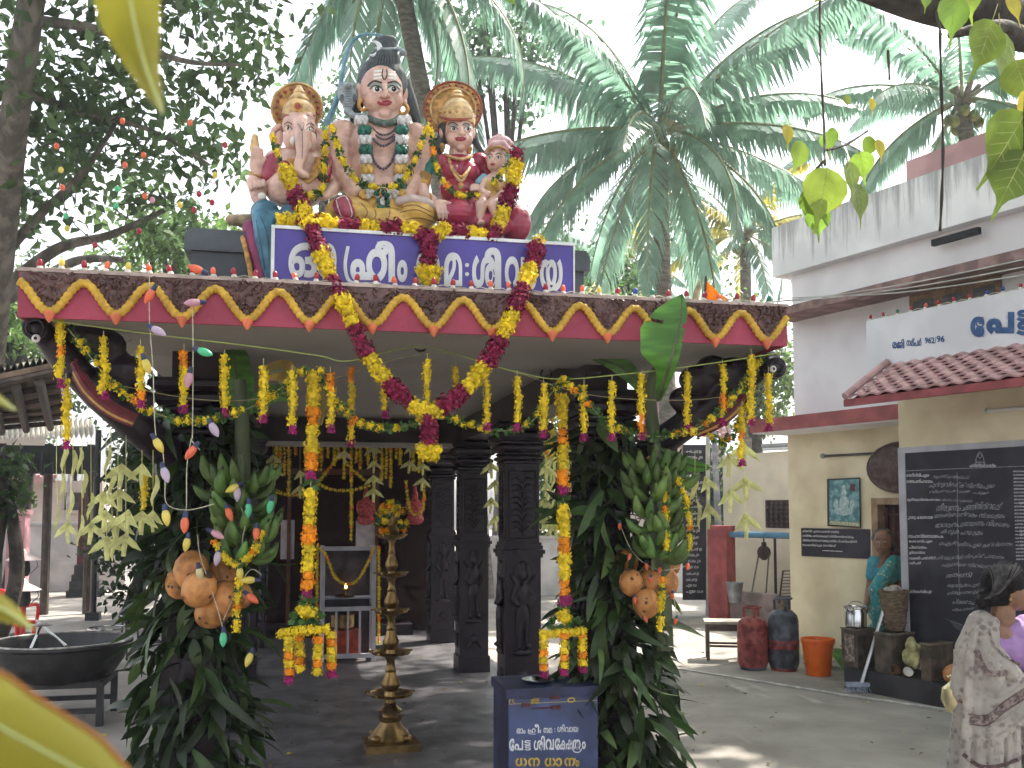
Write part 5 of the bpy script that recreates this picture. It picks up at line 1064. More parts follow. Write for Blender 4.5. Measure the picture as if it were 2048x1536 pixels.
# lower red slab with cream underside
ua = bu(1500, 875, C2-.55); mb = BM(); mb.span((UN, C2-.55, zc), (ua, C2+.001, zc+.15)); mb.span((u16, C2, zc), (ua, C3, zc+.15)); mb.build('porch_slab', redsl, bld, False, fix=True)
mb = BM(); mb.span((UN, C2-.53, zc-.012), (ua-.02, C3-.01, zc-.001)); mb.build('slab_soffit', pinkw, bld, False, fix=True)
# far recessed wall with pierced window
u3 = bu(1448, 1100, C3); mb = BM(); mb.span((bu(1620, 1100, C3)-2, C3, 0), (u3, C3+.2, zc-.013)); mb.build('recessed_wall', mat('cream_wall_paint', (.72, .64, .50), .85, .08, 1.6, bump=.15), bld, False, fix=True)
mb = BM(); mb.span((u16+.001, C2+.001, 0), (u16+.15, C3, zc-.014)); mb.build('return_wall', ochre, bld, False, fix=True)
u0, u1 = bu(1600, 1030, C3), bu(1532, 1030, C3); z0, z1 = bz(1560, 1056, C3), bz(1560, 1000, C3); jm = mat('pierced_brick', (.10, .055, .05), .8, .3, 20)
jali = BM().span((u0-.3, C3-.012, z0), (u1, C3-.002, z1)).build('pierced_window', mat('dark_gap_shade', (.03, .03, .035)), bld, False, fix=True)
for i in range(9):
    for j in range(6):
        uu = u0-.25+(u1-u0+.25)*(i+.5)/9; zz = z0+(z1-z0)*(j+.5)/6; mb = BM(); d_ = .032
        mb.prism([(uu-d_, C3-.04, zz), (uu, C3-.04, zz+d_), (uu+d_, C3-.04, zz), (uu, C3-.04, zz-d_)], (0, 0, 0), (0, .026, 0)); mb.build('block', jm, jali, False, fix=True)
# doorway of the picture wall
df = mat('door_frame_wood', (.30, .20, .12), .6, .2, 8); dl = mat('lattice_brown', (.09, .035, .03), .6, .25, 12)
dr = BM().span((ud0, C2+.1, .0), (ud1-.07, C2+.14, dz-.06)).build('door', mat('door_maroon', (.06, .02, .02), .6, .2, 8), bld, False, fix=True)
mb = BM(); mb.span((ud1-.08, C2-.02, 0), (ud1-.0, C2+.1, dz)); mb.span((ud0, C2-.02, dz-.07), (ud1-.081, C2+.1, dz)); mb.build('door_frame', df, bld, False, fix=True)
for k in range(10):
    BM().span((ud0+.01, C2+.075, .1+k*.19), (ud1-.09, C2+.095, .125+k*.19)).build('rail', dl, dr, False, fix=True)
for k in range(7):
    uu = ud0+.05+k*(ud1-ud0-.17)/6; BM().span((uu-.012, C2+.07, .05), (uu+.012, C2+.0745, dz-.1)).build('bar', dl, dr, False, fix=True)
# projecting porch block with blackboard
ub = bu(1804, 1100, C1); ze = bz(1805, 800, C1); ZE = bz(1688, 806, 7.0)
blk = BM().span((UN, C1, 0), (ub, C2-.001, ze+.45)).build('porch_block', ochre, bld, False, fix=True)
ubl = bu(1815, 1100, C1-.02); zb0, zb1 = bz(1820, 1285, C1), bz(1820, 906, C1)
BM().span((UN, C1-.012, zb0), (ubl, C1-.002, zb1)).build('blackboard', blackb, bld, False, fix=True)
mb = BM(); mb.span((ubl+.001, C1-.02, zb0-.02), (ub+.001, C1-.001, zb1)); mb.span((UN, C1-.021, zb1+.001), (ub+.001, C1-.001, zb1+.055)); mb.build('board_trim', greyt, bld, False, fix=True)
# name parapet over the awning
CS_ = 7.6; usn = bu(1733, 680, CS_); zs0, zs1 = bz(1775, 735, CS_)-.05, bz(1734, 642, CS_)
BM().span((UN, CS_, zs0), (usn, CS_+.12, zs1)).build('name_parapet', mat('pale_parapet_paint', (.66, .66, .69), .85, .08, 2, bump=.12), bld, False, fix=True)
mb = BM(); mb.span((UN, CS_+.121, zs0+.05), (usn-.02, C2-.001, zs0+.12)); mb.build('porch_roof', pinkw, bld, False, fix=True)
lb = mat('blue_letter_paint', (.035, .09, .23), .6, .15, 12)
fb = lambda x, y: B(1740+x/6.649, 580+y/6.649, CS_-.003)
for items in ([('േ', 1335, 1520, 352, 625)], [('പ', 1545, 1915, 290, 590)], [('ട', 1945, 2150, 262, 420)], [('ട', 1945, 2150, 410, 605)], [('രജി', 295, 455, 650, 780)], [('നമ്പർ', 485, 685, 635, 748)], [('962', 728, 858, 628, 712)], [('/', 862, 882, 620, 712)], [('96', 888, 992, 605, 695)]):
    small = items[0][1] < 1000
    if not small:
        mb = MB(); letters(mb, items, lambda x, y: fb(x-6, y-5)-BN*-.0, .09); mb.build('letter_edge', whitepaint, bld, False)
        mb = MB(); letters(mb, items, lambda x, y: B(1740+x/6.649, 580+y/6.649, CS_-.007), .06); mb.build('letter', lb, bld, False)
    else:
        mb = MB(); letters(mb, items, fb, .035); mb.build('letter', lb, bld, False)
# blackboard writing: printed heads on the left, chalk hand in the middle
def BB(x, y): return B(1590+x/3.84, 880+y/3.84, C1-.0155)
heads = [('തന്ത്രിപൂജ', 855, 1030, 255, 290), ('ഗണപതിഹോമം', 857, 1060, 300, 330), ('മൃത്യുഞ്ജയഹോമം', 862, 1112, 445, 475), ('൧൦൮ കലശധാര', 868, 1058, 585, 612), ('സഹസ്രനാമജപം', 872, 1140, 722, 752), ('ഭഗവതിപൂജ', 874, 1056, 766, 792), ('പ്രസാദം', 876, 1012, 810, 835), ('ഉദ്ദയാസ്തമ', 878, 1000, 850, 880), ('വെടി', 878, 962, 895, 918), ('ചാർത്ത്', 968, 1080, 893, 918), ('വഴിപാട്', 878, 968, 932, 955), ('സർവ്വൈശ്വര്യപൂജ', 868, 1050, 1150, 1182)]
for tx, x0, x1, y0, y1 in heads:
    mb = MB(); letters(mb, [(tx, x0, x1, y0, y1)], BB, .03); mb.build('board_heading', whitepaint, bld, False)
hand = [('സമൂഹഅർച്ചന മുഴുക്കാപ്പ്', 1060, 1340, 270, 305), ('ചുറ്റുവിളക്ക് നിത്യപൂജ', 1028, 1530, 325, 375), ('വിശേഷാൽ പൂജ', 1030, 1490, 385, 415), ('പുഷ്പാഞ്ജലി', 1110, 1360, 450, 478), ('നീരാജനം ചെന്നിത്തോട്', 1095, 1590, 480, 540), ('അഷ്ടോത്തരം നിവേദ്യം', 1070, 1620, 555, 595), ('ഭാഗവതപാരായണം വിശേഷം', 1085, 1650, 620, 665), ('കറുകഹോമം', 1125, 1440, 695, 735), ('ഐശ്വര്യപൂജ ഭക്തിഗാനം', 1110, 1670, 780, 825), ('ശിവരാത്രി വിളക്ക് പായസം', 1085, 1610, 880, 920), ('എണ്ണ നിറമാല വഴിപാട്', 1130, 1700, 945, 985), ('ഭരണി', 1165, 1360, 1020, 1060), ('ആയില്യപൂജ', 1170, 1420, 1095, 1130), ('തിരുവാതിര', 1168, 1420, 1160, 1195), ('പ്രദോഷം', 1215, 1420, 1230, 1265), ('ഏകാദശി', 1210, 1370, 1280, 1310)]
for tx, x0, x1, y0, y1 in hand:
    mb = MB(); letters(mb, [(tx, x0, x1, y0, y1)], lambda x, y, c_=(y0+y1)/2: BB(x-(y-c_)*.45+3*math.sin(x*.05), y+7*math.sin(x*.011+c_)+2.5*math.sin(x*.07)), .004); mb.build('chalk_line', chalk, bld, False)
mb = MB(); stroke2(mb, [(835, 238), (1200, 222), (1780, 200)], 4, BB); stroke2(mb, [(1245, 245), (1250, 700), (1262, 1180)], 3, BB); mb.build('ruled_line', chalk, bld, False)
for k in range(26):
    mb = MB(); letters(mb, [(random.choice(['പൂജ ൧൦൦', 'ഹോമം ൨൫', 'ധാര ൫൦', 'മാല ൧൫']), 1675+k*.9, 1900, 232+k*27, 250+k*27)], BB, .03); mb.build('price_line', whitepaint, bld, False)
mb = MB()
stroke2(mb, [(1395, 205), (1390, 150), (1420, 90), (1450, 150), (1448, 205)], 5, BB); stroke2(mb, [(1385, 170), (1460, 170)], 5, BB); stroke2(mb, [(1405, 120), (1418, 105), (1435, 120), (1420, 140), (1405, 120)], 4, BB); stroke2(mb, [(1400, 185), (1440, 185)], 4, BB); mb.build('board_emblem', chalk, bld, False)
mb = MB(); letters(mb, [('പേട്ടശിവക്ഷേത്രം', 1340, 1545, 180, 208)], BB, .03); mb.build('board_heading', whitepaint, bld, False)
mb = MB()
for k in range(14): stroke2(mb, [(1150+k*9, 1370+k*3), (1185+k*9, 1385+k*4), (1230+k*7, 1440+k*5)], 2.0, BB)
mb.build('chalk_smudge', mat('chalk_dust', (.14, .14, .16), .9), bld, False)
# awning: eave board, tiles, hip
tile_m = mat('red_roof_tile', (.46, .28, .28), .7, .2, 9, rnd=.16, bump=.15, bscale=50); eave_m = mat('eave_dark_red', (.26, .055, .06), .6, .2, 6)
CE = 7.0; ue = bu(1690, 800, CE); zr = zs0+.07; zev = ZE+.04; ur = bu(1778, 735, CS_)
BM().span((UN, CE-.02, ZE-.035), (ue, CE+.02, ZE+.03)).build('eave_board', eave_m, bld, False, fix=True)
mb = BM(); mb.prism([(UN, CE+.021, ZE-.03), (UN, CS_-.001, zr-.08), (UN, CS_-.001, zr-.04), (UN, CE+.021, ZE+.02)], (0, 0, 0), (ue-.05-UN, 0, 0)); mb.build('awning_slab', eave_m, bld, False, fix=True)
nr = 9; tw = .165; sl_ = Vector((0, CS_-CE, zr-zev)); sll = math.hypot(CS_-CE, zr-zev); ex = sll/nr
vs = []; nxs = 6                                       # wavy interlocking tile in (u, slope, up) frame
for j in range(2):
    for i in range(nxs+1): vs.append(((i/nxs-.5)*tw*1.02, (j)*ex*1.25, .011*math.sin(i/nxs*2*math.pi)+(.014 if j == 0 else -.004)))
for i in range(nxs+1): vs.append(((i/nxs-.5)*tw*1.02, -.001, .011*math.sin(i/nxs*2*math.pi)-.004))
tfs = [(i, i+1, nxs+2+i, nxs+1+i) for i in range(nxs)]+[(14+i, 15+i, i+1, i) for i in range(nxs)]
su = (-BN*(CE-CS_)*-1); sdv = (BW(0, CS_, zr)-BW(0, CE, zev)).normalized(); nrm = sdv.cross(BU).normalized(); nrm = nrm if nrm.z > 0 else -nrm
tm = MB(); tm.add([BU*x+sdv*y+nrm*z for x, y, z in vs], tfs); tmesh = tm.mesh('tile', tile_m)
cnt = 0
for r in range(nr):
    zz = zev+(zr-zev)*r/nr; cc = CE+(CS_-CE)*r/nr; uend = ue+(ur-ue)*(r+.5)/nr; u = uend-tw*.5-(tw*.5 if r % 2 else 0); k = 0
    while u > UN+.5 and k < 31:
        link('tile', tmesh, bld, BW(u, cc, zz+.01)); u -= tw; k += 1
MB().tube([BW(ue, CE, zev+.02), BW(ur, CS_-.02, zr+.03)], .035, 8).build('hip_tile', tile_m, bld)
# things on the building
t = thing('lamp_string', 'row of small coloured lamps on the name parapet over the awning', 'string light', BW(usn, CS_, zs1), 'rows of coloured lamps')
n_ = 26; W3 = []
for i in range(n_):
    p = BW(usn-.03-i*.155, CS_+.03, zs1+.004); c = ['red', 'red', 'green', 'red', 'orange', 'red', 'red', 'red', 'blue', 'blue', 'red', 'red', 'green', 'green', 'red'][i % 15]
    b = link('lamp_bulb', bulb_me[c], t, p, (random.gauss(0, .15), random.gauss(0, .15), 0), 1.25); s_ = bpy.data.objects.new('socket', sk_me); COL.objects.link(s_); s_.parent = b; W3 += [p+Vector((0, .01, .005)), p-BU*.07+Vector((0, 0, random.uniform(.004, .02)))]
MB().tube(crom(W3, 3), .004, 5).build('wire', wire_m, t)
tubem = mat('tube_lamp_white', (.7, .7, .68), .3, .04, 8); fixm = mat('lamp_fixture_grey', (.30, .30, .31), .5, .1, 8)
t = thing('tube_lamp', 'tube lamp fixture under the far end of the red slab', 'lamp', B(1565, 895, C3-.1)); a, b = B(1526, 893, C3-.06), B(1606, 889, C3-.06)
MB().tube([a, b], .045, 6).build('fixture', fixm, t); MB().tube([a+Vector((-.02, -.05, -.05)), b+Vector((-.02, -.05, -.05))], .022, 8).build('tube', tubem, t)
t = thing('tube_lamp', 'tube lamp on the ochre wall under the tiled awning', 'lamp', B(2010, 818, C1-.05)); a, b = B(1972, 822, C1-.04), B(2090, 812, C1-.04)
MB().tube([a, b], .016, 8).build('tube', tubem, t); MB().tube([a, a.lerp(b, .03)], .02, 8).build('tube_cap', mat('lamp_cap_teal', (.2, .35, .36), .4), t)
t = thing('wall_picture', 'framed bluish print of a seated deity on the ochre wall', 'picture', B(1688, 1055, C2))
def pw(x, y, o=.0): return B(x, y, C2-.02-o)
MB().prism([pw(1656, 958), pw(1720, 955), pw(1722, 1056), pw(1657, 1052)], (0, 0, 0), -BN*-.018).build('frame', mat('picture_frame_dark', (.04, .045, .05), .4), t, False, fix=True)
MB().prism([pw(1659, 961, .02), pw(1718, 958, .02), pw(1719, 1045, .02), pw(1659, 1041, .02)], (0, 0, 0), BN*-.002).build('print', mat('print_blue', (.12, .30, .33), .35, .35, 14, col2=(.22, .42, .45)), t, False, fix=True)
MB().prism([pw(1659, 1041.5, .02), pw(1719, 1045.5, .02), pw(1719, 1053, .02), pw(1659, 1049, .02)], (0, 0, 0), BN*-.002).build('caption_strip', mat('print_caption', (.45, .46, .30), .5, .3, 60), t, False, fix=True)
pf = mat('print_pale_figure', (.40, .52, .52), .4, .2, 30)
for cx, cy, a, b in ((1688, 1022, 18, 9), (1688, 1006, 10, 14), (1688, 986, 5.5, 7), (1688, 976, 4, 6), (1672, 1008, 5, 10), (1704, 1008, 5, 10)):
    mb = MB(); mb.add([pw(cx+a*math.cos(q), cy+b*math.sin(q), .023+.001*(a % 3)) for q in np.linspace(0, 6.28, 17)[:-1]], [tuple(range(16))]); mb.build('printed_figure', pf, t, False)
mb = MB(); mb.add([pw(1700, 968, .0265), pw(1710, 968, .0265), pw(1710, 982, .0265), pw(1700, 982, .0265)], [(0, 1, 2, 3)]); mb.build('printed_stamp', mat('print_red', (.16, .06, .08), .5), t, False)
t = thing('notice_sign', 'black painted notice with four lines of Malayalam below the framed print', 'sign', B(1670, 1110, C2))
MB().prism([pw(1602, 1056, -.01), pw(1740, 1058.5, -.01), pw(1740, 1118, -.01), pw(1603, 1112, -.01)], (0, 0, 0), BN*-.008).build('panel', blackb, t, False, fix=True)
for k, (tx, x1) in enumerate((('കിണറിൽ എണ്ണകലർന്ന തേങ്ങ', 1678), ('വസ്ത്രം ഒന്നിക്കരുത് സ്ത്രീജനങ്ങൾക്കും', 1708), ('വിശ്രമത്തിനാണ് അനുവദനീയ ക്ഷേത്രകമ്മിറ്റി', 1714), ('സഹകരിക്കുക ജനങ്ങൾ', 1672))):
    mb = MB(); y = 1059+k*9.2; letters(mb, [(tx, 1605, x1, y, y+6.5)], lambda x, y: pw(x, y+(x-1605)*.03, -.006), .03); mb.build('text_line', whitepaint, t, False)
mb = MB(); stroke2(mb, [(1645, 1101), (1685, 1103)], 1.5, lambda x, y: pw(x, y, -.006)); mb.build('text_line', whitepaint, t, False)
t = thing('oval_plaque', 'dark carved oval shield hung high on the ochre wall', 'plaque', B(1790, 980, C2)); c = B(1800, 935, C2-.06); mb = MB(); pr = []
for k in range(6): pr.append((math.cos(k/5*math.pi/2), math.sin(k/5*math.pi/2)))
ring = [(a, b) for a, b in pr]; vs = []; NS = 28
for a, b in ring: vs += [c+BU*(.42*a*math.cos(q))+ZV*(.26*a*math.sin(q))+BN*(.05*b) for q in np.linspace(0, 6.283, NS+1)[:-1]]
mb.add(vs, [(i*NS+j, i*NS+(j+1) % NS, (i+1)*NS+(j+1) % NS, (i+1)*NS+j) for i in range(5) for j in range(NS)]); mb.build('shield', mat('shield_brown', (.08, .05, .045), .45, .35, 16, bump=.5, bscale=40), t, fix=True)
MB().tube([c+BU*.42*math.cos(q)+ZV*.26*math.sin(q) for q in np.linspace(0, 6.283, NS+1)[:-1]], .014, 6, close=True).build('rim', mat('shield_rim', (.10, .06, .05), .4), t)
t = thing('conduit_pipe', 'thin dark conduit pipe running along the top of the ochre wall', 'pipe', B(1650, 912, C2)); MB().tube([B(1650, 912, C2-.03), B(1800, 904, C2-.03)], .014, 8).build('pipe', mat('conduit_dark', (.05, .05, .055), .5), t); MB().ell(B(1645, 912, C2-.03), (.03, .03, .03), 10, 7).build('junction_box', fixm, t)
# power cables across to the building
t = thing('power_cable', 'bundle of sagging power cables running along the upper storey', 'cable', B(1580, 600, 8.0))
for k, (y0, y1, y2) in enumerate(((602, 578, 528), (596, 585, 545), (600, 570, 512))): MB().tube(crom([W(1190, 598+3*k, 9), B(1420, 604+2*k, 8.6), B(1580, y0, 7.9), B(1800, y1, 7.6), B(2080, y2, 7.3)], 6), .006, 5).build('wire', mat('cable_pale', (.42, .42, .40), .6), t)

# ================================================================== yard things on the right
dkst = mat('black_plinth', (.035, .032, .036), .7, .3, 4, bump=.3, bscale=30); pu0, pu1 = bu(1930, 1424, CP)-1.2, bu(1689, 1375, CP)
t = thing('wall_bench', 'low black plinth along the wall below the blackboard', 'plinth', BW(pu1, CP, 0)); BM().span((pu0, CP, 0), (pu1, C1-.002, .2)).build('block', dkst, t, False, fix=True)
crw = mat('crate_tin', (.085, .06, .045), .6, .4, 12, bump=.2, bscale=40); crl = mat('crate_faded_label', (.22, .17, .14), .8, .5, 30)
def crate(label, x0, x1, c0, c1, z0, z1, open_=True, lab=True, group='rusty tin crates below the blackboard'):
    u0, u1 = bu(x1, 1330, c0), bu(x0, 1330, c0); t = thing('tin_crate', label, 'crate', BW((u0+u1)/2, (c0+c1)/2, z0), group); w_ = .012
    for nm, a, b in (('front_panel', (u0, c0, z0), (u1, c0+w_, z1)), ('back_panel', (u0, c1-w_, z0), (u1, c1, z1)), ('side_panel', (u0, c0+w_+.001, z0), (u0+w_, c1-w_-.001, z1)), ('side_panel', (u1-w_, c0+w_+.001, z0), (u1, c1-w_-.001, z1)), ('bottom', (u0+w_, c0+w_, z0+.002), (u1-w_, c1-w_, z0+.014))): BM().span(a, b).build(nm, crw, t, False, fix=True)
    mb = BM(); mb.span((u0-.006, c0-.006, z1-.012), (u1+.006, c0, z1+.004)); mb.span((u0-.006, c0+.001, z1-.012), (u0, c1, z1+.004)); mb.build('rim', mat('crate_rim', (.16, .13, .10), .5, .3, 20), t, False, fix=True)
    if lab: BM().span((u0+(u1-u0)*.2, c0-.003, z0+(z1-z0)*.15), (u0+(u1-u0)*.8, c0-.001, z0+(z1-z0)*.85)).build('faded_label', crl, t, False, fix=True)
    return t
crate('rusty tin crate under the steel milk can, pale label on its front', 1684, 1716, CP+.03, CP+.3, .2, .56)
crate('plain rusty tin crate in the middle of the row below the blackboard', 1750, 1785, CP+.03, CP+.33, .2, .56, lab=False)
crate('shorter open tin crate nearest the walking woman', 1842, 1862, CP+.03, CP+.33, .2, .52, lab=False)
bam = mat('basket_brown', (.16, .115, .07), .8, .35, 24, bump=.6, bscale=90, stretch=(1, 1, 3)); p = B(1790, 1256, CP+.27); z0 = .565
t = thing('tall_basket', 'tall tapering brown basket with cloth on top beside the teal sari', 'basket', (p.x, p.y, z0)); h = bz(1788, 1180, CP+.27)-z0
MB().lathe([(.085, 0), (.09, .01), (.12, h*.6), (.135, h-.02), (.142, h-.015), (.142, h), (.125, h), (.12, h-.02)], 14, (p.x, p.y, z0)).build('body', bam, t)
for k in range(3): MB().tube([Vector((p.x, p.y, z0+h*(.2+.3*k)))+Vector((math.cos(q), math.sin(q), 0))*(.1+.035*(.2+.3*k)) for q in np.linspace(0, 6.283, 15)[:-1]], .006, 5, close=True).build('hoop', bam, t)
mb = MB()
for k in range(9): mb.ell(Vector((p.x, p.y, z0+h))+Vector((random.uniform(-.08, .08), random.uniform(-.08, .08), random.uniform(-.005, .03))), (.05, .05, .02), 8, 5)
fused(mb, 'cloth', mat('cloth_dirty_white', (.33, .29, .26), .9, .3, 20), t, .012, 2)
steel = mat('bright_steel', (.55, .55, .55), .18, .05, 10, metal=1.0); p = B(1712, 1256, CP+.16); z0 = .562
t = thing('steel_can', 'shiny steel milk can standing on the labelled crate', 'can', (p.x, p.y, z0)); MB().lathe([(.09, 0), (.1, .01), (.1, .15), (.092, .165), (.092, .175), (.112, .18), (.112, .196), (.1, .2), (.098, .19)], 22, (p.x, p.y, z0), cap=True).build('body', steel, t); MB().tube([Vector((p.x, p.y, z0+.17))+RV*.1*math.cos(q)+ZV*(.075*math.sin(q)) for q in np.linspace(0, 3.14, 12)], .005, 6).build('handle', steel, t)
a, b = G(1724, 1385), B(1770, 1210, CP+.2); brm = mat('broom_blue_bristle', (.38, .42, .52), .8, .3, 40); alu2 = mat('broom_handle', (.58, .60, .62), .3, .1, 10, metal=.5); dirn = (b-(a+ZV*.09)).normalized()
t = thing('push_broom', 'push broom with pale blue bristles leaning against the black plinth', 'broom', a)
MB().tube([a+ZV*.09, b], .016, 8).build('handle', alu2, t); ax = RV; MB().box(a+ZV*.075, (.30, .06, .035), rot=-PSI).build('head', mat('broom_head', (.3, .33, .42), .5), t, False)
mb = MB()
for k in range(110):
    q = a+RV*random.uniform(-.14, .14)+HV*random.uniform(-.025, .025)+ZV*.06; e = q+RV*random.gauss(0, .014)+HV*random.gauss(0, .012)-ZV*.056; mb.tube([q, e], [.0035, .002], 3, cap=False)
o = mb.build('bristles', brm, t); o['kind'] = 'stuff'
orange = mat('orange_plastic', (.85, .16, .01), .35, .08, 6, spec=.5, trans=.12); p = G(1637, 1350)
t = thing('orange_bucket', 'bright orange plastic bucket standing on the yard near the gas cylinders', 'bucket', p)
MB().lathe([(.118, 0), (.122, .005), (.158, .34), (.17, .345), (.17, .37), (.158, .372), (.152, .34), (.116, .012)], 26, p).build('body', orange, t); MB().tube([p+ZV*.36+RV*.165*math.cos(q)+ZV*.0+HV*(.165*math.sin(q)) for q in np.linspace(3.3, 6.1, 12)], .004, 6).build('handle', steel, t)
MB().lathe([(.172, .325), (.172, .332), (.164, .332)], 26, p, cap=False).build('rim_band', orange, t)
def cylinder(label, px, py, h, m1, m2, band):
    p = G(px, py); t = thing('gas_cylinder', label, 'gas cylinder', p, 'gas cylinders in the yard'); r = .158
    MB().lathe([(r*.82, 0), (r*.82, .03), (r*.9, .032), (r, .08), (r*1.01, .1), (r*1.01, .27), (r*1.025, .275), (r*1.025, .285), (r*1.01, .29), (r, h*.68), (r*.9, h*.76), (r*.6, h*.82), (r*.2, h*.84)], 26, p).build('body', m1, t)
    if band: MB().lathe([(r*1.022, h*.30), (r*1.024, h*.3+.001), (r*1.024, h*.42), (r*1.02, h*.42+.001)], 26, p, cap=False).build('paint_band', m2, t)
    MB().lathe([(.03, h*.82), (.03, h*.9), (.02, h*.93), (.02, h*.96)], 10, p).build('valve', mat('valve_brass', (.25, .2, .12), .4, .2, 20, metal=.6), t)
    mb = MB()
    for q in (R(20), R(140), R(260)): mb.tube([p+Vector((math.cos(q)*.085, math.sin(q)*.085, h*.79)), p+Vector((math.cos(q)*.09, math.sin(q)*.09, h*.985))], .014, 6)
    mb.build('guard_post', m1, t)
    MB().tube([p+Vector((math.cos(q)*.092, math.sin(q)*.092, h*.985)) for q in np.linspace(0, 6.283, 19)[:-1]], .012, 7, close=True).build('guard_ring', m1, t); MB().lathe([(r*.84, 0), (r*.86, .004), (r*.86, .03)], 24, p, cap=False).build('foot_ring', m2, t)
cr1 = mat('cylinder_red', (.16, .03, .028), .55, .25, 13, col2=(.30, .06, .055), det=9, bump=.2, ramp=(.38, .55)); cb1 = mat('cylinder_blue_grey', (.03, .032, .045), .45, .25, 13, col2=(.075, .08, .11), det=9, bump=.2, ramp=(.4, .6), spec=.5)
cylinder('dull red gas cylinder standing next to the small wooden stool', 1506, 1338, .66, cr1, cb1, False); cylinder('dark blue gas cylinder with a red band beside the red one', 1568, 1340, .76, cb1, cr1, True)
stw = mat('stool_wood', (.10, .07, .055), .6, .3, 12, stretch=(1, 1, 4)); p = G(1448, 1318)
t = thing('wooden_stool', 'small wooden stool with pale worn top left of the gas cylinders', 'stool', p); ro = Matrix.Rotation(-PSI-.15, 3, 'Z'); MB().box(p+ZV*.42, (.44, .34, .03), rot=ro).build('seat', mat('stool_top', (.34, .30, .25), .6, .2, 8), t, False)
for sx in (-1, 1):
    for sy in (-1, 1): MB().box(p+ro@Vector((sx*.18, sy*.13, .202)), (.035, .035, .404), rot=ro).build('leg', stw, t, False)
for sy in (-1, 1):
    MB().box(p+ro@Vector((0, sy*.13, .36)), (.32, .025, .06), rot=ro).build('apron', stw, t, False); MB().box(p+ro@Vector((0, sy*.13, .16)), (.32, .02, .025), rot=ro).build('stretcher', stw, t, False)
# green leaf heap and leaf bags on the plinth
t = thing('leaf_heap', 'heap of cut green banana leaves behind the orange bucket', 'leaves', B(1665, 1320, CP+.3)); 
for k in range(7):
    c = B(1650+k*6, 1300-3*(k % 3), C2-.35); M = Matrix.Rotation(k*.7, 3, 'Z')@Matrix.Rotation(random.uniform(-.3, .3), 3, 'X'); link('leaf', leaf_mesh('leaf', mat('cut_leaf_green', (.10, .24, .05), .5, .2, 8, trans=.2), .36, .09, .3), t, (c.x, c.y, .06+.035*k), M)
t = thing('leaf_bundle', 'crumpled pale yellow leaf bundle between the two right crates', 'bundle', B(1825, 1335, CP+.06)); mb = MB(); c = B(1825, 1310, CP+.12)
for k in range(12): mb.ell(c+BU*random.uniform(-.06, .06)+ZV*random.uniform(-.08, .13)+BN*random.uniform(-.05, .04), (.035, .05, .055), 7, 5, Matrix.Rotation(random.uniform(0, 3), 3, 'X'))
fused(mb, 'bundle', mat('dry_leaf_yellow', (.46, .42, .20), .7, .35, 14, bump=.8, bscale=25, bumpd=.03), t, .011, 1)
shell = mat('coconut_shell_brown', (.12, .07, .04), .8, .3, 20); meat = mat('coconut_white', (.62, .6, .55), .6, .05, 10)
for k, (x, lb_) in enumerate(((1790, 'dark broken coconut shell on the plinth before the middle crate'), (1816, 'halved coconut showing white flesh on the plinth by the leaf bundle'))):
    c = B(x, 1332, CP+.03); t = thing('coconut_half', lb_, 'coconut', c); rt = Matrix.Rotation(R(60), 3, RV)@Matrix.Rotation(.4*k, 3, 'Z'); o_ = Vector((c.x, c.y, .25)); MB().lathe([(.0, -.05), (.03, -.042), (.048, -.015), (.05, 0), (.044, 0)], 14, o_, rot=rt, cap=False).build('shell', shell, t)
    MB().lathe([(.0, -.04), (.028, -.03), (.04, -.008), (.045, .0005)], 14, o_, rot=rt, cap=False).build('flesh', meat if k else shell, t)
c = B(1907, 1340, CP+.1); t = thing('loose_coconut', 'single orange-brown coconut on the plinth behind the walking woman', 'coconut', c); link('husk', COCO[0], t, (c.x, c.y, .285), (.3, 1.2, .4), .95)
# well with posts, pipe and pulley
wr = mat('well_red_paint', (.30, .07, .07), .7, .25, 5, bump=.2); pipe_b = mat('pipe_blue', (.07, .18, .30), .45, .15, 8); a, b = G(1445, 1246), G(1600, 1262); zpi = 1.7-(1068-1016)/1950*14.5; iron = mat('rusty_iron', (.05, .03, .028), .7, .35, 20)
t = thing('draw_well', 'well with red posts and a blue pipe carrying a rope pulley', 'well', a); dv = (b-a).normalized(); nv = Vector((-dv.y, dv.x, 0))
def wbox(nm, c, d, m, par=t): MB().box(c, d, rot=Matrix((dv, nv, ZV)).transposed()).build(nm, m, par, False)
wbox('post', a+ZV*.72, (.34, .22, 1.44), wr); wbox('post', b+ZV*.72, (.14, .22, 1.44), wr); MB().tube([a+ZV*zpi+dv*.1, b+ZV*zpi-dv*.03], .045, 12).build('cross_pipe', pipe_b, t)
wbox('well_wall', (a+b)/2+ZV*.24+nv*.02, ((b-a).length-.25, .14, .48), mat('well_wall_grey', (.26, .20, .19), .8, .25, 5))
pc = D(1528, 1105, 14.4); MB().tube([pc+dv*.0+ZV*.24, pc+ZV*.12], .012, 6).build('hook', iron, t)
MB().lathe([(.05, -.03), (.1, -.028), (.1, -.02), (.08, -.012), (.08, .012), (.1, .02), (.1, .028), (.05, .03)], 20, pc, rot=Matrix.Rotation(R(90), 3, dv)).build('pulley_wheel', iron, t); rp = mat('well_rope', (.16, .13, .11), .9, .2, 40)
for q, e in ((-1, D(1500, 1205, 14.3)), (1, D(1530, 1215, 14.3))): MB().tube([pc+dv*.085*q, e], .012, 6).build('rope', rp, t)
wbox('wheel_frame', pc+ZV*.02, (.03, .09, .26), iron); wbox('rope_post', D(1551, 1150, 14.5), (.03, .03, 1.15), iron)
t = thing('wire_screen', 'rectangular wire screen leaning against the wall behind the dark cylinder', 'screen', D(1580, 1200, 13.5)); cs = [D(1566, 1142, 13.4), D(1592, 1142, 13.4), D(1586, 1206, 13.2), D(1558, 1206, 13.2)]
MB().tube(cs, .014, 6, close=True).build('frame', iron, t)
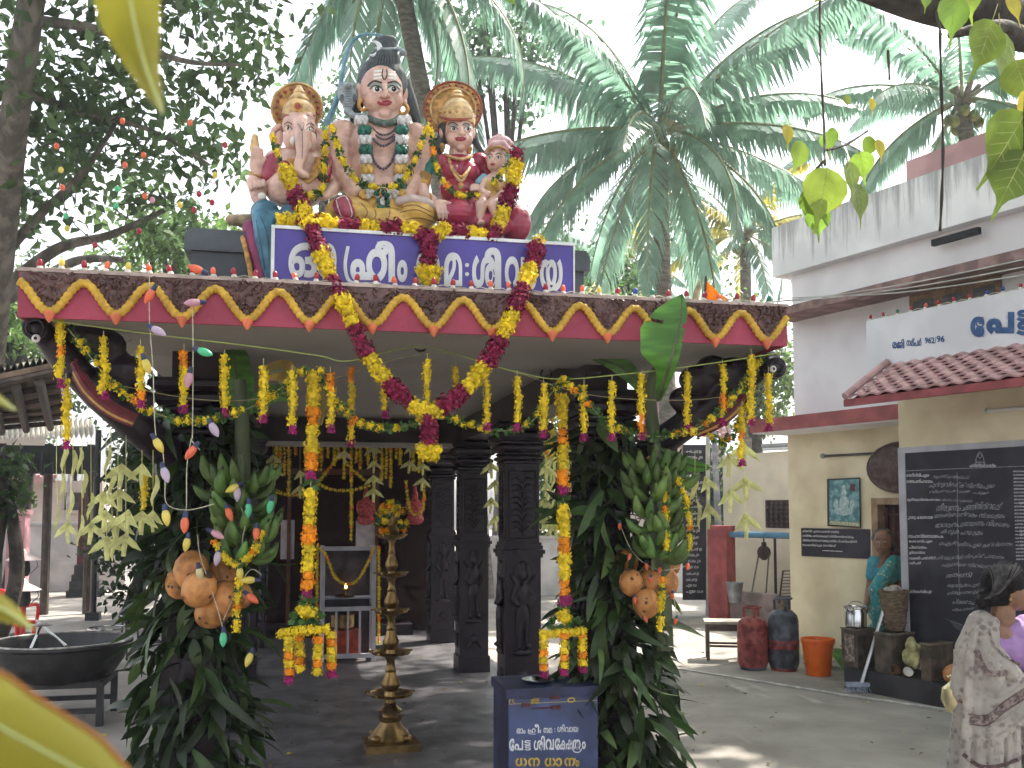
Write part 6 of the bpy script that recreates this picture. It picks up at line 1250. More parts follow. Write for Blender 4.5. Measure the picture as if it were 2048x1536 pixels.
for k in range(1, 10):
    MB().tube([cs[0].lerp(cs[3], k/10), cs[1].lerp(cs[2], k/10)], .005, 4).build('mesh_bar', iron, t)
p = G(1468, 1250); t = thing('tin_pail', 'grey tin pail hanging at the well wall near the red post', 'bucket', D(1470, 1205, 14)); MB().lathe([(.085, 0), (.12, .28), (.13, .29), (.115, .29)], 16, D(1470, 1205, 14)).build('body', mat('tin_grey', (.3, .32, .35), .4, .2, 8, metal=.6), t)
t = thing('notice_board', 'tall black notice board with white lines and pale edges beyond the right bananas', 'sign', D(1390, 1190, 15.5))
def nb(x, y, o=0): return D(x, y, 15.5-o)
MB().prism([nb(1366, 890), nb(1412, 890), nb(1412, 1200), nb(1366, 1200)], (0, 0, 0), HV*.05).build('panel', blackb, t, False, fix=True); MB().prism([nb(1412.5, 870), nb(1420, 870), nb(1420, 1230), nb(1412.5, 1230)], (0, 0, 0), HV*.06).build('edge_post', mat('pale_post', (.5, .5, .48), .7, .15, 6), t, False, fix=True); MB().prism([nb(1424, 850, .1), nb(1432, 850, .1), nb(1446, 1090, .1), nb(1432, 1090, .1)], (0, 0, 0), HV*.06).build('leaning_plank', mat('grey_plank', (.36, .37, .42), .8, .3, 6), t, False, fix=True)
for k in range(24):
    mb = MB(); y = 900+k*12.2; letters(mb, [(random.choice(['വഴിപാട് ൫', 'പൂജ ൨൦', 'അർച്ചന', 'ഹോമം ൧൦']), 1372, random.uniform(1392, 1408), y, y+7)], lambda x, y: nb(x, y, .02), .03); mb.build('text_line', whitepaint, t, False)
# pennant on the roof corner
t = thing('orange_pennant', 'small orange pennant with a dry leaf on a stick behind the roof edge', 'flag', W(1410, 620, 5.0)); MB().tube([W(1406, 660, 5.0), W(1412, 552, 5.0)], .007, 6).build('stick', stw, t)
MB().prism([W(1414, 562, 5.0), W(1440, 588, 4.97), W(1462, 600, 4.95), W(1430, 606, 4.98), W(1412, 604, 5.0)], (0, 0, 0), (0, .004, 0)).build('cloth', mat('pennant_orange', (.85, .34, .02), .7, .15, 20, trans=.4), t, False, fix=True)
mb = MB(); q = [W(1400, 560, 4.97), W(1392, 590, 4.95), W(1390, 625, 4.95)]; mb.tube(crom(q, 6), [.01+.035*math.sin(math.pi*i/12) for i in range(13)], 6, flat=.3); mb.build('dry_leaf', mat('dry_leaf_fawn', (.34, .26, .16), .7, .3, 14), t)
# ================================================================== people
sk = mat('human_skin_brown', (.22, .115, .07), .5, .12, 30, spec=.4); hr = mat('human_hair', (.011, .009, .010), .75, .3, 30, spec=.12, bump=.4, bscale=150, stretch=(1, 1, .3)); hrg = mat('human_hair_greying', (.07, .065, .065), .45, .5, 40, bump=.4, bscale=150)
def sari_mat(name, base, pat, band, sc_):
    m = mat(name, base, .75, .15, 8, bump=.25, bscale=22, bumpd=.02, sheen=.2); nt = m.node_tree; N = nt.nodes; L = nt.links; b = N['Principled BSDF']; src = b.inputs['Base Color'].links[0].from_socket
    geo = N.new('ShaderNodeNewGeometry'); v = N.new('ShaderNodeTexVoronoi'); v.inputs['Scale'].default_value = sc_; L.new(geo.outputs['Position'], v.inputs['Vector']); n = N.new('ShaderNodeTexNoise'); n.inputs['Scale'].default_value = sc_*.35; n.inputs['Detail'].default_value = 3; L.new(geo.outputs['Position'], n.inputs['Vector'])
    r = N.new('ShaderNodeMapRange'); r.inputs['From Min'].default_value = .46; r.inputs['From Max'].default_value = .60; L.new(n.outputs['Fac'], r.inputs['Value']); r2 = N.new('ShaderNodeMapRange'); r2.inputs['From Min'].default_value = .55; r2.inputs['From Max'].default_value = .35; L.new(v.outputs['Distance'], r2.inputs['Value'])
    mu = N.new('ShaderNodeMath'); mu.operation = 'MULTIPLY'; L.new(r.outputs[0], mu.inputs[0]); L.new(r2.outputs[0], mu.inputs[1]); x = N.new('ShaderNodeMix'); x.data_type = 'RGBA'; L.new(mu.outputs[0], x.inputs['Factor']); L.new(src, x.inputs[6]); x.inputs[7].default_value = (*pat, 1); L.new(x.outputs[2], b.inputs['Base Color']); return m
# ---- woman walking at the right edge, seen from behind
D1 = 4.7; S1 = D1/F
def FP(px, py, dd=0.0): return D(px, py, D1+dd*S1)
def fe(mb, px, py, dd, rx, ry, rz): mb.ell(FP(px, py, dd), (rx*S1, ry*S1, rz*S1), 14, 9)
def fch(mb, pts, rad):
    for i in range(len(pts)-1): mb.cap(FP(*pts[i]), FP(*pts[i+1]), rad[i]*S1, rad[i+1]*S1)
V1 = 2.6*S1
t = thing('person', 'woman in a grey patterned sari and purple blouse walking away at the right edge', 'person', FP(2000, 1718))
mb = MB()
fe(mb, 2012, 1172, 0, 33, 38, 42); fe(mb, 2028, 1192, -4, 24, 26, 26); fe(mb, 2044, 1188, -2, 7, 7, 6); fe(mb, 2038, 1212, -2, 12, 16, 9); fe(mb, 2044, 1203, -2, 6, 9, 4); fe(mb, 2050, 1188, -2, 5, 5, 5); fe(mb, 2018, 1192, -24, 5, 5, 9)
fch(mb, [(2008, 1205, 2), (2004, 1245, 4)], [21, 25])
fe(mb, 2005, 1290, 5, 58, 38, 55); fe(mb, 2003, 1370, 5, 52, 38, 60); fe(mb, 2000, 1450, 5, 66, 48, 60)
fch(mb, [(2056, 1258, 5), (2070, 1330, 10), (2062, 1390, -5), (2075, 1430, -30)], [24, 19, 16, 12]); fch(mb, [(1955, 1262, 5), (1938, 1330, 20), (1928, 1372, 10)], [24, 19, 15])
for x in (1975, 2030): fch(mb, [(x, 1480, 5), (x, 1590, 5), (x+4, 1690, 10)], [42, 30, 17]); fe(mb, x+16, 1712, -10, 26, 16, 10)
for k in range(4): fch(mb, [(1926, 1380+k*5, 6), (1918, 1386+k*5, -6), (1922, 1390+k*5, -16)], [4.5, 4.2, 3.4])
fch(mb, [(1930, 1376, -2), (1928, 1366, -16)], [5, 4])
for k in range(4): fch(mb, [(2075+k*4, 1436, -34), (2080+k*4, 1452, -36), (2080+k*4, 1462, -32)], [4.4, 4, 3.2])
fch(mb, [(2072, 1432, -36), (2066, 1446, -44)], [5, 4]); body = fused(mb, 'body', sk, t, V1, 4)
mb = MB(); fe(mb, 2006, 1164, 4, 41, 46, 36); fe(mb, 1998, 1182, 8, 35, 42, 34); fe(mb, 1976, 1196, -6, 21, 22, 19); fe(mb, 1964, 1206, -6, 14, 15, 13); fe(mb, 2022, 1150, 4, 26, 34, 20); fused(mb, 'hair', hr, t, V1*.9, 3)
mb = MB()
for k in range(26):
    a = random.uniform(-1, 1); mb.tube(crom([FP(1975+random.uniform(-8, 14), 1190+random.uniform(-10, 14), -10), FP(1965+random.uniform(-10, 6), 1196+20*a, -12), FP(1958+random.uniform(-8, 10), 1204+24*a, -10)], 3), .5*S1, 3)
for k in range(60):
    a = random.uniform(0, 1); x0 = 1975+70*a; q = [FP(x0, 1136-14*math.sin(math.pi*a)+random.uniform(-3, 6), -18), FP(1985+40*a, 1158, -43), FP(1984+14*a+random.uniform(-5, 5), 1184, -40), FP(1974+random.uniform(-6, 6), 1198, -30)]; mb.tube(crom(q, 4), .55*S1, 3)
o = mb.build('hair_strands', hrg, t); o['kind'] = 'stuff'
MB().ell(FP(2021, 1199, -30), (3*S1,)*3, 8, 6).build('earring', goldp, t)
pur = mat('purple_blouse', (.29, .17, .36), .7, .12, 14, bump=.2, bscale=30, bumpd=.01); mb = MB(); fe(mb, 2012, 1300, 3, 58, 42, 50); fe(mb, 2030, 1262, 3, 36, 32, 26); fe(mb, 1985, 1300, 3, 45, 42, 50); fch(mb, [(2052, 1256, 4), (2066, 1312, 8)], [28, 25]); fused(mb, 'blouse', pur, t, V1, 4)
sm = sari_mat('grey_sari', (.33, .295, .26), (.17, .135, .13), (.2, .12, .1), 34)
mb = MB()
fch(mb, [(1962, 1248, 0), (1950, 1300, -2), (1942, 1380, 2)], [28, 38, 40]); fch(mb, [(1985, 1246, -22), (1975, 1300, -34), (1985, 1370, -36)], [14, 22, 26]); fch(mb, [(1985, 1300, -30), (2030, 1360, -34), (2085, 1400, -24)], [18, 22, 26])
fe(mb, 2000, 1400, 2, 70, 50, 52); fe(mb, 2005, 1480, 5, 86, 58, 80); fe(mb, 2005, 1580, 5, 88, 60, 90); fe(mb, 2008, 1660, 5, 88, 58, 60); fch(mb, [(1945, 1380, 0), (1938, 1470, 5), (1926, 1560, 5), (1930, 1650, 5)], [34, 36, 36, 34])
for k in range(9):      # loose end falling in folds from the left shoulder
    x = 1936+k*6; fch(mb, [(1948+k*4.5, 1252+abs(k-4)*2, -26-6*math.sin(k*1.6)), (x, 1320, -36-6*math.sin(k*2.1)), (x-3, 1420, -42-8*math.sin(k*1.9+1)), (x-12+k*2, 1540, -50-8*math.sin(k*1.7)), (x-14+k*2.5, 1640, -52)], [5, 6.5, 7, 7.5, 8])
for k in range(7):      # wrapped folds across the back
    fch(mb, [(1962, 1395+k*17, -46), (2005, 1388+k*14, -54-4*(k % 2)), (2060, 1352+k*13, -44), (2095, 1335+k*12, -20)], [5, 6.5, 6.5, 5])
for k in range(6): fch(mb, [(1985+k*17, 1450, -52), (1982+k*18, 1560, -58-5*(k % 2)), (1978+k*19, 1670, -58)], [5, 7, 8])
sari = fused(mb, 'sari', sm, t, V1*.85, 3); bvs = bvh_of(sari.data)
def shit(px, py, off=.004):
    r = ray(px, py).normalized(); h = bvs.ray_cast(EYE, r); return h[0]-r*off if h[0] is not None else FP(px, py, -50)
bdark = mat('sari_border_brown', (.10, .06, .06), .8, .3, 30); bmid = mat('sari_border_mid', (.17, .13, .12), .8, .5, 60, ramp=(.4, .6)); bpale = mat('sari_border_pale', (.46, .42, .38), .8, .2, 30)
for pts, wd, m in (([(1940, 1438), (1975, 1440), (2010, 1412), (2060, 1380)], 16, bmid), ([(1936, 1428), (1975, 1430), (2010, 1402), (2060, 1370)], 2.5, bdark), ([(1940, 1448), (1975, 1450), (2012, 1422), (2060, 1391)], 2.5, bdark), ([(1926, 1508), (1960, 1532), (2005, 1530), (2060, 1508)], 8, bdark), ([(1978, 1262), (1988, 1290), (2010, 1312), (2040, 1330)], 5, bmid), ([(1952, 1300), (1975, 1345), (2015, 1345)], 12, bmid)):
    mb = MB(); stroke2(mb, pts, wd, shit); mb.build('sari_border', m, sari, False)
potm = mat('pale_brass', (.72, .62, .36), .25, .1, 10, metal=.7); pc = FP(1922, 1392, 25); tp = thing('brass_pot', 'pale shiny brass pot carried at the woman side', 'pot', pc); MB().lathe([(.03, -.09), (.07, -.075), (.092, -.02), (.085, .035), (.05, .065), (.042, .08), (.058, .092), (.05, .092)], 20, pc).build('body', potm, tp); MB().tube([pc+Vector((math.cos(a)*.057, math.sin(a)*.057, .092)) for a in np.linspace(0, 6.283, 17)[:-1]], .004, 5, close=True).build('rim', potm, tp)

# ---- woman in the doorway
D2 = B(1772, 1150, 8.15); D2 = (D2-EYE).dot(FV); S2 = D2/F
def FP2(px, py, dd=0.0): return D(px, py, D2+dd*S2)
def ge(mb, px, py, dd, rx, ry, rz): mb.ell(FP2(px, py, dd), (rx*S2, ry*S2, rz*S2), 14, 9)
def gch(mb, pts, rad):
    for i in range(len(pts)-1): mb.cap(FP2(*pts[i]), FP2(*pts[i+1]), rad[i]*S2, rad[i+1]*S2)
V2 = 1.3*S2; yb = proj((FP2(1772, 1150).x, FP2(1772, 1150).y, 0))[1]
t = thing('person', 'woman in a teal sari looking down in the doorway beside the blackboard', 'person', FP2(1772, yb))
mb = MB(); ge(mb, 1765, 1082, 0, 17, 19, 24); ge(mb, 1763, 1095, -5, 13, 14, 12); ge(mb, 1762, 1088, -18, 3, 4, 5); ge(mb, 1762, 1097, -15, 5, 3, 2.2); ge(mb, 1762, 1106, -10, 6, 6, 5); ge(mb, 1750, 1086, 0, 3, 4, 6); gch(mb, [(1768, 1098, 3), (1770, 1116, 4)], [10, 11])
ge(mb, 1772, 1140, 4, 30, 18, 28); ge(mb, 1772, 1180, 4, 27, 18, 30); ge(mb, 1772, 1220, 4, 32, 22, 30)
gch(mb, [(1748, 1126, 4), (1742, 1165, 8), (1736, 1195, -6), (1732, 1212, -22)], [11, 9, 7.5, 5.5]); gch(mb, [(1797, 1126, 4), (1804, 1165, 8), (1800, 1200, 0), (1792, 1216, -16)], [11, 9, 7.5, 5.5])
for q, x, y in ((0, 1731, 1216), (1, 1790, 1220)):
    for k in range(4): gch(mb, [(x-3+k*2.2, y, -24), (x-3+k*2.4, y+7, -26), (x-3+k*2.4, y+12-abs(k-1), -24)], [1.9, 1.7, 1.4])
    gch(mb, [(x+4, y-4, -24), (x+8, y+3, -27)], [2, 1.6])
for x in (1760, 1786): gch(mb, [(x, 1230, 4), (x, 1290, 4), (x, yb-12, 6)], [17, 12, 7]); ge(mb, x, yb-4, -8, 8, 16, 5)
body = fused(mb, 'body', sk, t, V2, 3); f1, f2, f3 = None, None, None
bv2 = bvh_of(body.data)
def fh(off):
    def f(px, py):
        r = ray(px, py).normalized(); h = bv2.ray_cast(EYE, r); return h[0]-r*off if h[0] is not None else FP2(px, py, -20)
    return f
f1, f2 = fh(.002), fh(.0035)
for cx in (1756, 1769): blob(f1, cx, 1084, 3.4, 1.6, 10).build('eye', mat('eye_white', (.5, .48, .45), .4), t, False); blob(f2, cx, 1084.3, 1.4, 1.4, 8).build('iris', black_p, t, False); strokes(f2, [([(cx-4, 1079.5), (cx, 1078), (cx+4, 1079.5)], 1.4)], 'eyebrow', hr, t)
strokes(f1, [([(1756, 1098), (1762, 1097.5), (1768, 1098)], 1.8)], 'lips', mat('lip_brown', (.14, .05, .04), .5), t); blob(f2, 1762.5, 1075, 1.2, 1.4, 8).build('forehead_dot', lip_p, t, False)
mb = MB(); ge(mb, 1767, 1072, 6, 19, 19, 17); ge(mb, 1775, 1085, 10, 15, 15, 18); ge(mb, 1752, 1076, 8, 8, 12, 12); ge(mb, 1780, 1098, 14, 9, 9, 9); fused(mb, 'hair', hrg, t, V2, 2)
teal_b = mat('teal_blouse', (.06, .28, .36), .6, .15, 20); mb = MB(); ge(mb, 1772, 1146, 3, 31, 20, 26); gch(mb, [(1748, 1124, 4), (1743, 1152, 7)], [13, 12]); gch(mb, [(1797, 1124, 4), (1804, 1152, 7)], [13, 12]); fused(mb, 'blouse', teal_b, t, V2, 3)
ts = sari_mat('teal_sari', (.03, .25, .26), (.38, .42, .36), (0, 0, 0), 40); mb = MB(); gch(mb, [(1786, 1120, -14), (1770, 1150, -20), (1752, 1178, -18)], [10, 14, 14]); ge(mb, 1770, 1222, 2, 36, 26, 32); ge(mb, 1770, 1275, 2, 37, 27, 45); ge(mb, 1771, yb-38, 2, 36, 26, 40); gch(mb, [(1752, 1185, -16), (1758, 1240, -24), (1760, 1300, -24)], [13, 11, 12])
sr = fused(mb, 'sari', ts, t, V2, 4)
for k in range(5):
    q = [FP2(1748+k*7, 1205+k*3, -27), FP2(1746+k*7.5, 1250, -29), FP2(1744+k*8, 1320, -29)]; MB().tube(crom(q, 5), 1.6*S2, 5).build('sari_pleat', ts, sr)
mb = MB(); 
for k in range(9): ge(mb, 1780-k*4.5, 1124+k*7, -26-abs(4-k)*-.4, 2.5, 1.5, 2.5)
mb.build('sari_border', mat('sari_silver_border', (.40, .45, .40), .5, .3, 40), sr)
# ================================================================== brass lamp, cabinet and donation box
brass = mat('worn_brass', (.26, .165, .065), .36, .25, 14, metal=.9, bump=.1, bscale=50); p0 = G(780, 1500); dL = (p0-EYE).dot(FV); k_ = dL/F
t = thing('brass_oil_lamp', 'tall tiered brass oil lamp crowned with flowers in the middle of the floor', 'lamp', (p0.x, p0.y, .02)); zb = lambda y: .02+(1500-y)*k_*1.0
def zz(y): return max(.02, W(780, y, p0.y).z)
MB().box((p0.x, p0.y, .045), (.37, .37, .05), rot=.05).build('base_plate', brass, t, False)
mb = MB(); mb.lathe([(.15, .07), (.155, .09), (.13, .12), (.085, .17), (.07, .2), (.085, .22), (.09, .235)], 24, (p0.x, p0.y, 0))
for k in range(4):
    a = R(45+90*k); mb.ell((p0.x+.15*math.cos(a), p0.y+.15*math.sin(a), .1), (.035, .035, .028), 8, 6)
mb.build('foot', brass, t)
tiers = [(1392, 47), (1309, 41), (1226, 36), (1152, 32), (1076, 29)]; prev = .235; rs = [.085, .07, .06, .052, .045]
for i, (y, r) in enumerate(tiers):
    z = zz(y); r = r*k_; h = z-prev; b = rs[i]
    MB().lathe([(b*.75, prev-.01), (b*.55, prev+h*.12), (b*.95, prev+h*.24), (b*1.0, prev+h*.32), (b*.6, prev+h*.5), (b*.5, prev+h*.58), (b*.62, prev+h*.62), (b*.45, prev+h*.68), (b*.42, prev+h*.85), (b*.7, prev+h*.95), (b*.6, prev+h)], 18, (p0.x, p0.y, 0)).build('stem', brass, t)
    MB().lathe([(b*.5, z-.012), (r*.55, z-.008), (r*.9, z+.004), (r, z+.024), (r*.985, z+.026), (r*.88, z+.01), (b*.5, z+.004)], 26, (p0.x, p0.y, 0)).build('oil_dish', brass, t)
    mbx = MB()
    for q in range(5):
        a = q*1.2566+.3; mbx.box((p0.x+math.cos(a)*r*1.0, p0.y+math.sin(a)*r*1.0, z+.022), (.035, .016, .014), rot=Matrix.Rotation(a, 3, 'Z'))
    mbx.build('wick_spout', brass, t); prev = z
MB().lathe([(.035, prev), (.05, prev+.05), (.03, prev+.09), (.045, prev+.14), (.03, prev+.2), (.008, prev+.25)], 16, (p0.x, p0.y, 0)).build('finial', brass, t)
t2 = thing('lamp_flower_wreath', 'marigold wreath round the top of the brass lamp', 'wreath', (p0.x, p0.y, prev+.05))
for k in range(70):
    a = random.uniform(0, 6.28); u = random.random(); r = .03+.085*math.sin(math.pi*min(1, u*.9+.1)); link('flower' if k % 3 else 'leaf_tuft', (random.choice(PUF['Y' if k % 4 else 'O']) if k % 3 else random.choice(SML['G'])), t2, (p0.x+math.cos(a)*r, p0.y+math.sin(a)*r, prev+.02+u*.24), (random.random()*6, random.random()*6, 0), random.uniform(.8, 1.2))
# white cabinet
cw = mat('cabinet_grey_paint', (.42, .41, .45), .5, .12, 6); gl = mat('cabinet_glass', (.05, .05, .06), .08, .1, 4, spec=.6); pb = G(696, 1328); Yc = pb.y; x0, x1 = W(641, 1200, Yc).x, W(752, 1200, Yc).x; ztop = W(696, 1093, Yc).z; zmid = W(696, 1222, Yc).z
t = thing('shrine_cabinet', 'grey framed glass cabinet with barred lower half inside the pavilion', 'cabinet', ((x0+x1)/2, Yc, .02)); f = .045; dp = .4
for x in (x0, x1-f):
    for y in (Yc, Yc+dp-f): MB().span((x, y, .02), (x+f, y+f, ztop)).build('post', cw, t, False)
for z in (.06, zmid, ztop-f): 
    MB().span((x0+f, Yc+.002, z), (x1-f, Yc+f, z+f)).build('rail', cw, t, False); MB().span((x0+.002, Yc+f+.001, z), (x0+f-.002, Yc+dp-f-.001, z+f)).build('rail', cw, t, False); MB().span((x1-f+.002, Yc+f+.001, z), (x1-.002, Yc+dp-f-.001, z+f)).build('rail', cw, t, False)
for k in range(1, 4): x = x0+f+(x1-x0-2*f)*k/4; MB().span((x-.012, Yc+.008, .105), (x+.012, Yc+.03, zmid)).build('bar', cw, t, False)
MB().span((x0+f, Yc+dp-.03, .05), (x1-f, Yc+dp-.02, ztop-f)).build('back_panel', mat('cabinet_back', (.05, .035, .045), .6, .4, 6), t, False); MB().span((x0+f, Yc+.05, zmid+f+.08), (x1-f, Yc+dp-.05, zmid+f+.095)).build('shelf', cw, t, False)
m = bpy.data.materials.new('clear_glass'); m.use_nodes = True; b = m.node_tree.nodes['Principled BSDF']; b.inputs['Transmission Weight'].default_value = 1.0; b.inputs['Roughness'].default_value = .03; b.inputs['IOR'].default_value = 1.12; b.inputs['Base Color'].default_value = (.8, .85, .88, 1)
MB().span((x0+f+.002, Yc+.015, zmid+f+.002), (x1-f-.002, Yc+.02, ztop-f-.002)).build('glass_pane', m, t, False)
t3 = thing('oil_flame_lamp', 'tiny lit oil lamp behind the cabinet glass', 'lamp', (W(692, 1147, Yc+.2).x, Yc+.2, zmid+.14)); q = Vector(t3.location); MB().lathe([(.03, 0), (.012, .02), (.012, .06), (.04, .08), (.045, .09)], 12, q).build('cup', brass, t3); MB().lathe([(.002, .09), (.014, .105), (.009, .125), (.001, .15)], 10, q).build('flame', mat('flame', (1, .6, .2), .5, emit=(1, .5, .15, 12)), t3)
t3 = thing('offering_plate', 'brass plate lying on the cabinet shelf', 'plate', (W(690, 1215, Yc+.15).x, Yc+.15, zmid+.145)); MB().lathe([(.1, .0), (.13, .015), (.125, .017), (.09, .004)], 20, Vector(t3.location)).build('dish', brass, t3)
t3 = thing('red_box', 'red box with pale markings on the floor inside the cabinet bars', 'box', ((x0+x1)/2, Yc+.2, .03)); MB().box(((x0+x1)/2-.02, Yc+.2, .2), (.32, .2, .3), rot=.2).build('carton', mat('carton_red', (.42, .06, .03), .6, .35, 10), t3, False)
t3 = thing('brass_bowl', 'brass vessel on top of the red box in the cabinet', 'bowl', ((x0+x1)/2-.05, Yc+.2, .355)); MB().lathe([(.1, 0), (.13, .03), (.13, .16), (.14, .17)], 18, Vector(t3.location)).build('vessel', brass, t3)
garland('marigold string looped over the front of the glass cabinet', [(636, 1095, Yc-.05), (652, 1110, Yc-.06), (668, 1150, Yc-.06), (690, 1168, Yc-.06), (715, 1160, Yc-.06), (738, 1120, Yc-.06), (748, 1092, Yc-.05)], SML, [('y', .04)], .036)
garland('marigold string hanging down the right side of the glass cabinet', [(757, 1095, Yc-.03), (758, 1180, Yc-.03), (757, 1290, Yc-.03)], SML, [('y', .04)], .04); garland('marigold string hanging down the left side of the glass cabinet', [(635, 1100, Yc+.1), (634, 1180, Yc+.1), (634, 1250, Yc+.1)], SML, [('y', .04)], .04)
# donation box
bb = mat('box_blue_paint', (.045, .062, .15), .4, .25, 5, spec=.5); bdk = mat('box_side_paint', (.03, .034, .085), .45, .3, 6); Yb = D(1016, 1450, 5.2).y; bx0 = W(1016, 1450, Yb).x; bx1 = bx0+.50; ztb = W(1050, 1377, Yb).z
t = thing('donation_box', 'blue metal donation box with white and yellow Malayalam lettering', 'donation box', ((bx0+bx1)/2, Yb+.2, .02)); MB().span((bx0, Yb, .02), (bx1, Yb+.40, ztb-.05)).build('body', bdk, t, False); MB().span((bx0+.004, Yb-.004, .02), (bx1-.004, Yb-.0005, ztb-.053)).build('front_panel', bb, t, False); MB().span((bx0-.012, Yb-.012, ztb-.05), (bx1+.012, Yb+.412, ztb)).build('lid', bdk, t, False)
ft = lambda x, y: W(980+x/7.838, 1340+y/7.838, Yb-.006); yl = mat('yellow_letter_paint', (.50, .34, .06), .6, .15, 20); MB().span((bx0+.004, Yb-.0075, ztb-.08), (bx1-.004, Yb-.004, ztb-.076)).build('panel_edge', mat('box_gold_line', (.3, .26, .16), .5), t, False)
for tx, x0_, x1_, y0_, y1_ in (('ഓം', 415, 555, 915, 1000), ('ഹ', 605, 715, 915, 985), ('ീ', 700, 770, 850, 990), ('ം', 775, 800, 935, 990), ('നമ', 838, 975, 905, 990), (':', 1012, 1022, 915, 975), ('ശി', 1055, 1170, 850, 975), ('വായ', 1175, 1385, 890, 975), ('േ', 300, 382, 1075, 1275), ('പ', 385, 520, 1100, 1265), ('ട', 535, 640, 1100, 1185), ('ട', 540, 645, 1180, 1262), ('ശി', 685, 862, 1030, 1260), ('വ', 868, 1003, 1080, 1258), ('േ', 1015, 1095, 1070, 1255), ('ക', 1095, 1200, 1100, 1250), ('ഷ', 1190, 1290, 1090, 1250), ('ത', 1295, 1420, 1090, 1250), ('ം', 1440, 1500, 1120, 1240)):
    mb = MB(); letters(mb, [(tx, x0_, x1_, y0_, y1_)], ft, .03); mb.build('letter', white, t, False)
mb = MB(); stroke2(mb, [(1300, 1150), (1295, 1230), (1330, 1285), (1400, 1285), (1440, 1230)], 16, ft); mb.build('letter', white, t, False); mb = MB(); stroke2(mb, [(605, 920), (598, 975), (620, 1000), (715, 1005)], 10, ft); mb.build('letter', white, t, False)
for tx, x0_, x1_ in (('ധ', 395, 580), ('ന', 595, 785), ('ധാ', 855, 1130), ('ന', 1165, 1330), ('്യ', 1320, 1400)): mb = MB(); letters(mb, [(tx, x0_, x1_, 1375, 1515)], ft, .035); mb.build('letter', yl, t, False)
mb = MB(); letters(mb, [('ശ്രീ', 640, 770, 415, 530)], ft, .02); mb.build('letter', yl, t, False); mb = MB(); stroke2(mb, [(300, 520), (330, 440), (400, 430), (350, 480), (390, 520)], 14, ft); mb.build('painted_mark', yl, t, False)
c = W(1143, 1400, Yb-.006); MB().tube([c+Vector((math.cos(a)*.019, 0, math.sin(a)*.011)) for a in np.linspace(0, 6.283, 17)[:-1]], .0035, 5, close=True).build('coin_slot', yl, t)
for x, y in ((1052, 1410), (1110, 1395), (1112, 1415)): MB().box(W(x, y, Yb-.008), (.05, .012, .018)).build('hasp', mat('rust_hasp', (.10, .03, .03), .7, .3, 30), t, False)
MB().box(W(1085, 1416, Yb-.009), (.12, .006, .006)).build('hasp_bar', mat('rust_hasp', (.1, .03, .03)), t, False)
t3 = thing('steel_plate', 'small steel plate lying on the donation box lid', 'plate', (W(1075, 1362, Yb+.15).x, Yb+.15, ztb+.001)); MB().lathe([(.06, 0), (.085, .012), (.09, .022), (.086, .022), (.058, .004)], 22, Vector(t3.location)).build('dish', steel, t3)

# ================================================================== left side of the yard
irn = mat('sooty_iron', (.022, .020, .022), .5, .4, 10, bump=.3, bscale=40, spec=.5); pc = G(118, 1440); rC = .515; zR = W(118, 1284, pc.y).z
t = thing('cauldron', 'huge sooty cooking cauldron on an iron stand at the left', 'cauldron', (pc.x, pc.y, 0)); MB().lathe([(.12, zR-.34), (.26, zR-.33), (.40, zR-.26), (.48, zR-.14), (.505, zR-.03), (rC+.03, zR-.01), (rC+.03, zR+.012), (rC-.01, zR+.012), (.48, zR-.02), (.45, zR-.14), (.36, zR-.25), (.2, zR-.3), (.02, zR-.31)], 40, (pc.x, pc.y, 0), cap=False).build('bowl', irn, t)
MB().tube([Vector((pc.x+math.cos(a)*(rC+.01), pc.y+math.sin(a)*(rC+.01), zR+.012)) for a in np.linspace(0, 6.283, 41)[:-1]], .012, 7, close=True).build('rim', mat('worn_rim', (.35, .33, .3), .3, .3, 20, metal=.8), t)
MB().lathe([(.0, zR-.12), (.2, zR-.119), (.44, zR-.117)], 30, (pc.x, pc.y, 0), cap=False).build('contents', mat('cooked_sweet', (.16, .08, .04), .35, .3, 10, bump=.4, bscale=14), t)
t = thing('iron_stand', 'low iron stand with square legs below the cauldron', 'stand', (pc.x, pc.y, 0))
for sx in (-1, 1):
    for sy in (-1, 1): MB().box((pc.x+sx*.36, pc.y+sy*.3, (zR-.28)/2), (.05, .05, zR-.28)).build('leg', irn, t, False)
for sy in (-1, 1): MB().box((pc.x, pc.y+sy*.3, .12), (.67, .04, .04)).build('cross_bar', irn, t, False); MB().box((pc.x, pc.y+sy*.3, zR-.3), (.67, .045, .045)).build('top_bar', irn, t, False)
for sx in (-1, 1): MB().box((pc.x+sx*.36, pc.y, zR-.3), (.046, .555, .046)).build('side_bar', irn, t, False)
for k, (a, b, lb_, wd) in enumerate(((( 52, 1318), (82, 1252), 'steel ladle with flat round top standing in the cauldron, leaning left', .016), ((132, 1292), (72, 1240), 'steel stirring blade resting across the cauldron rim', .018))):
    t = thing('ladle', lb_, 'ladle', W(*a, pc.y-.1), 'steel ladles in the cauldron'); A, Bp = W(*a, pc.y-.25+.2*k), W(*b, pc.y-.05+.25*k); MB().tube([A, Bp], [wd, wd*.7], 8, flat=.5).build('handle', steel, t)
    if k == 0: MB().lathe([(.02, 0), (.085, .004), (.09, .01), (.02, .008)], 20, Bp).build('disc', steel, t)
t = thing('steel_hoop', 'thin steel hoop ring standing beyond the cauldron', 'hoop', G(218, 1330)); c = W(217, 1256, G(218, 1325).y); MB().tube([c+Vector((math.cos(a)*.21, math.sin(a)*.21, 0)) for a in np.linspace(0, 6.283, 31)[:-1]], .008, 6, close=True).build('ring', steel, t)
for a in (.5, 2.4, 4.5): MB().tube([c+Vector((math.cos(a)*.2, math.sin(a)*.2, 0)), Vector((c.x+math.cos(a)*.21, c.y+math.sin(a)*.21, 0))], .01, 6).build('leg', irn, t)
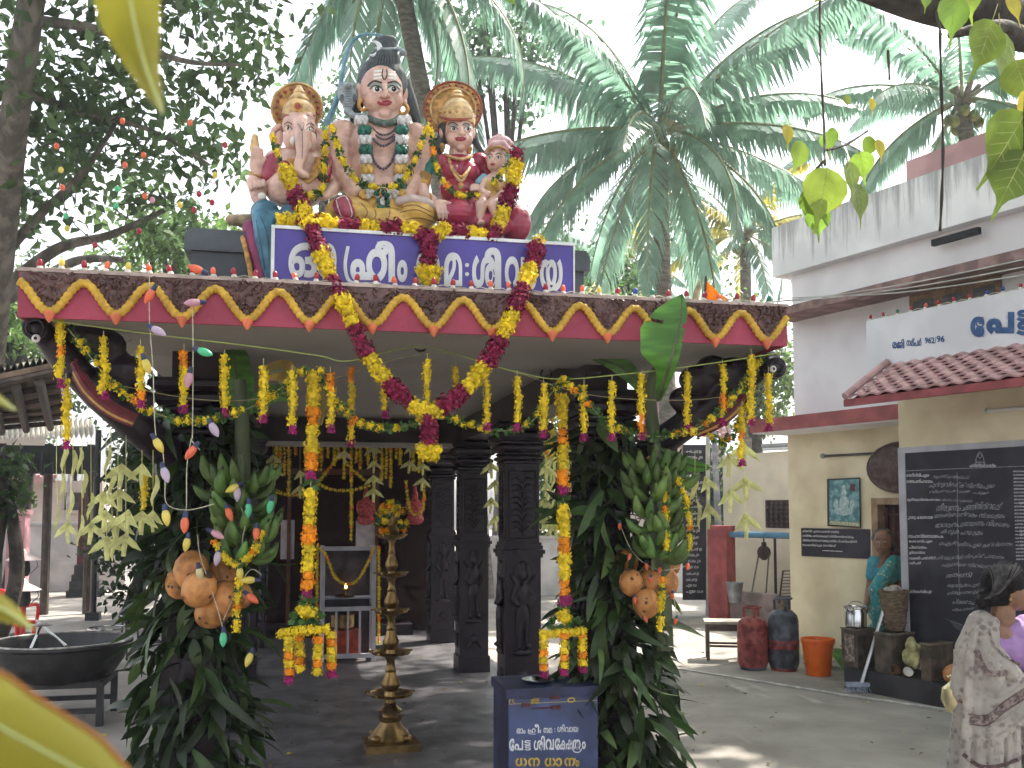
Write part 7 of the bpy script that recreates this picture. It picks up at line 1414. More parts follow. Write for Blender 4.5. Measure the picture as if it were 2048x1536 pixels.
c = W(258, 1231, G(258, 1290).y); t = thing('stove_ring', 'small round iron burner on legs by the left pillar leaves', 'stove', (c.x, c.y, 0)); MB().tube([c+Vector((math.cos(a)*.1, math.sin(a)*.1, 0)) for a in np.linspace(0, 6.283, 23)[:-1]], .008, 6, close=True).build('ring', steel, t); MB().lathe([(.05, -.1), (.085, -.02), (.09, -.01)], 18, c).build('burner', irn, t)
for a in (.4, 2.5, 4.6): MB().tube([c+Vector((math.cos(a)*.1, math.sin(a)*.1, 0)), Vector((c.x+math.cos(a)*.12, c.y+math.sin(a)*.12, 0))], .012, 6).build('leg', irn, t)
# conical metal lamps and red chair
lampm = mat('lamp_tin_pink', (.52, .40, .38), .35, .15, 12, metal=.4)
for k, (x, y, yg, lb_) in enumerate(((48, 1172, 1330, 'nearer standing lantern with conical tin hood and red base'), (47, 1112, 1270, 'farther standing lantern with conical tin hood'))):
    g0 = G(x, yg); c = W(x, y, g0.y); t = thing('hooded_lantern', lb_, 'lantern', g0, 'hooded lanterns at the left'); s = (c-EYE).dot(FV)/F; MB().lathe([(33*s, -8*s), (30*s, -6*s), (8*s, 6*s), (5*s, 12*s), (1*s, 15*s)], 22, c, cap=False).build('hood', lampm, t)
    MB().lathe([(10*s, -40*s), (14*s, -30*s), (12*s, -12*s), (8*s, -8*s)], 14, c).build('glass', irn, t); MB().tube([Vector((c.x, c.y, 0)), c-ZV*40*s], .03, 8).build('post', mat('lantern_red', (.42, .03, .03), .4), t); MB().lathe([(.14, 0), (.14, .02), (.04, .05)], 16, (c.x, c.y, 0)).build('foot', irn, t)
    mb = MB()
    for q in (-1, 1): mb.tube([c+RV*q*26*s-ZV*6*s, c+RV*q*30*s-ZV*20*s, c+RV*q*14*s-ZV*36*s], .005, 5)
    mb.build('side_wire', irn, t)
red = mat('red_plastic', (.55, .02, .02), .3, .06, 5, spec=.5); g0 = G(15, 1325); Yc2 = g0.y; t = thing('plastic_chair', 'red plastic chair standing beyond the cauldron at the left edge', 'chair', g0); s = .44
bk = MB(); vs = []; 
for i in range(7):
    for j in range(7):
        u = j/6-.5; v = i/6; vs.append(g0+RV*(u*.44*(1-.25*v*v))+ZV*(.45+.38*v*(1-.35*(2*u)**4))+HV*(-.22-.08*v+.06*(2*u)**2))
bk.add(vs, [(i*7+j, i*7+j+1, (i+1)*7+j+1, (i+1)*7+j) for i in range(6) for j in range(6)]); bo = bk.build('backrest', red, t); bo.modifiers.new('thick', 'SOLIDIFY').thickness = .02
MB().box(g0+ZV*.43, (.44, .44, .03), rot=-PSI).build('seat', red, t, False)
for sx in (-1, 1):
    for sy in (-1, 1): MB().tube([g0+RV*sx*.18+HV*sy*.18+ZV*.42, g0+RV*sx*.21+HV*sy*.21], [.022, .018], 8).build('leg', red, t)
    MB().tube(crom([g0+RV*sx*.22-HV*.2+ZV*.62, g0+RV*sx*.24+ZV*.63, g0+RV*sx*.23+HV*.18+ZV*.6, g0+RV*sx*.21+HV*.2+ZV*.43], 5), .02, 8).build('armrest', red, t)
# sheds, wall and house beyond
blackp = mat('black_post', (.02, .02, .022), .5, .2, 8); p = G(186, 1240); t = thing('lamp_post', 'slim black post standing behind the palm hangings', 'post', p); MB().tube([p, Vector((p.x, p.y, W(192, 860, p.y).z))], .045, 10).build('shaft', blackp, t); MB().box(p+ZV*.06, (.2, .2, .12)).build('base', blackp, t, False)
p = G(131, 1180); t = thing('thin_pole', 'thin pale pole beside the far white wall', 'pole', p); MB().tube([p, W(140, 930, p.y)], .04, 8).build('shaft', mat('pale_pole', (.42, .36, .42), .6), t)
stn = mat('dark_stone', (.035, .03, .032), .6, .3, 8, bump=.3); p = G(170, 1192); t = thing('stone_pillar_base', 'stepped dark stone pillar with red shaft behind the black post', 'pillar', p); s = (p-EYE).dot(FV)/F
for k, (w_, z0, z1) in enumerate(((.62, 0, .12), (.52, .12, .3), (.46, .3, .42), (.38, .42, .6))): MB().box(p+ZV*(z0+z1)/2, (w_, w_, z1-z0-.002), rot=.1).build('step', stn, t, False)
MB().box(p+ZV*1.3, (.3, .3, 1.39), rot=.1).build('shaft', mat('maroon_shaft', (.10, .03, .035), .6, .3, 6), t, False)
wallw = mat('compound_wall_white', (.52, .49, .49), .85, .15, 2.2, bump=.2, col2=(.6, .56, .55)); a, b = G(-60, 1185), G(250, 1178); t = thing('compound_wall', 'low white compound wall across the back of the yard at the left', 'wall', (a+b)/2); dd = (b-a).normalized(); zz1 = W(110, 1050, a.y).z; M = Matrix((dd, Vector((-dd.y, dd.x, 0)), ZV)).transposed(); L = (b-a).length
MB().box((a+b)/2+ZV*zz1/2, (L, .2, zz1), rot=M).build('wall_panel', wallw, t, False); MB().box((a+b)/2+ZV*(zz1*.42), (L, .26, .07), rot=M).build('string_course', wallw, t, False); MB().box((a+b)/2+ZV*(zz1+.03), (L, .3, .06), rot=M).build('coping', wallw, t, False)
Yh = 24.0; hp = mat('house_cream', (.50, .42, .38), .85, .1, 1.5); rt = mat('house_roof_pink', (.36, .20, .21), .8, .25, 3, bump=.4, bscale=8); t = thing('far_house', 'cream house with pink tiled roof beyond the white wall', 'house', W(80, 1100, Yh))
a, b = W(-80, 960, Yh), W(205, 960, Yh); MB().span((a.x, Yh, 0), (b.x, Yh+3, a.z)).build('wall', hp, t, False); mb = MB(); e = W(-80, 965, Yh-.5); e2 = W(110, 965, Yh-.5); r1, r2 = W(-80, 905, Yh+1.5), W(70, 905, Yh+1.5); mb.prism([e, e2, r2, r1], (0, 0, 0), (0, 0, .12)); mb.build('roof', rt, t, False, fix=True)
for k in range(12):
    q0 = e.lerp(e2, k/11.0); q1 = r1.lerp(r2, k/11.0); MB().tube([q0+ZV*.13, q1+ZV*.13], .05, 5).build('roof_ridge', rt, t)
for (x0_, y0_, x1_, y1_) in ((0, 1000, 20, 1060), (130, 985, 165, 1020)): p0_, p1_ = W(x0_, y0_, Yh-.02), W(x1_, y1_, Yh-.02); w_ = MB().span((p0_.x, Yh-.03, p1_.z), (p1_.x, Yh-.001, p0_.z)).build('window', mat('window_dark', (.03, .03, .035), .4), t, False); MB().span((p0_.x-.05, Yh-.06, p1_.z-.08), (p1_.x+.05, Yh-.002, p1_.z-.01)).build('sill', hp, w_, False)
p0_ = W(45, 1060, 20); t = thing('pink_gate_pillar', 'pink painted gate pillar with black lettering marks by the lanterns', 'pillar', (p0_.x, 20, 0)); hh = W(30, 1030, 20).z; MB().span((W(12, 1100, 20).x, 20, 0), (W(48, 1100, 20).x, 20.4, hh)).build('shaft', mat('pink_pillar_paint', (.50, .25, .28), .7, .12, 4), t, False); MB().span((W(8, 1100, 20).x, 19.96, hh), (W(52, 1100, 20).x, 20.44, hh+.1)).build('cap', mat('pink_pillar_paint', (.5, .25, .28)), t, False)
mb = MB(); 
for k in range(5): letters(mb, [('ശിവ', 24, 38, 1048+k*11, 1056+k*11)], lambda x, y: W(x, y, 19.99), .05)
mb.build('lettering', blackp, t, False)
# open shed with dark underside
Ysh = 11.0; shw = mat('shed_timber', (.07, .05, .04), .7, .3, 8, stretch=(1, 4, 1)); shr = mat('corrugated_pale', (.45, .42, .36), .7, .2, 3); t = thing('open_shed', 'open shed with timber underside and pale corrugated roof at the left edge', 'shed', W(60, 1000, Ysh))
P = [W(-80, 775, 9.0), W(112, 735, 9.2), W(135, 838, 13.5), W(-60, 855, 13.5)]
mb = MB(); mb.prism(P, (0, 0, 0), (0, 0, .05)); mb.build('underside', mat('shed_dark_brown', (.16, .11, .08), .8, .3, 6), t, False, fix=True)
for k in range(6): q0 = P[0].lerp(P[3], k/5); q1 = P[1].lerp(P[2], k/5); MB().tube([q0-ZV*.04, q1-ZV*.04], .035, 6).build('purlin', shw, t)
for k in range(4): q0 = P[0].lerp(P[1], (k+.3)/4); q1 = P[3].lerp(P[2], (k+.3)/4); MB().tube([q0-ZV*.1, q1-ZV*.1], .045, 6).build('rafter', shw, t)
vs = []; n = 60
for i in range(n+1):
    for j in range(2): q = (P[0].lerp(P[1], i/n) if j == 0 else P[3].lerp(P[2], i/n)); vs.append(q+ZV*(.10+.03*math.sin(i*1.57)))
MB().add(vs, [(2*i, 2*i+2, 2*i+3, 2*i+1) for i in range(n)]).build('corrugated_sheet', shr, t)
pp = W(-30, 900, 9.3); MB().tube([(pp.x, pp.y, 0), (pp.x, pp.y, pp.z+.5)], .06, 8).build('post', shw, t)
Y2 = 17.0; t = thing('back_shed', 'farther shed with pale corrugated eave behind the open shed', 'shed', W(60, 900, Y2)); a0, a1, b0, b1 = W(-40, 880, Y2-.8), W(190, 872, Y2-.8), W(-40, 838, Y2+1.5), W(185, 838, Y2+1.5); vs = []; n = 90
for i in range(n+1): vs += [a0.lerp(a1, i/n)+ZV*.04*math.sin(i*1.57), b0.lerp(b1, i/n)+ZV*.04*math.sin(i*1.57)]
MB().add(vs, [(2*i, 2*i+2, 2*i+3, 2*i+1) for i in range(n)]).build('corrugated_sheet', shr, t); MB().span((a0.x, Y2-.6, a0.z-.5), (a1.x, Y2-.5, a0.z-.06)).build('fascia', blackp, t, False)
for x in (0, 95, 180): q = W(x, 1000, Y2); MB().tube([(q.x, Y2, 0), (q.x, Y2, a0.z)], .07, 8).build('post', shw, t)
for k in range(7): q = W(20+22*k, 905, Y2-.7); MB().tube([q, q-ZV*random.uniform(.25, .45)], .03, 6).build('hanging_tool', blackp, t)
t = thing('pale_roof', 'pale sunlit sheet roof beyond the left roof corner', 'roof', W(30, 740, 20)); mb = MB(); mb.prism([W(-60, 770, 19), W(92, 728, 20), W(45, 700, 23), W(-60, 715, 23)], (0, 0, 0), (0, 0, .06)); mb.build('sheet', shr, t, False, fix=True)
mb = MB(); mb.prism([W(-60, 790, 19.1), W(90, 732, 20.1), W(90, 900, 20.1), W(-60, 900, 19.1)], (0, 0, 0), (0, .1, 0)); mb.build('gable', hp, t, False, fix=True)
# things behind the pavilion on the right
a, b = G(1080, 1190), G(1460, 1180); t = thing('back_wall', 'low cream compound wall seen between the right pillars', 'wall', (a+b)/2); dd = (b-a).normalized(); M = Matrix((dd, Vector((-dd.y, dd.x, 0)), ZV)).transposed(); MB().box((a+b)/2+ZV*.55, ((b-a).length+2, .2, 1.1), rot=M).build('wall_panel', wallw, t, False); MB().box((a+b)/2+ZV*1.13, ((b-a).length+2, .28, .06), rot=M).build('coping', wallw, t, False)
t = thing('tiled_outhouse', 'small red tiled roof seen under the right side of the pavilion', 'house', W(1340, 1000, 26)); mb = MB(); mb.prism([W(1290, 860, 24), W(1460, 880, 24), W(1450, 790, 27), W(1290, 780, 27)], (0, 0, 0), (0, 0, .1)); mb.build('roof', rt, t, False, fix=True); q0, q1 = W(1290, 870, 24.6), W(1450, 890, 24.6); MB().span((q0.x, 24.6, 0), (q1.x, 27, q1.z)).build('wall', hp, t, False)
for k in range(14): MB().tube([W(1290, 860, 24).lerp(W(1460, 880, 24), k/13)+ZV*.12, W(1290, 780, 27).lerp(W(1450, 790, 27), k/13)+ZV*.12], .05, 5).build('roof_ridge', rt, t)
# ================================================================== trees
def tri_leaf(): return [(0, 0, 0), (.28, .45, .05), (0, 1, -.12), (-.28, .45, .05)], [(0, 1, 2, 3)]
LT, LF = tri_leaf()
bark = mat('grey_bark', (.14, .125, .11), .9, .35, 7, bump=.6, bscale=22, bumpd=.03, stretch=(1, 1, .35)); barkd = mat('dark_bark', (.05, .042, .036), .9, .35, 7, bump=.6, bscale=22, bumpd=.03)
def leafm(name, c, tr=.35, rough=.45): return mat(name, c, rough, .45, 1.7, trans=tr, spec=.4)
def crown(name, clumps, n, size, m, parent, flat=.6, down=.35, seed=1):
    """clumps: (centre, radii); leaves spread through each clump in small sprays"""
    rs = np.random.RandomState(seed); wts = np.array([r[0]*r[1]*r[2] for c, r in clumps])**.67; wts /= wts.sum(); P = []
    for (c, r), wt in zip(clumps, wts):
        k = int(n*wt); ns = max(3, k//22); s = rs.normal(size=(ns, 3)); s /= np.linalg.norm(s, axis=1)[:, None]; s *= (rs.uniform(.15, 1, (ns, 1))**.45)*np.array(r); idx = rs.randint(0, ns, k); sp = min(r)*.17+size*.8
        P.append(s[idx]+rs.normal(0, sp, (k, 3))*np.array([1, 1, .6])+np.array(c))
    P = np.concatenate(P); dr = rs.normal(size=P.shape); dr[:, 2] -= down; up = rs.normal(0, .7, P.shape)+np.array([0, 0, flat]); 
    o = link(name, scatter(name, LT, LF, P, rot_from(dr, up), rs.uniform(.6, 1.25, len(P))*size, m), parent); o['kind'] = 'stuff'; return o
def limbs(t, spec, m, names='branch'):
    for i, (pts, r0, r1) in enumerate(spec):
        Q = crom(pts, 6); n = len(Q)-1; MB().tube(Q, [r0+(r1-r0)*k/n for k in range(n+1)], 9).build('trunk' if i == 0 else names, m, t)
def V3(px, py, d): return D(px, py, d)
# --- big left tree with coloured lamps in it
gl_ = leafm('left_tree_leaf', (.085, .135, .06), .45); base = G(-40, 1180); t = thing('shade_tree', 'big dark leafy shade tree with leaning grey trunk at the left', 'tree', base)
limbs(t, [([base, V3(-25, 800, 13), V3(8, 430, 11), V3(35, 200, 10), V3(75, -80, 9.5)], .2, .12), ([V3(0, 520, 11.5), V3(70, 440, 11.2), V3(170, 340, 11), V3(240, 230, 11)], .07, .02), ([V3(-20, 600, 12), V3(110, 500, 12), V3(220, 470, 12), V3(330, 420, 12)], .09, .03), ([V3(60, 40, 9.8), V3(200, 60, 10), V3(360, 120, 10.5), V3(480, 130, 11)], .06, .015), ([V3(40, 180, 10), V3(150, 220, 10.5), V3(300, 260, 11), V3(420, 330, 11.5)], .05, .015), ([V3(-30, 620, 12.5), V3(80, 560, 13), V3(160, 520, 13.5), V3(250, 520, 13.5)], .1, .04)], bark, 'branch')
cl = []
for (x, y, d, r) in ((60, 60, 10, 1.2), (180, 40, 10.5, 1.2), (320, 30, 11, 1.2), (430, 60, 11.5, 1.0), (100, 170, 10.5, 1.1), (240, 160, 11, 1.2), (370, 160, 11.5, 1.0), (480, 150, 12, .6), (60, 290, 11, 1.0), (180, 280, 11, 1.2), (300, 270, 11.5, 1.1), (400, 270, 12, .7), (120, 380, 11.5, 1.0), (250, 370, 11.5, 1.1), (360, 360, 12, .8), (440, 350, 12.5, .4), (30, 420, 12, .8), (330, 440, 12.5, .7), (-80, 150, 10, 1.4), (-100, 350, 11, 1.4), (60, -120, 9.5, 1.6), (280, -120, 10.5, 1.6), (480, -60, 12, 1.2), (520, 60, 12.5, .5)):
    cl.append((V3(x, y, d), (r, r, r*.62)))
crown('crown', [(c, (r[0]*.8, r[1]*.8, r[2]*.75)) for c, r in cl], 4700, .17, gl_, t, seed=4)
t = thing('tree_lamp_string', 'red and orange lamps strung through the big left tree', 'string light', V3(250, 300, 10)); lamp_sph = {c: MB().ell((0, 0, 0), (.025, .025, .031), 10, 7).mesh('lamp_bulb', glass[c]) for c in ('red', 'orange', 'yellow', 'lgreen', 'pink')}
LS = [(113, 292, 'orange'), (245, 242, 'orange'), (125, 375, 'orange'), (287, 310, 'orange'), (250, 330, 'orange'), (190, 490, 'red'), (122, 340, 'yellow'), (235, 378, 'lgreen'), (290, 392, 'orange'), (305, 400, 'pink'), (232, 412, 'lgreen'), (132, 432, 'lgreen'), (134, 457, 'yellow'), (388, 420, 'red'), (424, 405, 'red'), (398, 388, 'red'), (278, 462, 'red'), (430, 350, 'yellow'), (360, 410, 'yellow'), (450, 290, 'red'), (380, 245, 'orange')]
for x, y, c in LS: link('lamp_bulb', lamp_sph[c], t, V3(x, y, 9.0))
MB().tube(crom([V3(60, 300, 9.05), V3(113, 285, 9.05), V3(180, 265, 9.05), V3(245, 236, 9.05), V3(280, 305, 9.05), V3(250, 325, 9.05), V3(300, 390, 9.05), V3(398, 382, 9.05), V3(430, 345, 9.05)], 5), .005, 4).build('wire', blackp, t); MB().tube(crom([V3(125, 370, 9.05), V3(135, 430, 9.05), V3(190, 485, 9.05), V3(240, 520, 9.0), V3(278, 460, 9.05), V3(232, 410, 9.05), V3(388, 415, 9.05)], 5), .005, 4).build('wire', blackp, t)

# --- coconut palms
palm_l = mat('palm_frond_leaf', (.16, .26, .20), .26, .25, 1.2, trans=.42, spec=.8); palm_l2 = mat('palm_frond_yellowing', (.30, .27, .06), .45, .3, 1.2, trans=.35); rib_m = mat('palm_rib', (.22, .24, .13), .5, .2, 4); ptrunk = mat('palm_trunk', (.16, .14, .12), .9, .3, 6, bump=.5, bscale=14, bumpd=.04, stretch=(1, 1, 3)); cocog = mat('palm_coconut', (.16, .17, .05), .5, .3, 9)
COCOG = MB().lathe([(.01, -.098), (.04, -.088), (.07, -.06), (.086, -.015), (.084, .03), (.066, .07), (.035, .092), (.012, .098)], 10).mesh('coconut', cocog)
def frond(t, c, az, el, L, m, sag, seed, lw=.64):
    rs = np.random.RandomState(seed); n = 32; Q = []; d = Vector((math.cos(az)*math.cos(el), math.sin(az)*math.cos(el), math.sin(el))); p = Vector(c); e = el; st = L/n
    for i in range(n+1):
        Q.append(p.copy()); e -= sag*(.35+1.3*i/n)/n; p = p+Vector((math.cos(az)*math.cos(e), math.sin(az)*math.cos(e), math.sin(e)))*st
    V = []; FA = []; side0 = Vector((-math.sin(az), math.cos(az), 0)); tw = rs.uniform(-.5, .5)
    for i in range(4, n+1):
        for h in (0, .5):
            if i+h > n: continue
            j = min(int(i), n-1); q = Q[j].lerp(Q[j+1], h) if h else Q[min(i, n)]; tn = (Q[min(j+1, n)]-Q[j]).normalized(); up = side0.cross(tn).normalized()*-1; u = (i+h)/n; ll = lw*L*.34*math.sin(math.pi*min(1, .12+u*.86))**.6*rs.uniform(.85, 1.1)
            for sgn in (-1, 1):
                if rs.random() < .07: continue
                sd = (side0*sgn*.8+tn*.55+ZV*(-.45-.45*u+tw*.3*sgn+rs.uniform(-.15, .15))).normalized(); b0 = q; m1 = q+sd*ll*.5; e1 = m1+(sd+ZV*rs.uniform(-1.9, -.9)).normalized()*ll*.55; wv = tn*L*.0115; k = len(V)
                V += [b0-wv*.6, b0+wv*.6, m1+wv, m1-wv, e1]; FA += [(k, k+1, k+2, k+3), (k+3, k+2, k+4, k+4)]
    me = bpy.data.meshes.new('frond'); me.from_pydata([tuple(v) for v in V], [], [f if f[2] != f[3] else f[:3] for f in FA]); me.materials.append(m); me.update(); o = link('frond', me, t); MB().tube(Q, [.055*(1-.85*i/n)*L/4.5 for i in range(n+1)], 5).build('rib', rib_m, o)
def palm(label, crownp, base, L, n, seed, tr=.17, els=(R(-45), R(75)), yel=.06, sag=(.6, 1.5)):
    t = thing('coconut_palm', label, 'palm tree', base, 'coconut palms'); c = Vector(crownp); b = Vector(base); rs = random.Random(seed); mid = b.lerp(c, .5)+Vector((rs.uniform(-.4, .4), rs.uniform(-.4, .4), 0)); Q = crom([b, mid, c-ZV*.3], 10); k = len(Q)-1
    MB().tube(Q, [tr*(1.25-.35*i/k)*(1+.05*(i % 2)) for i in range(k+1)], 10).build('trunk', ptrunk, t)
    for i in range(n):
        az = i*2.39996+rs.uniform(-.2, .2); u = (i+.5)/n; el = els[1]+(els[0]-els[1])*u+rs.uniform(-.12, .12); frond(t, c+Vector((math.cos(az), math.sin(az), 0))*.12, az, el, L*rs.uniform(.85, 1.08), palm_l2 if rs.random() < yel else palm_l, rs.uniform(*sag), seed*100+i)
    for i in range(9): a = i*.7; link('coconut', COCOG, t, c+Vector((math.cos(a)*.3, math.sin(a)*.3, -.35-.1*(i % 3))), (0, 0, i), 1.25)
    for i in range(7): a = i*.9; MB().tube([c+ZV*-.2, c+Vector((math.cos(a)*.35, math.sin(a)*.35, .25))], [.1, .05], 6).build('frond_sheath', ptrunk, t)
    return t
def palm_at(label, px, py, d, bx, L, n, seed, **k):
    c = V3(px, py, d); b = Vector((V3(bx, 1000, d).x, c.y, 0)); palm(label, c, b, L, n, seed, **k)
palm_at('tall coconut palm with broad crown right of the statues', 1318, 262, 21, 1335, 4.8, 30, 11, yel=0)
palm_at('coconut palm with its crown above the top edge behind the tall god', 790, -120, 19, 960, 4.4, 22, 23, els=(R(-65), R(60)), yel=0)
palm_at('coconut palm standing behind the upper right parapet', 1925, 200, 21, 1935, 3.9, 20, 37, yel=0)
palm_at('distant yellowing palm between the pavilion roof and the parapet', 1490, 470, 30, 1480, 3.6, 16, 41, yel=.6)
palm_at('distant palm low behind the right end of the blue board', 1235, 545, 34, 1240, 3.4, 16, 43, yel=.2)

# --- broadleaf trees beyond
def tree(label, px, py, d, rx, rz, col, n, size, seed, name='garden_tree', gx=None):
    c = V3(px, py, d); s = d/F; b = Vector((c.x if gx is None else V3(gx, 1000, d).x, c.y, 0)); t = thing(name, label, 'tree', b, 'trees beyond the yard'); rs = random.Random(seed); cl = []
    for k in range(9): cl.append((c+Vector((rs.uniform(-.6, .6)*rx*s, rs.uniform(-.6, .6)*rx*s, rs.uniform(-.6, .6)*rz*s)), (rx*s*rs.uniform(.35, .6),)*2+(rz*s*rs.uniform(.3, .55),)))
    limbs(t, [([b, b.lerp(c, .5)+Vector((.2, .1, 0)), c], .02*d*.5, .05)]+[([b.lerp(c, .6), c.lerp(q[0], .6), q[0]], .07, .02) for q in cl[:6]], barkd); crown('crown', cl, n, size, leafm('leaf_'+label.split()[0]+str(seed), col, .4), t, seed=seed)
tree('airy green tree behind the goddess statue crown', 1010, 120, 24, 150, 110, (.07, .13, .07), 2000, .22, 3)
tree('tall green tree behind the left palm fronds', 640, 330, 26, 110, 180, (.07, .13, .05), 1500, .22, 5)
tree('bright green tree above the left end of the roof', 330, 520, 20, 200, 100, (.10, .17, .05), 3600, .17, 6)
tree('sunlit green shrub tree at the left roof corner', 40, 640, 19, 120, 130, (.10, .17, .05), 2600, .15, 8)
tree('green tree beyond the right roof end', 1290, 600, 27, 160, 110, (.08, .15, .05), 2800, .2, 9)
tree('yellow green tree between roof end and building wall', 1500, 690, 24, 110, 180, (.12, .18, .07), 3400, .17, 10)
tree('leafy bush behind the gap of the right pillars', 1120, 960, 20, 110, 190, (.09, .15, .05), 3600, .16, 12)
tree('dark bush behind the cream recessed wall', 1420, 1010, 22, 60, 150, (.07, .12, .04), 1600, .16, 13)
tree('dark climber with leaves at the left edge below the shed', 10, 960, 9.5, 45, 110, (.035, .065, .02), 500, .10, 14, gx=-30)
tree('dense trees far behind the shrine at the left', 380, 700, 30, 300, 250, (.05, .09, .035), 5200, .26, 15)
tree('dense trees far behind the middle of the pavilion roof', 1000, 560, 36, 420, 130, (.06, .10, .045), 3600, .32, 16)
tree('dark leafy thicket behind the left pillar dressing', 262, 990, 15, 75, 230, (.03, .055, .02), 2600, .14, 19)
tree('dense trees far beyond the left shed', -60, 700, 30, 240, 300, (.05, .09, .035), 3600, .26, 18)

# --- peepal tree overhead: limb at the upper right, hanging sprays, and the crown above the yard, with clumps added for shade
pl_ = mat('peepal_leaf_green', (.17, .25, .05), .4, .25, 9, trans=.42, rnd=.15, hrnd=.02); ply = mat('peepal_leaf_yellow', (.50, .42, .06), .4, .2, 9, trans=.5, rnd=.1); vein = mat('peepal_vein', (.40, .44, .16), .5)
base = Vector((9.5, 1.0, 0)); t = thing('peepal_tree', 'overhanging peepal tree with limb and hanging heart-shaped leaves at the upper right', 'tree', base)
limbs(t, [([base, Vector((9.3, 1.6, 3)), Vector((8.6, 3.0, 6)), Vector((7.5, 5, 8.6))], .55, .3), ([Vector((9.2, 2.0, 3.6)), V3(2250, 60, 7.0), V3(1960, 20, 6.2), V3(1740, -30, 5.6), V3(1400, -200, 5)], .26, .05), ([Vector((8.6, 3, 6)), Vector((5, 4, 8.2)), Vector((1, 3.5, 9))], .2, .05), ([Vector((8.3, 3.4, 6.8)), Vector((9, 8, 9)), Vector((9, 12, 11))], .2, .05), ([V3(2120, 40, 6.6), V3(2060, 70, 5.0), V3(1995, 52, 4.4), V3(1900, 70, 4.2)], .06, .015)], barkd)
cl = []
rs = random.Random(5)
for k in range(46):
    x = rs.uniform(-1, 14); y = rs.uniform(-1, 14); d = math.hypot(x, y); z = max(8.4, 1.7+.62*(y*.9772+x*.2125)+1.6)+rs.uniform(0, 1.8)
    cl.append((Vector((x, y, z)), (1.6, 1.6, .8)))
for gx in np.arange(1.0, 7.0, 1.0):  # extra out-of-view leaf clumps, added towards the sun to shade the yard floor
    for gy in np.arange(3.2, 8.2, 1.0):
        zz_ = 9.6+rs.uniform(0, .8); cl.append((Vector((gx, gy, 0))+sdir*(zz_/sdir.z), (.85, .85, .35)))
crown('crown', cl, 26000, .29, pl_, t, flat=1.2, down=.2, seed=9)
def peepal_mesh(m):
    pts = [(0, 0), (.2, .06), (.38, .2), (.43, .38), (.36, .56), (.22, .7), (.1, .8), (.045, .9), (.015, 1.15)]; mb = MB(); vs = []
    for x, y in pts: vs += [(-x, y, .10*abs(x)-.12*y*y), (-x*.5, y, .02*abs(x)-.12*y*y), (0, y, -.12*y*y), (x*.5, y, .02*x-.12*y*y), (x, y, .10*x-.12*y*y)]
    mb.add(vs, [(i*5+j, i*5+j+1, i*5+j+6, i*5+j+5) for i in range(len(pts)-1) for j in range(4)])
    mb.tube([(0, -.3, .02), (0, 0, .003), (0, .5, -.027), (0, 1.0, -.115)], [.008, .009, .007, .003], 4, mi=1)
    for y0 in (.15, .3, .45, .6):
        for s in (-1, 1): mb.tube([(0, y0, .004-.12*y0*y0), (s*.3*(1-y0*.6), y0+.16, .02-.12*(y0+.1)**2)], [.004, .002], 3, mi=1)
    return mb.mesh('leaf', [m, vein])
PG, PYL = peepal_mesh(pl_), peepal_mesh(ply)
def pleaf(px, py, d, size, ang, yaw, yel=False, tilt=0.0):
    """leaf hanging with its base at the pixel; ang = direction of the tip in the picture plane (0 = straight down)"""
    r = ray(px, py).normalized(); tip = (-UV_*math.cos(R(ang))+RV*math.sin(R(ang))).normalized(); face = (-FV+RV*math.sin(R(yaw))+UV_*tilt).normalized(); x = tip.cross(face).normalized(); z = x.cross(tip); M = Matrix((x, tip, z)).transposed()
    link('leaf', PYL if yel else PG, t, V3(px, py, d), M, size*d/F)
for a in ((1640, 335, 3.2, 95, 5, 20, 0), (1618, 372, 3.15, 78, 25, -25, 0), (1655, 335, 3.1, 115, -8, 10, 0), (1618, 395, 3.25, 62, 12, 30, 0), (1636, 415, 3.2, 60, 0, -30, 0), (1672, 372, 3.3, 62, -14, 35, 1), (1720, 303, 3.4, 60, 8, -30, 0), (1742, 272, 3.5, 48, -12, 30, 0), (1698, 322, 3.3, 70, 10, 55, 0), (1755, 278, 3.5, 44, 15, 50, 1), (1603, 282, 3.3, 62, -10, 40, 0), (1655, 262, 3.4, 44, 4, -65, 0), (1572, 248, 3.4, 46, 10, 60, 1), (1668, 255, 3.5, 42, -10, 40, 0), (1690, 190, 3.6, 26, 20, 30, 0), (1742, 196, 3.6, 30, 10, 50, 1), (1710, 365, 3.3, 82, 14, 60, 0),
          (2050, 225, 2.3, 150, -28, 15, 0), (2052, 300, 2.3, 130, -26, -20, 0), (1905, -10, 3.0, 90, 2, 15, 0), (1985, 40, 2.9, 110, -16, 20, 0), (2030, 120, 2.8, 95, 20, -25, 0), (2058, 180, 2.6, 80, -10, 40, 1), (1850, -20, 3.0, 40, 5, 30, 0), (1930, -30, 3.2, 70, 10, -40, 0), (2015, -10, 2.8, 60, 30, 40, 1), (2000, 60, 3.2, 110, 8, 50, 0), (1645, -30, 3.1, 40, -20, 30, 0), (1010, -18, 3.0, 34, 40, 20, 0)): pleaf(*a[:6], bool(a[6]))
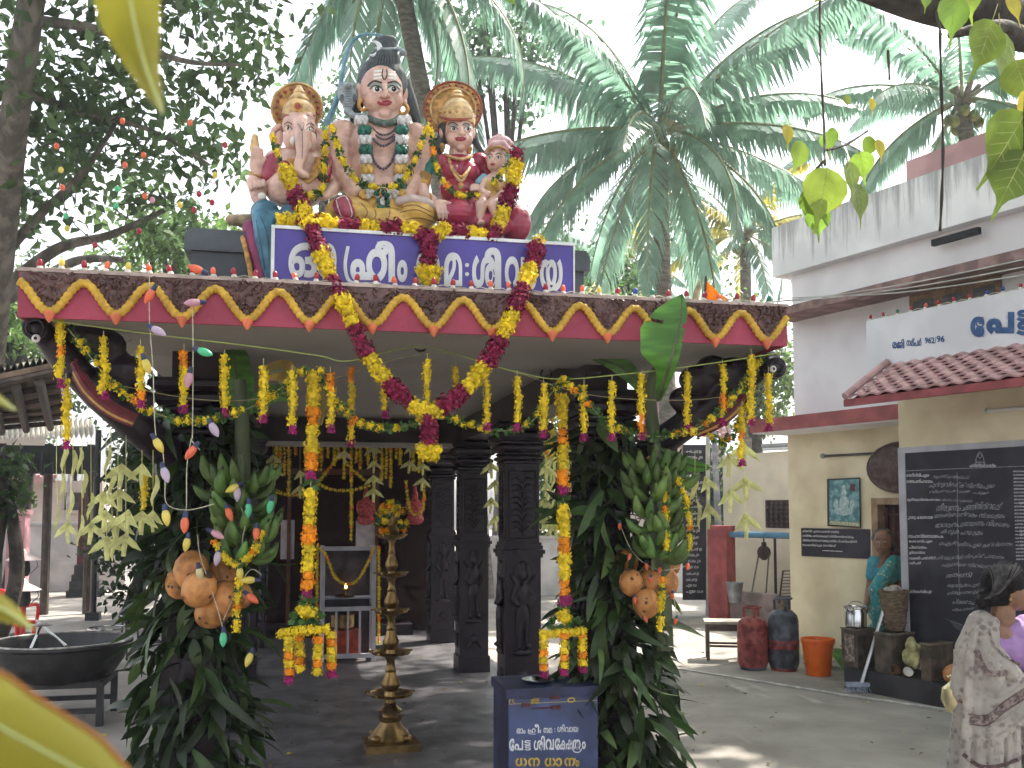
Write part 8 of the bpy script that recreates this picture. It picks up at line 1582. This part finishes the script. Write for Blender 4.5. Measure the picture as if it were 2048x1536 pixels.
for q in ([V3(1640, 70, 3.5), V3(1643, 160, 3.4), V3(1648, 250, 3.35), V3(1650, 330, 3.2)], [V3(1655, 300, 3.3), V3(1690, 290, 3.35), V3(1735, 262, 3.45)], [V3(1650, 320, 3.2), V3(1620, 350, 3.2)], [V3(1640, -20, 3.6), V3(1640, 75, 3.5)], [V3(1880, 60, 3.0), V3(1882, 160, 3.0), V3(1886, 290, 3.0), V3(1884, 380, 3.0), V3(1880, 462, 3.0)], [V3(1872, 20, 3.0), V3(1882, 70, 3.0)], [V3(1776, 100, 3.2), V3(1779, 160, 3.2)], [V3(2060, 60, 2.4), V3(2052, 200, 2.3), V3(2050, 300, 2.3)]): MB().tube(crom(q, 5), [.0045+.001*math.sin(i*1.3) for i in range(5*(len(q)-1)+1)], 5).build('twig', barkd, t)
# near leaves, out of focus, on a spray just before the lens
sp = mat('near_leaf_yellow_green', (.28, .26, .035), .4, .2, 14, trans=.5); edge = mat('near_leaf_brown_edge', (.30, .12, .02), .6)
def near_leaf(label, rib, wl, wr, brown=False):
    Q = crom([D(*p) for p in rib], 8); n = len(Q)-1; vs = []; t = thing('near_leaf', label, 'leaf', Q[0], 'leaves close to the lens')
    ed = []
    for i, q in enumerate(Q):
        u = i/n; tn = (Q[min(i+1, n)]-Q[max(i-1, 0)]).normalized(); v = (q-EYE).normalized(); sd = tn.cross(v).normalized(); a = np.interp(u, [x[0] for x in wl], [x[1] for x in wl]); b = np.interp(u, [x[0] for x in wr], [x[1] for x in wr]); dq = (q-EYE).dot(FV)/F
        vs += [q-sd*a*dq+v*.01, q-sd*a*.5*dq+v*.002, q, q+sd*b*.5*dq+v*.002, q+sd*b*dq+v*.01]; ed.append(vs[-1] if brown else vs[-5])
    MB().add(vs, [(i*5+j, i*5+j+1, i*5+j+6, i*5+j+5) for i in range(n) for j in range(4)]).build('blade', sp, t); MB().tube(Q, .0008, 5).build('midrib', vein, t); MB().tube([Q[0], Q[0]+(Q[0]-Q[1]).normalized()*.12, Q[0]+(Q[0]-Q[1]).normalized()*.3+ZV*.05], [.0012, .0015, .003], 5).build('twig', barkd, t)
    if brown: MB().tube(ed, .0016, 5).build('brown_edge', edge, t)
near_leaf('blurred yellow-green leaf hanging close at the upper left', [(250, -60, .5), (268, 40, .5), (290, 130, .5), (325, 225, .5)], [(0, 75), (.35, 66), (.7, 34), (1, 1)], [(0, 70), (.4, 48), (.7, 26), (1, 1)])
near_leaf('large blurred yellow leaf with brown edge at the lower left corner', [(-160, 1330, .42), (-20, 1440, .42), (140, 1530, .42), (330, 1640, .42)], [(0, 60), (.3, 85), (.7, 70), (1, 2)], [(0, 60), (.3, 85), (.7, 70), (1, 2)], True)
near_leaf('small blurred pale leaf tip at the left edge above the cauldron', [(-80, 1175, .5), (-20, 1205, .5), (30, 1232, .5), (66, 1258, .5)], [(0, 32), (.5, 26), (1, 1)], [(0, 32), (.5, 22), (1, 1)])
near_leaf('tiny blurred leaf tip at the left edge beside the shed', [(-60, 760, .55), (-15, 790, .55), (32, 820, .55)], [(0, 22), (.5, 16), (1, 1)], [(0, 20), (.5, 12), (1, 1)])

# ================================================================== litter on the ground
rs = np.random.RandomState(2); n = 420; P = np.stack([rs.uniform(-3.5, 7.0, n), rs.uniform(4.2, 14, n), np.full(n, .012)], 1); P[:, 2] += np.where((P[:, 0] > -.85) & (P[:, 0] < 2.12), .02, 0); a = rs.uniform(0, 6.28, n)
o = link('fallen_leaves', scatter('fallen_leaves', LT, LF, P, rot_from(np.stack([np.cos(a), np.sin(a), rs.normal(0, .12, n)], 1), np.tile([0, 0, 1.], (n, 1))), rs.uniform(.02, .075, n), [mat('litter_brown', (.16, .10, .05), .8, .4, 20), mat('litter_green', (.09, .11, .03), .7, .3, 20), fy], mi=rs.choice([0, 0, 0, 1, 2], n))); tag(o, 'scattered dry leaves and petals lying on the yard floor', kind='stuff')
# ================================================================== thin volume added to stand in for lens glare
hm = bpy.data.materials.new('glare_haze'); hm.use_nodes = True; nt = hm.node_tree; nt.nodes.clear(); out = nt.nodes.new('ShaderNodeOutputMaterial'); pv = nt.nodes.new('ShaderNodeVolumePrincipled')
pv.inputs['Color'].default_value = (.86, .93, 1, 1); pv.inputs['Density'].default_value = GLARE_HAZE; pv.inputs['Anisotropy'].default_value = .35; nt.links.new(pv.outputs[0], out.inputs['Volume'])
o = MB().span((-75, -16, -1), (75, 80, 24)).build('haze', hm, None, False); tag(o, 'thin pale haze volume added over the whole yard in place of lens glare', kind='stuff')
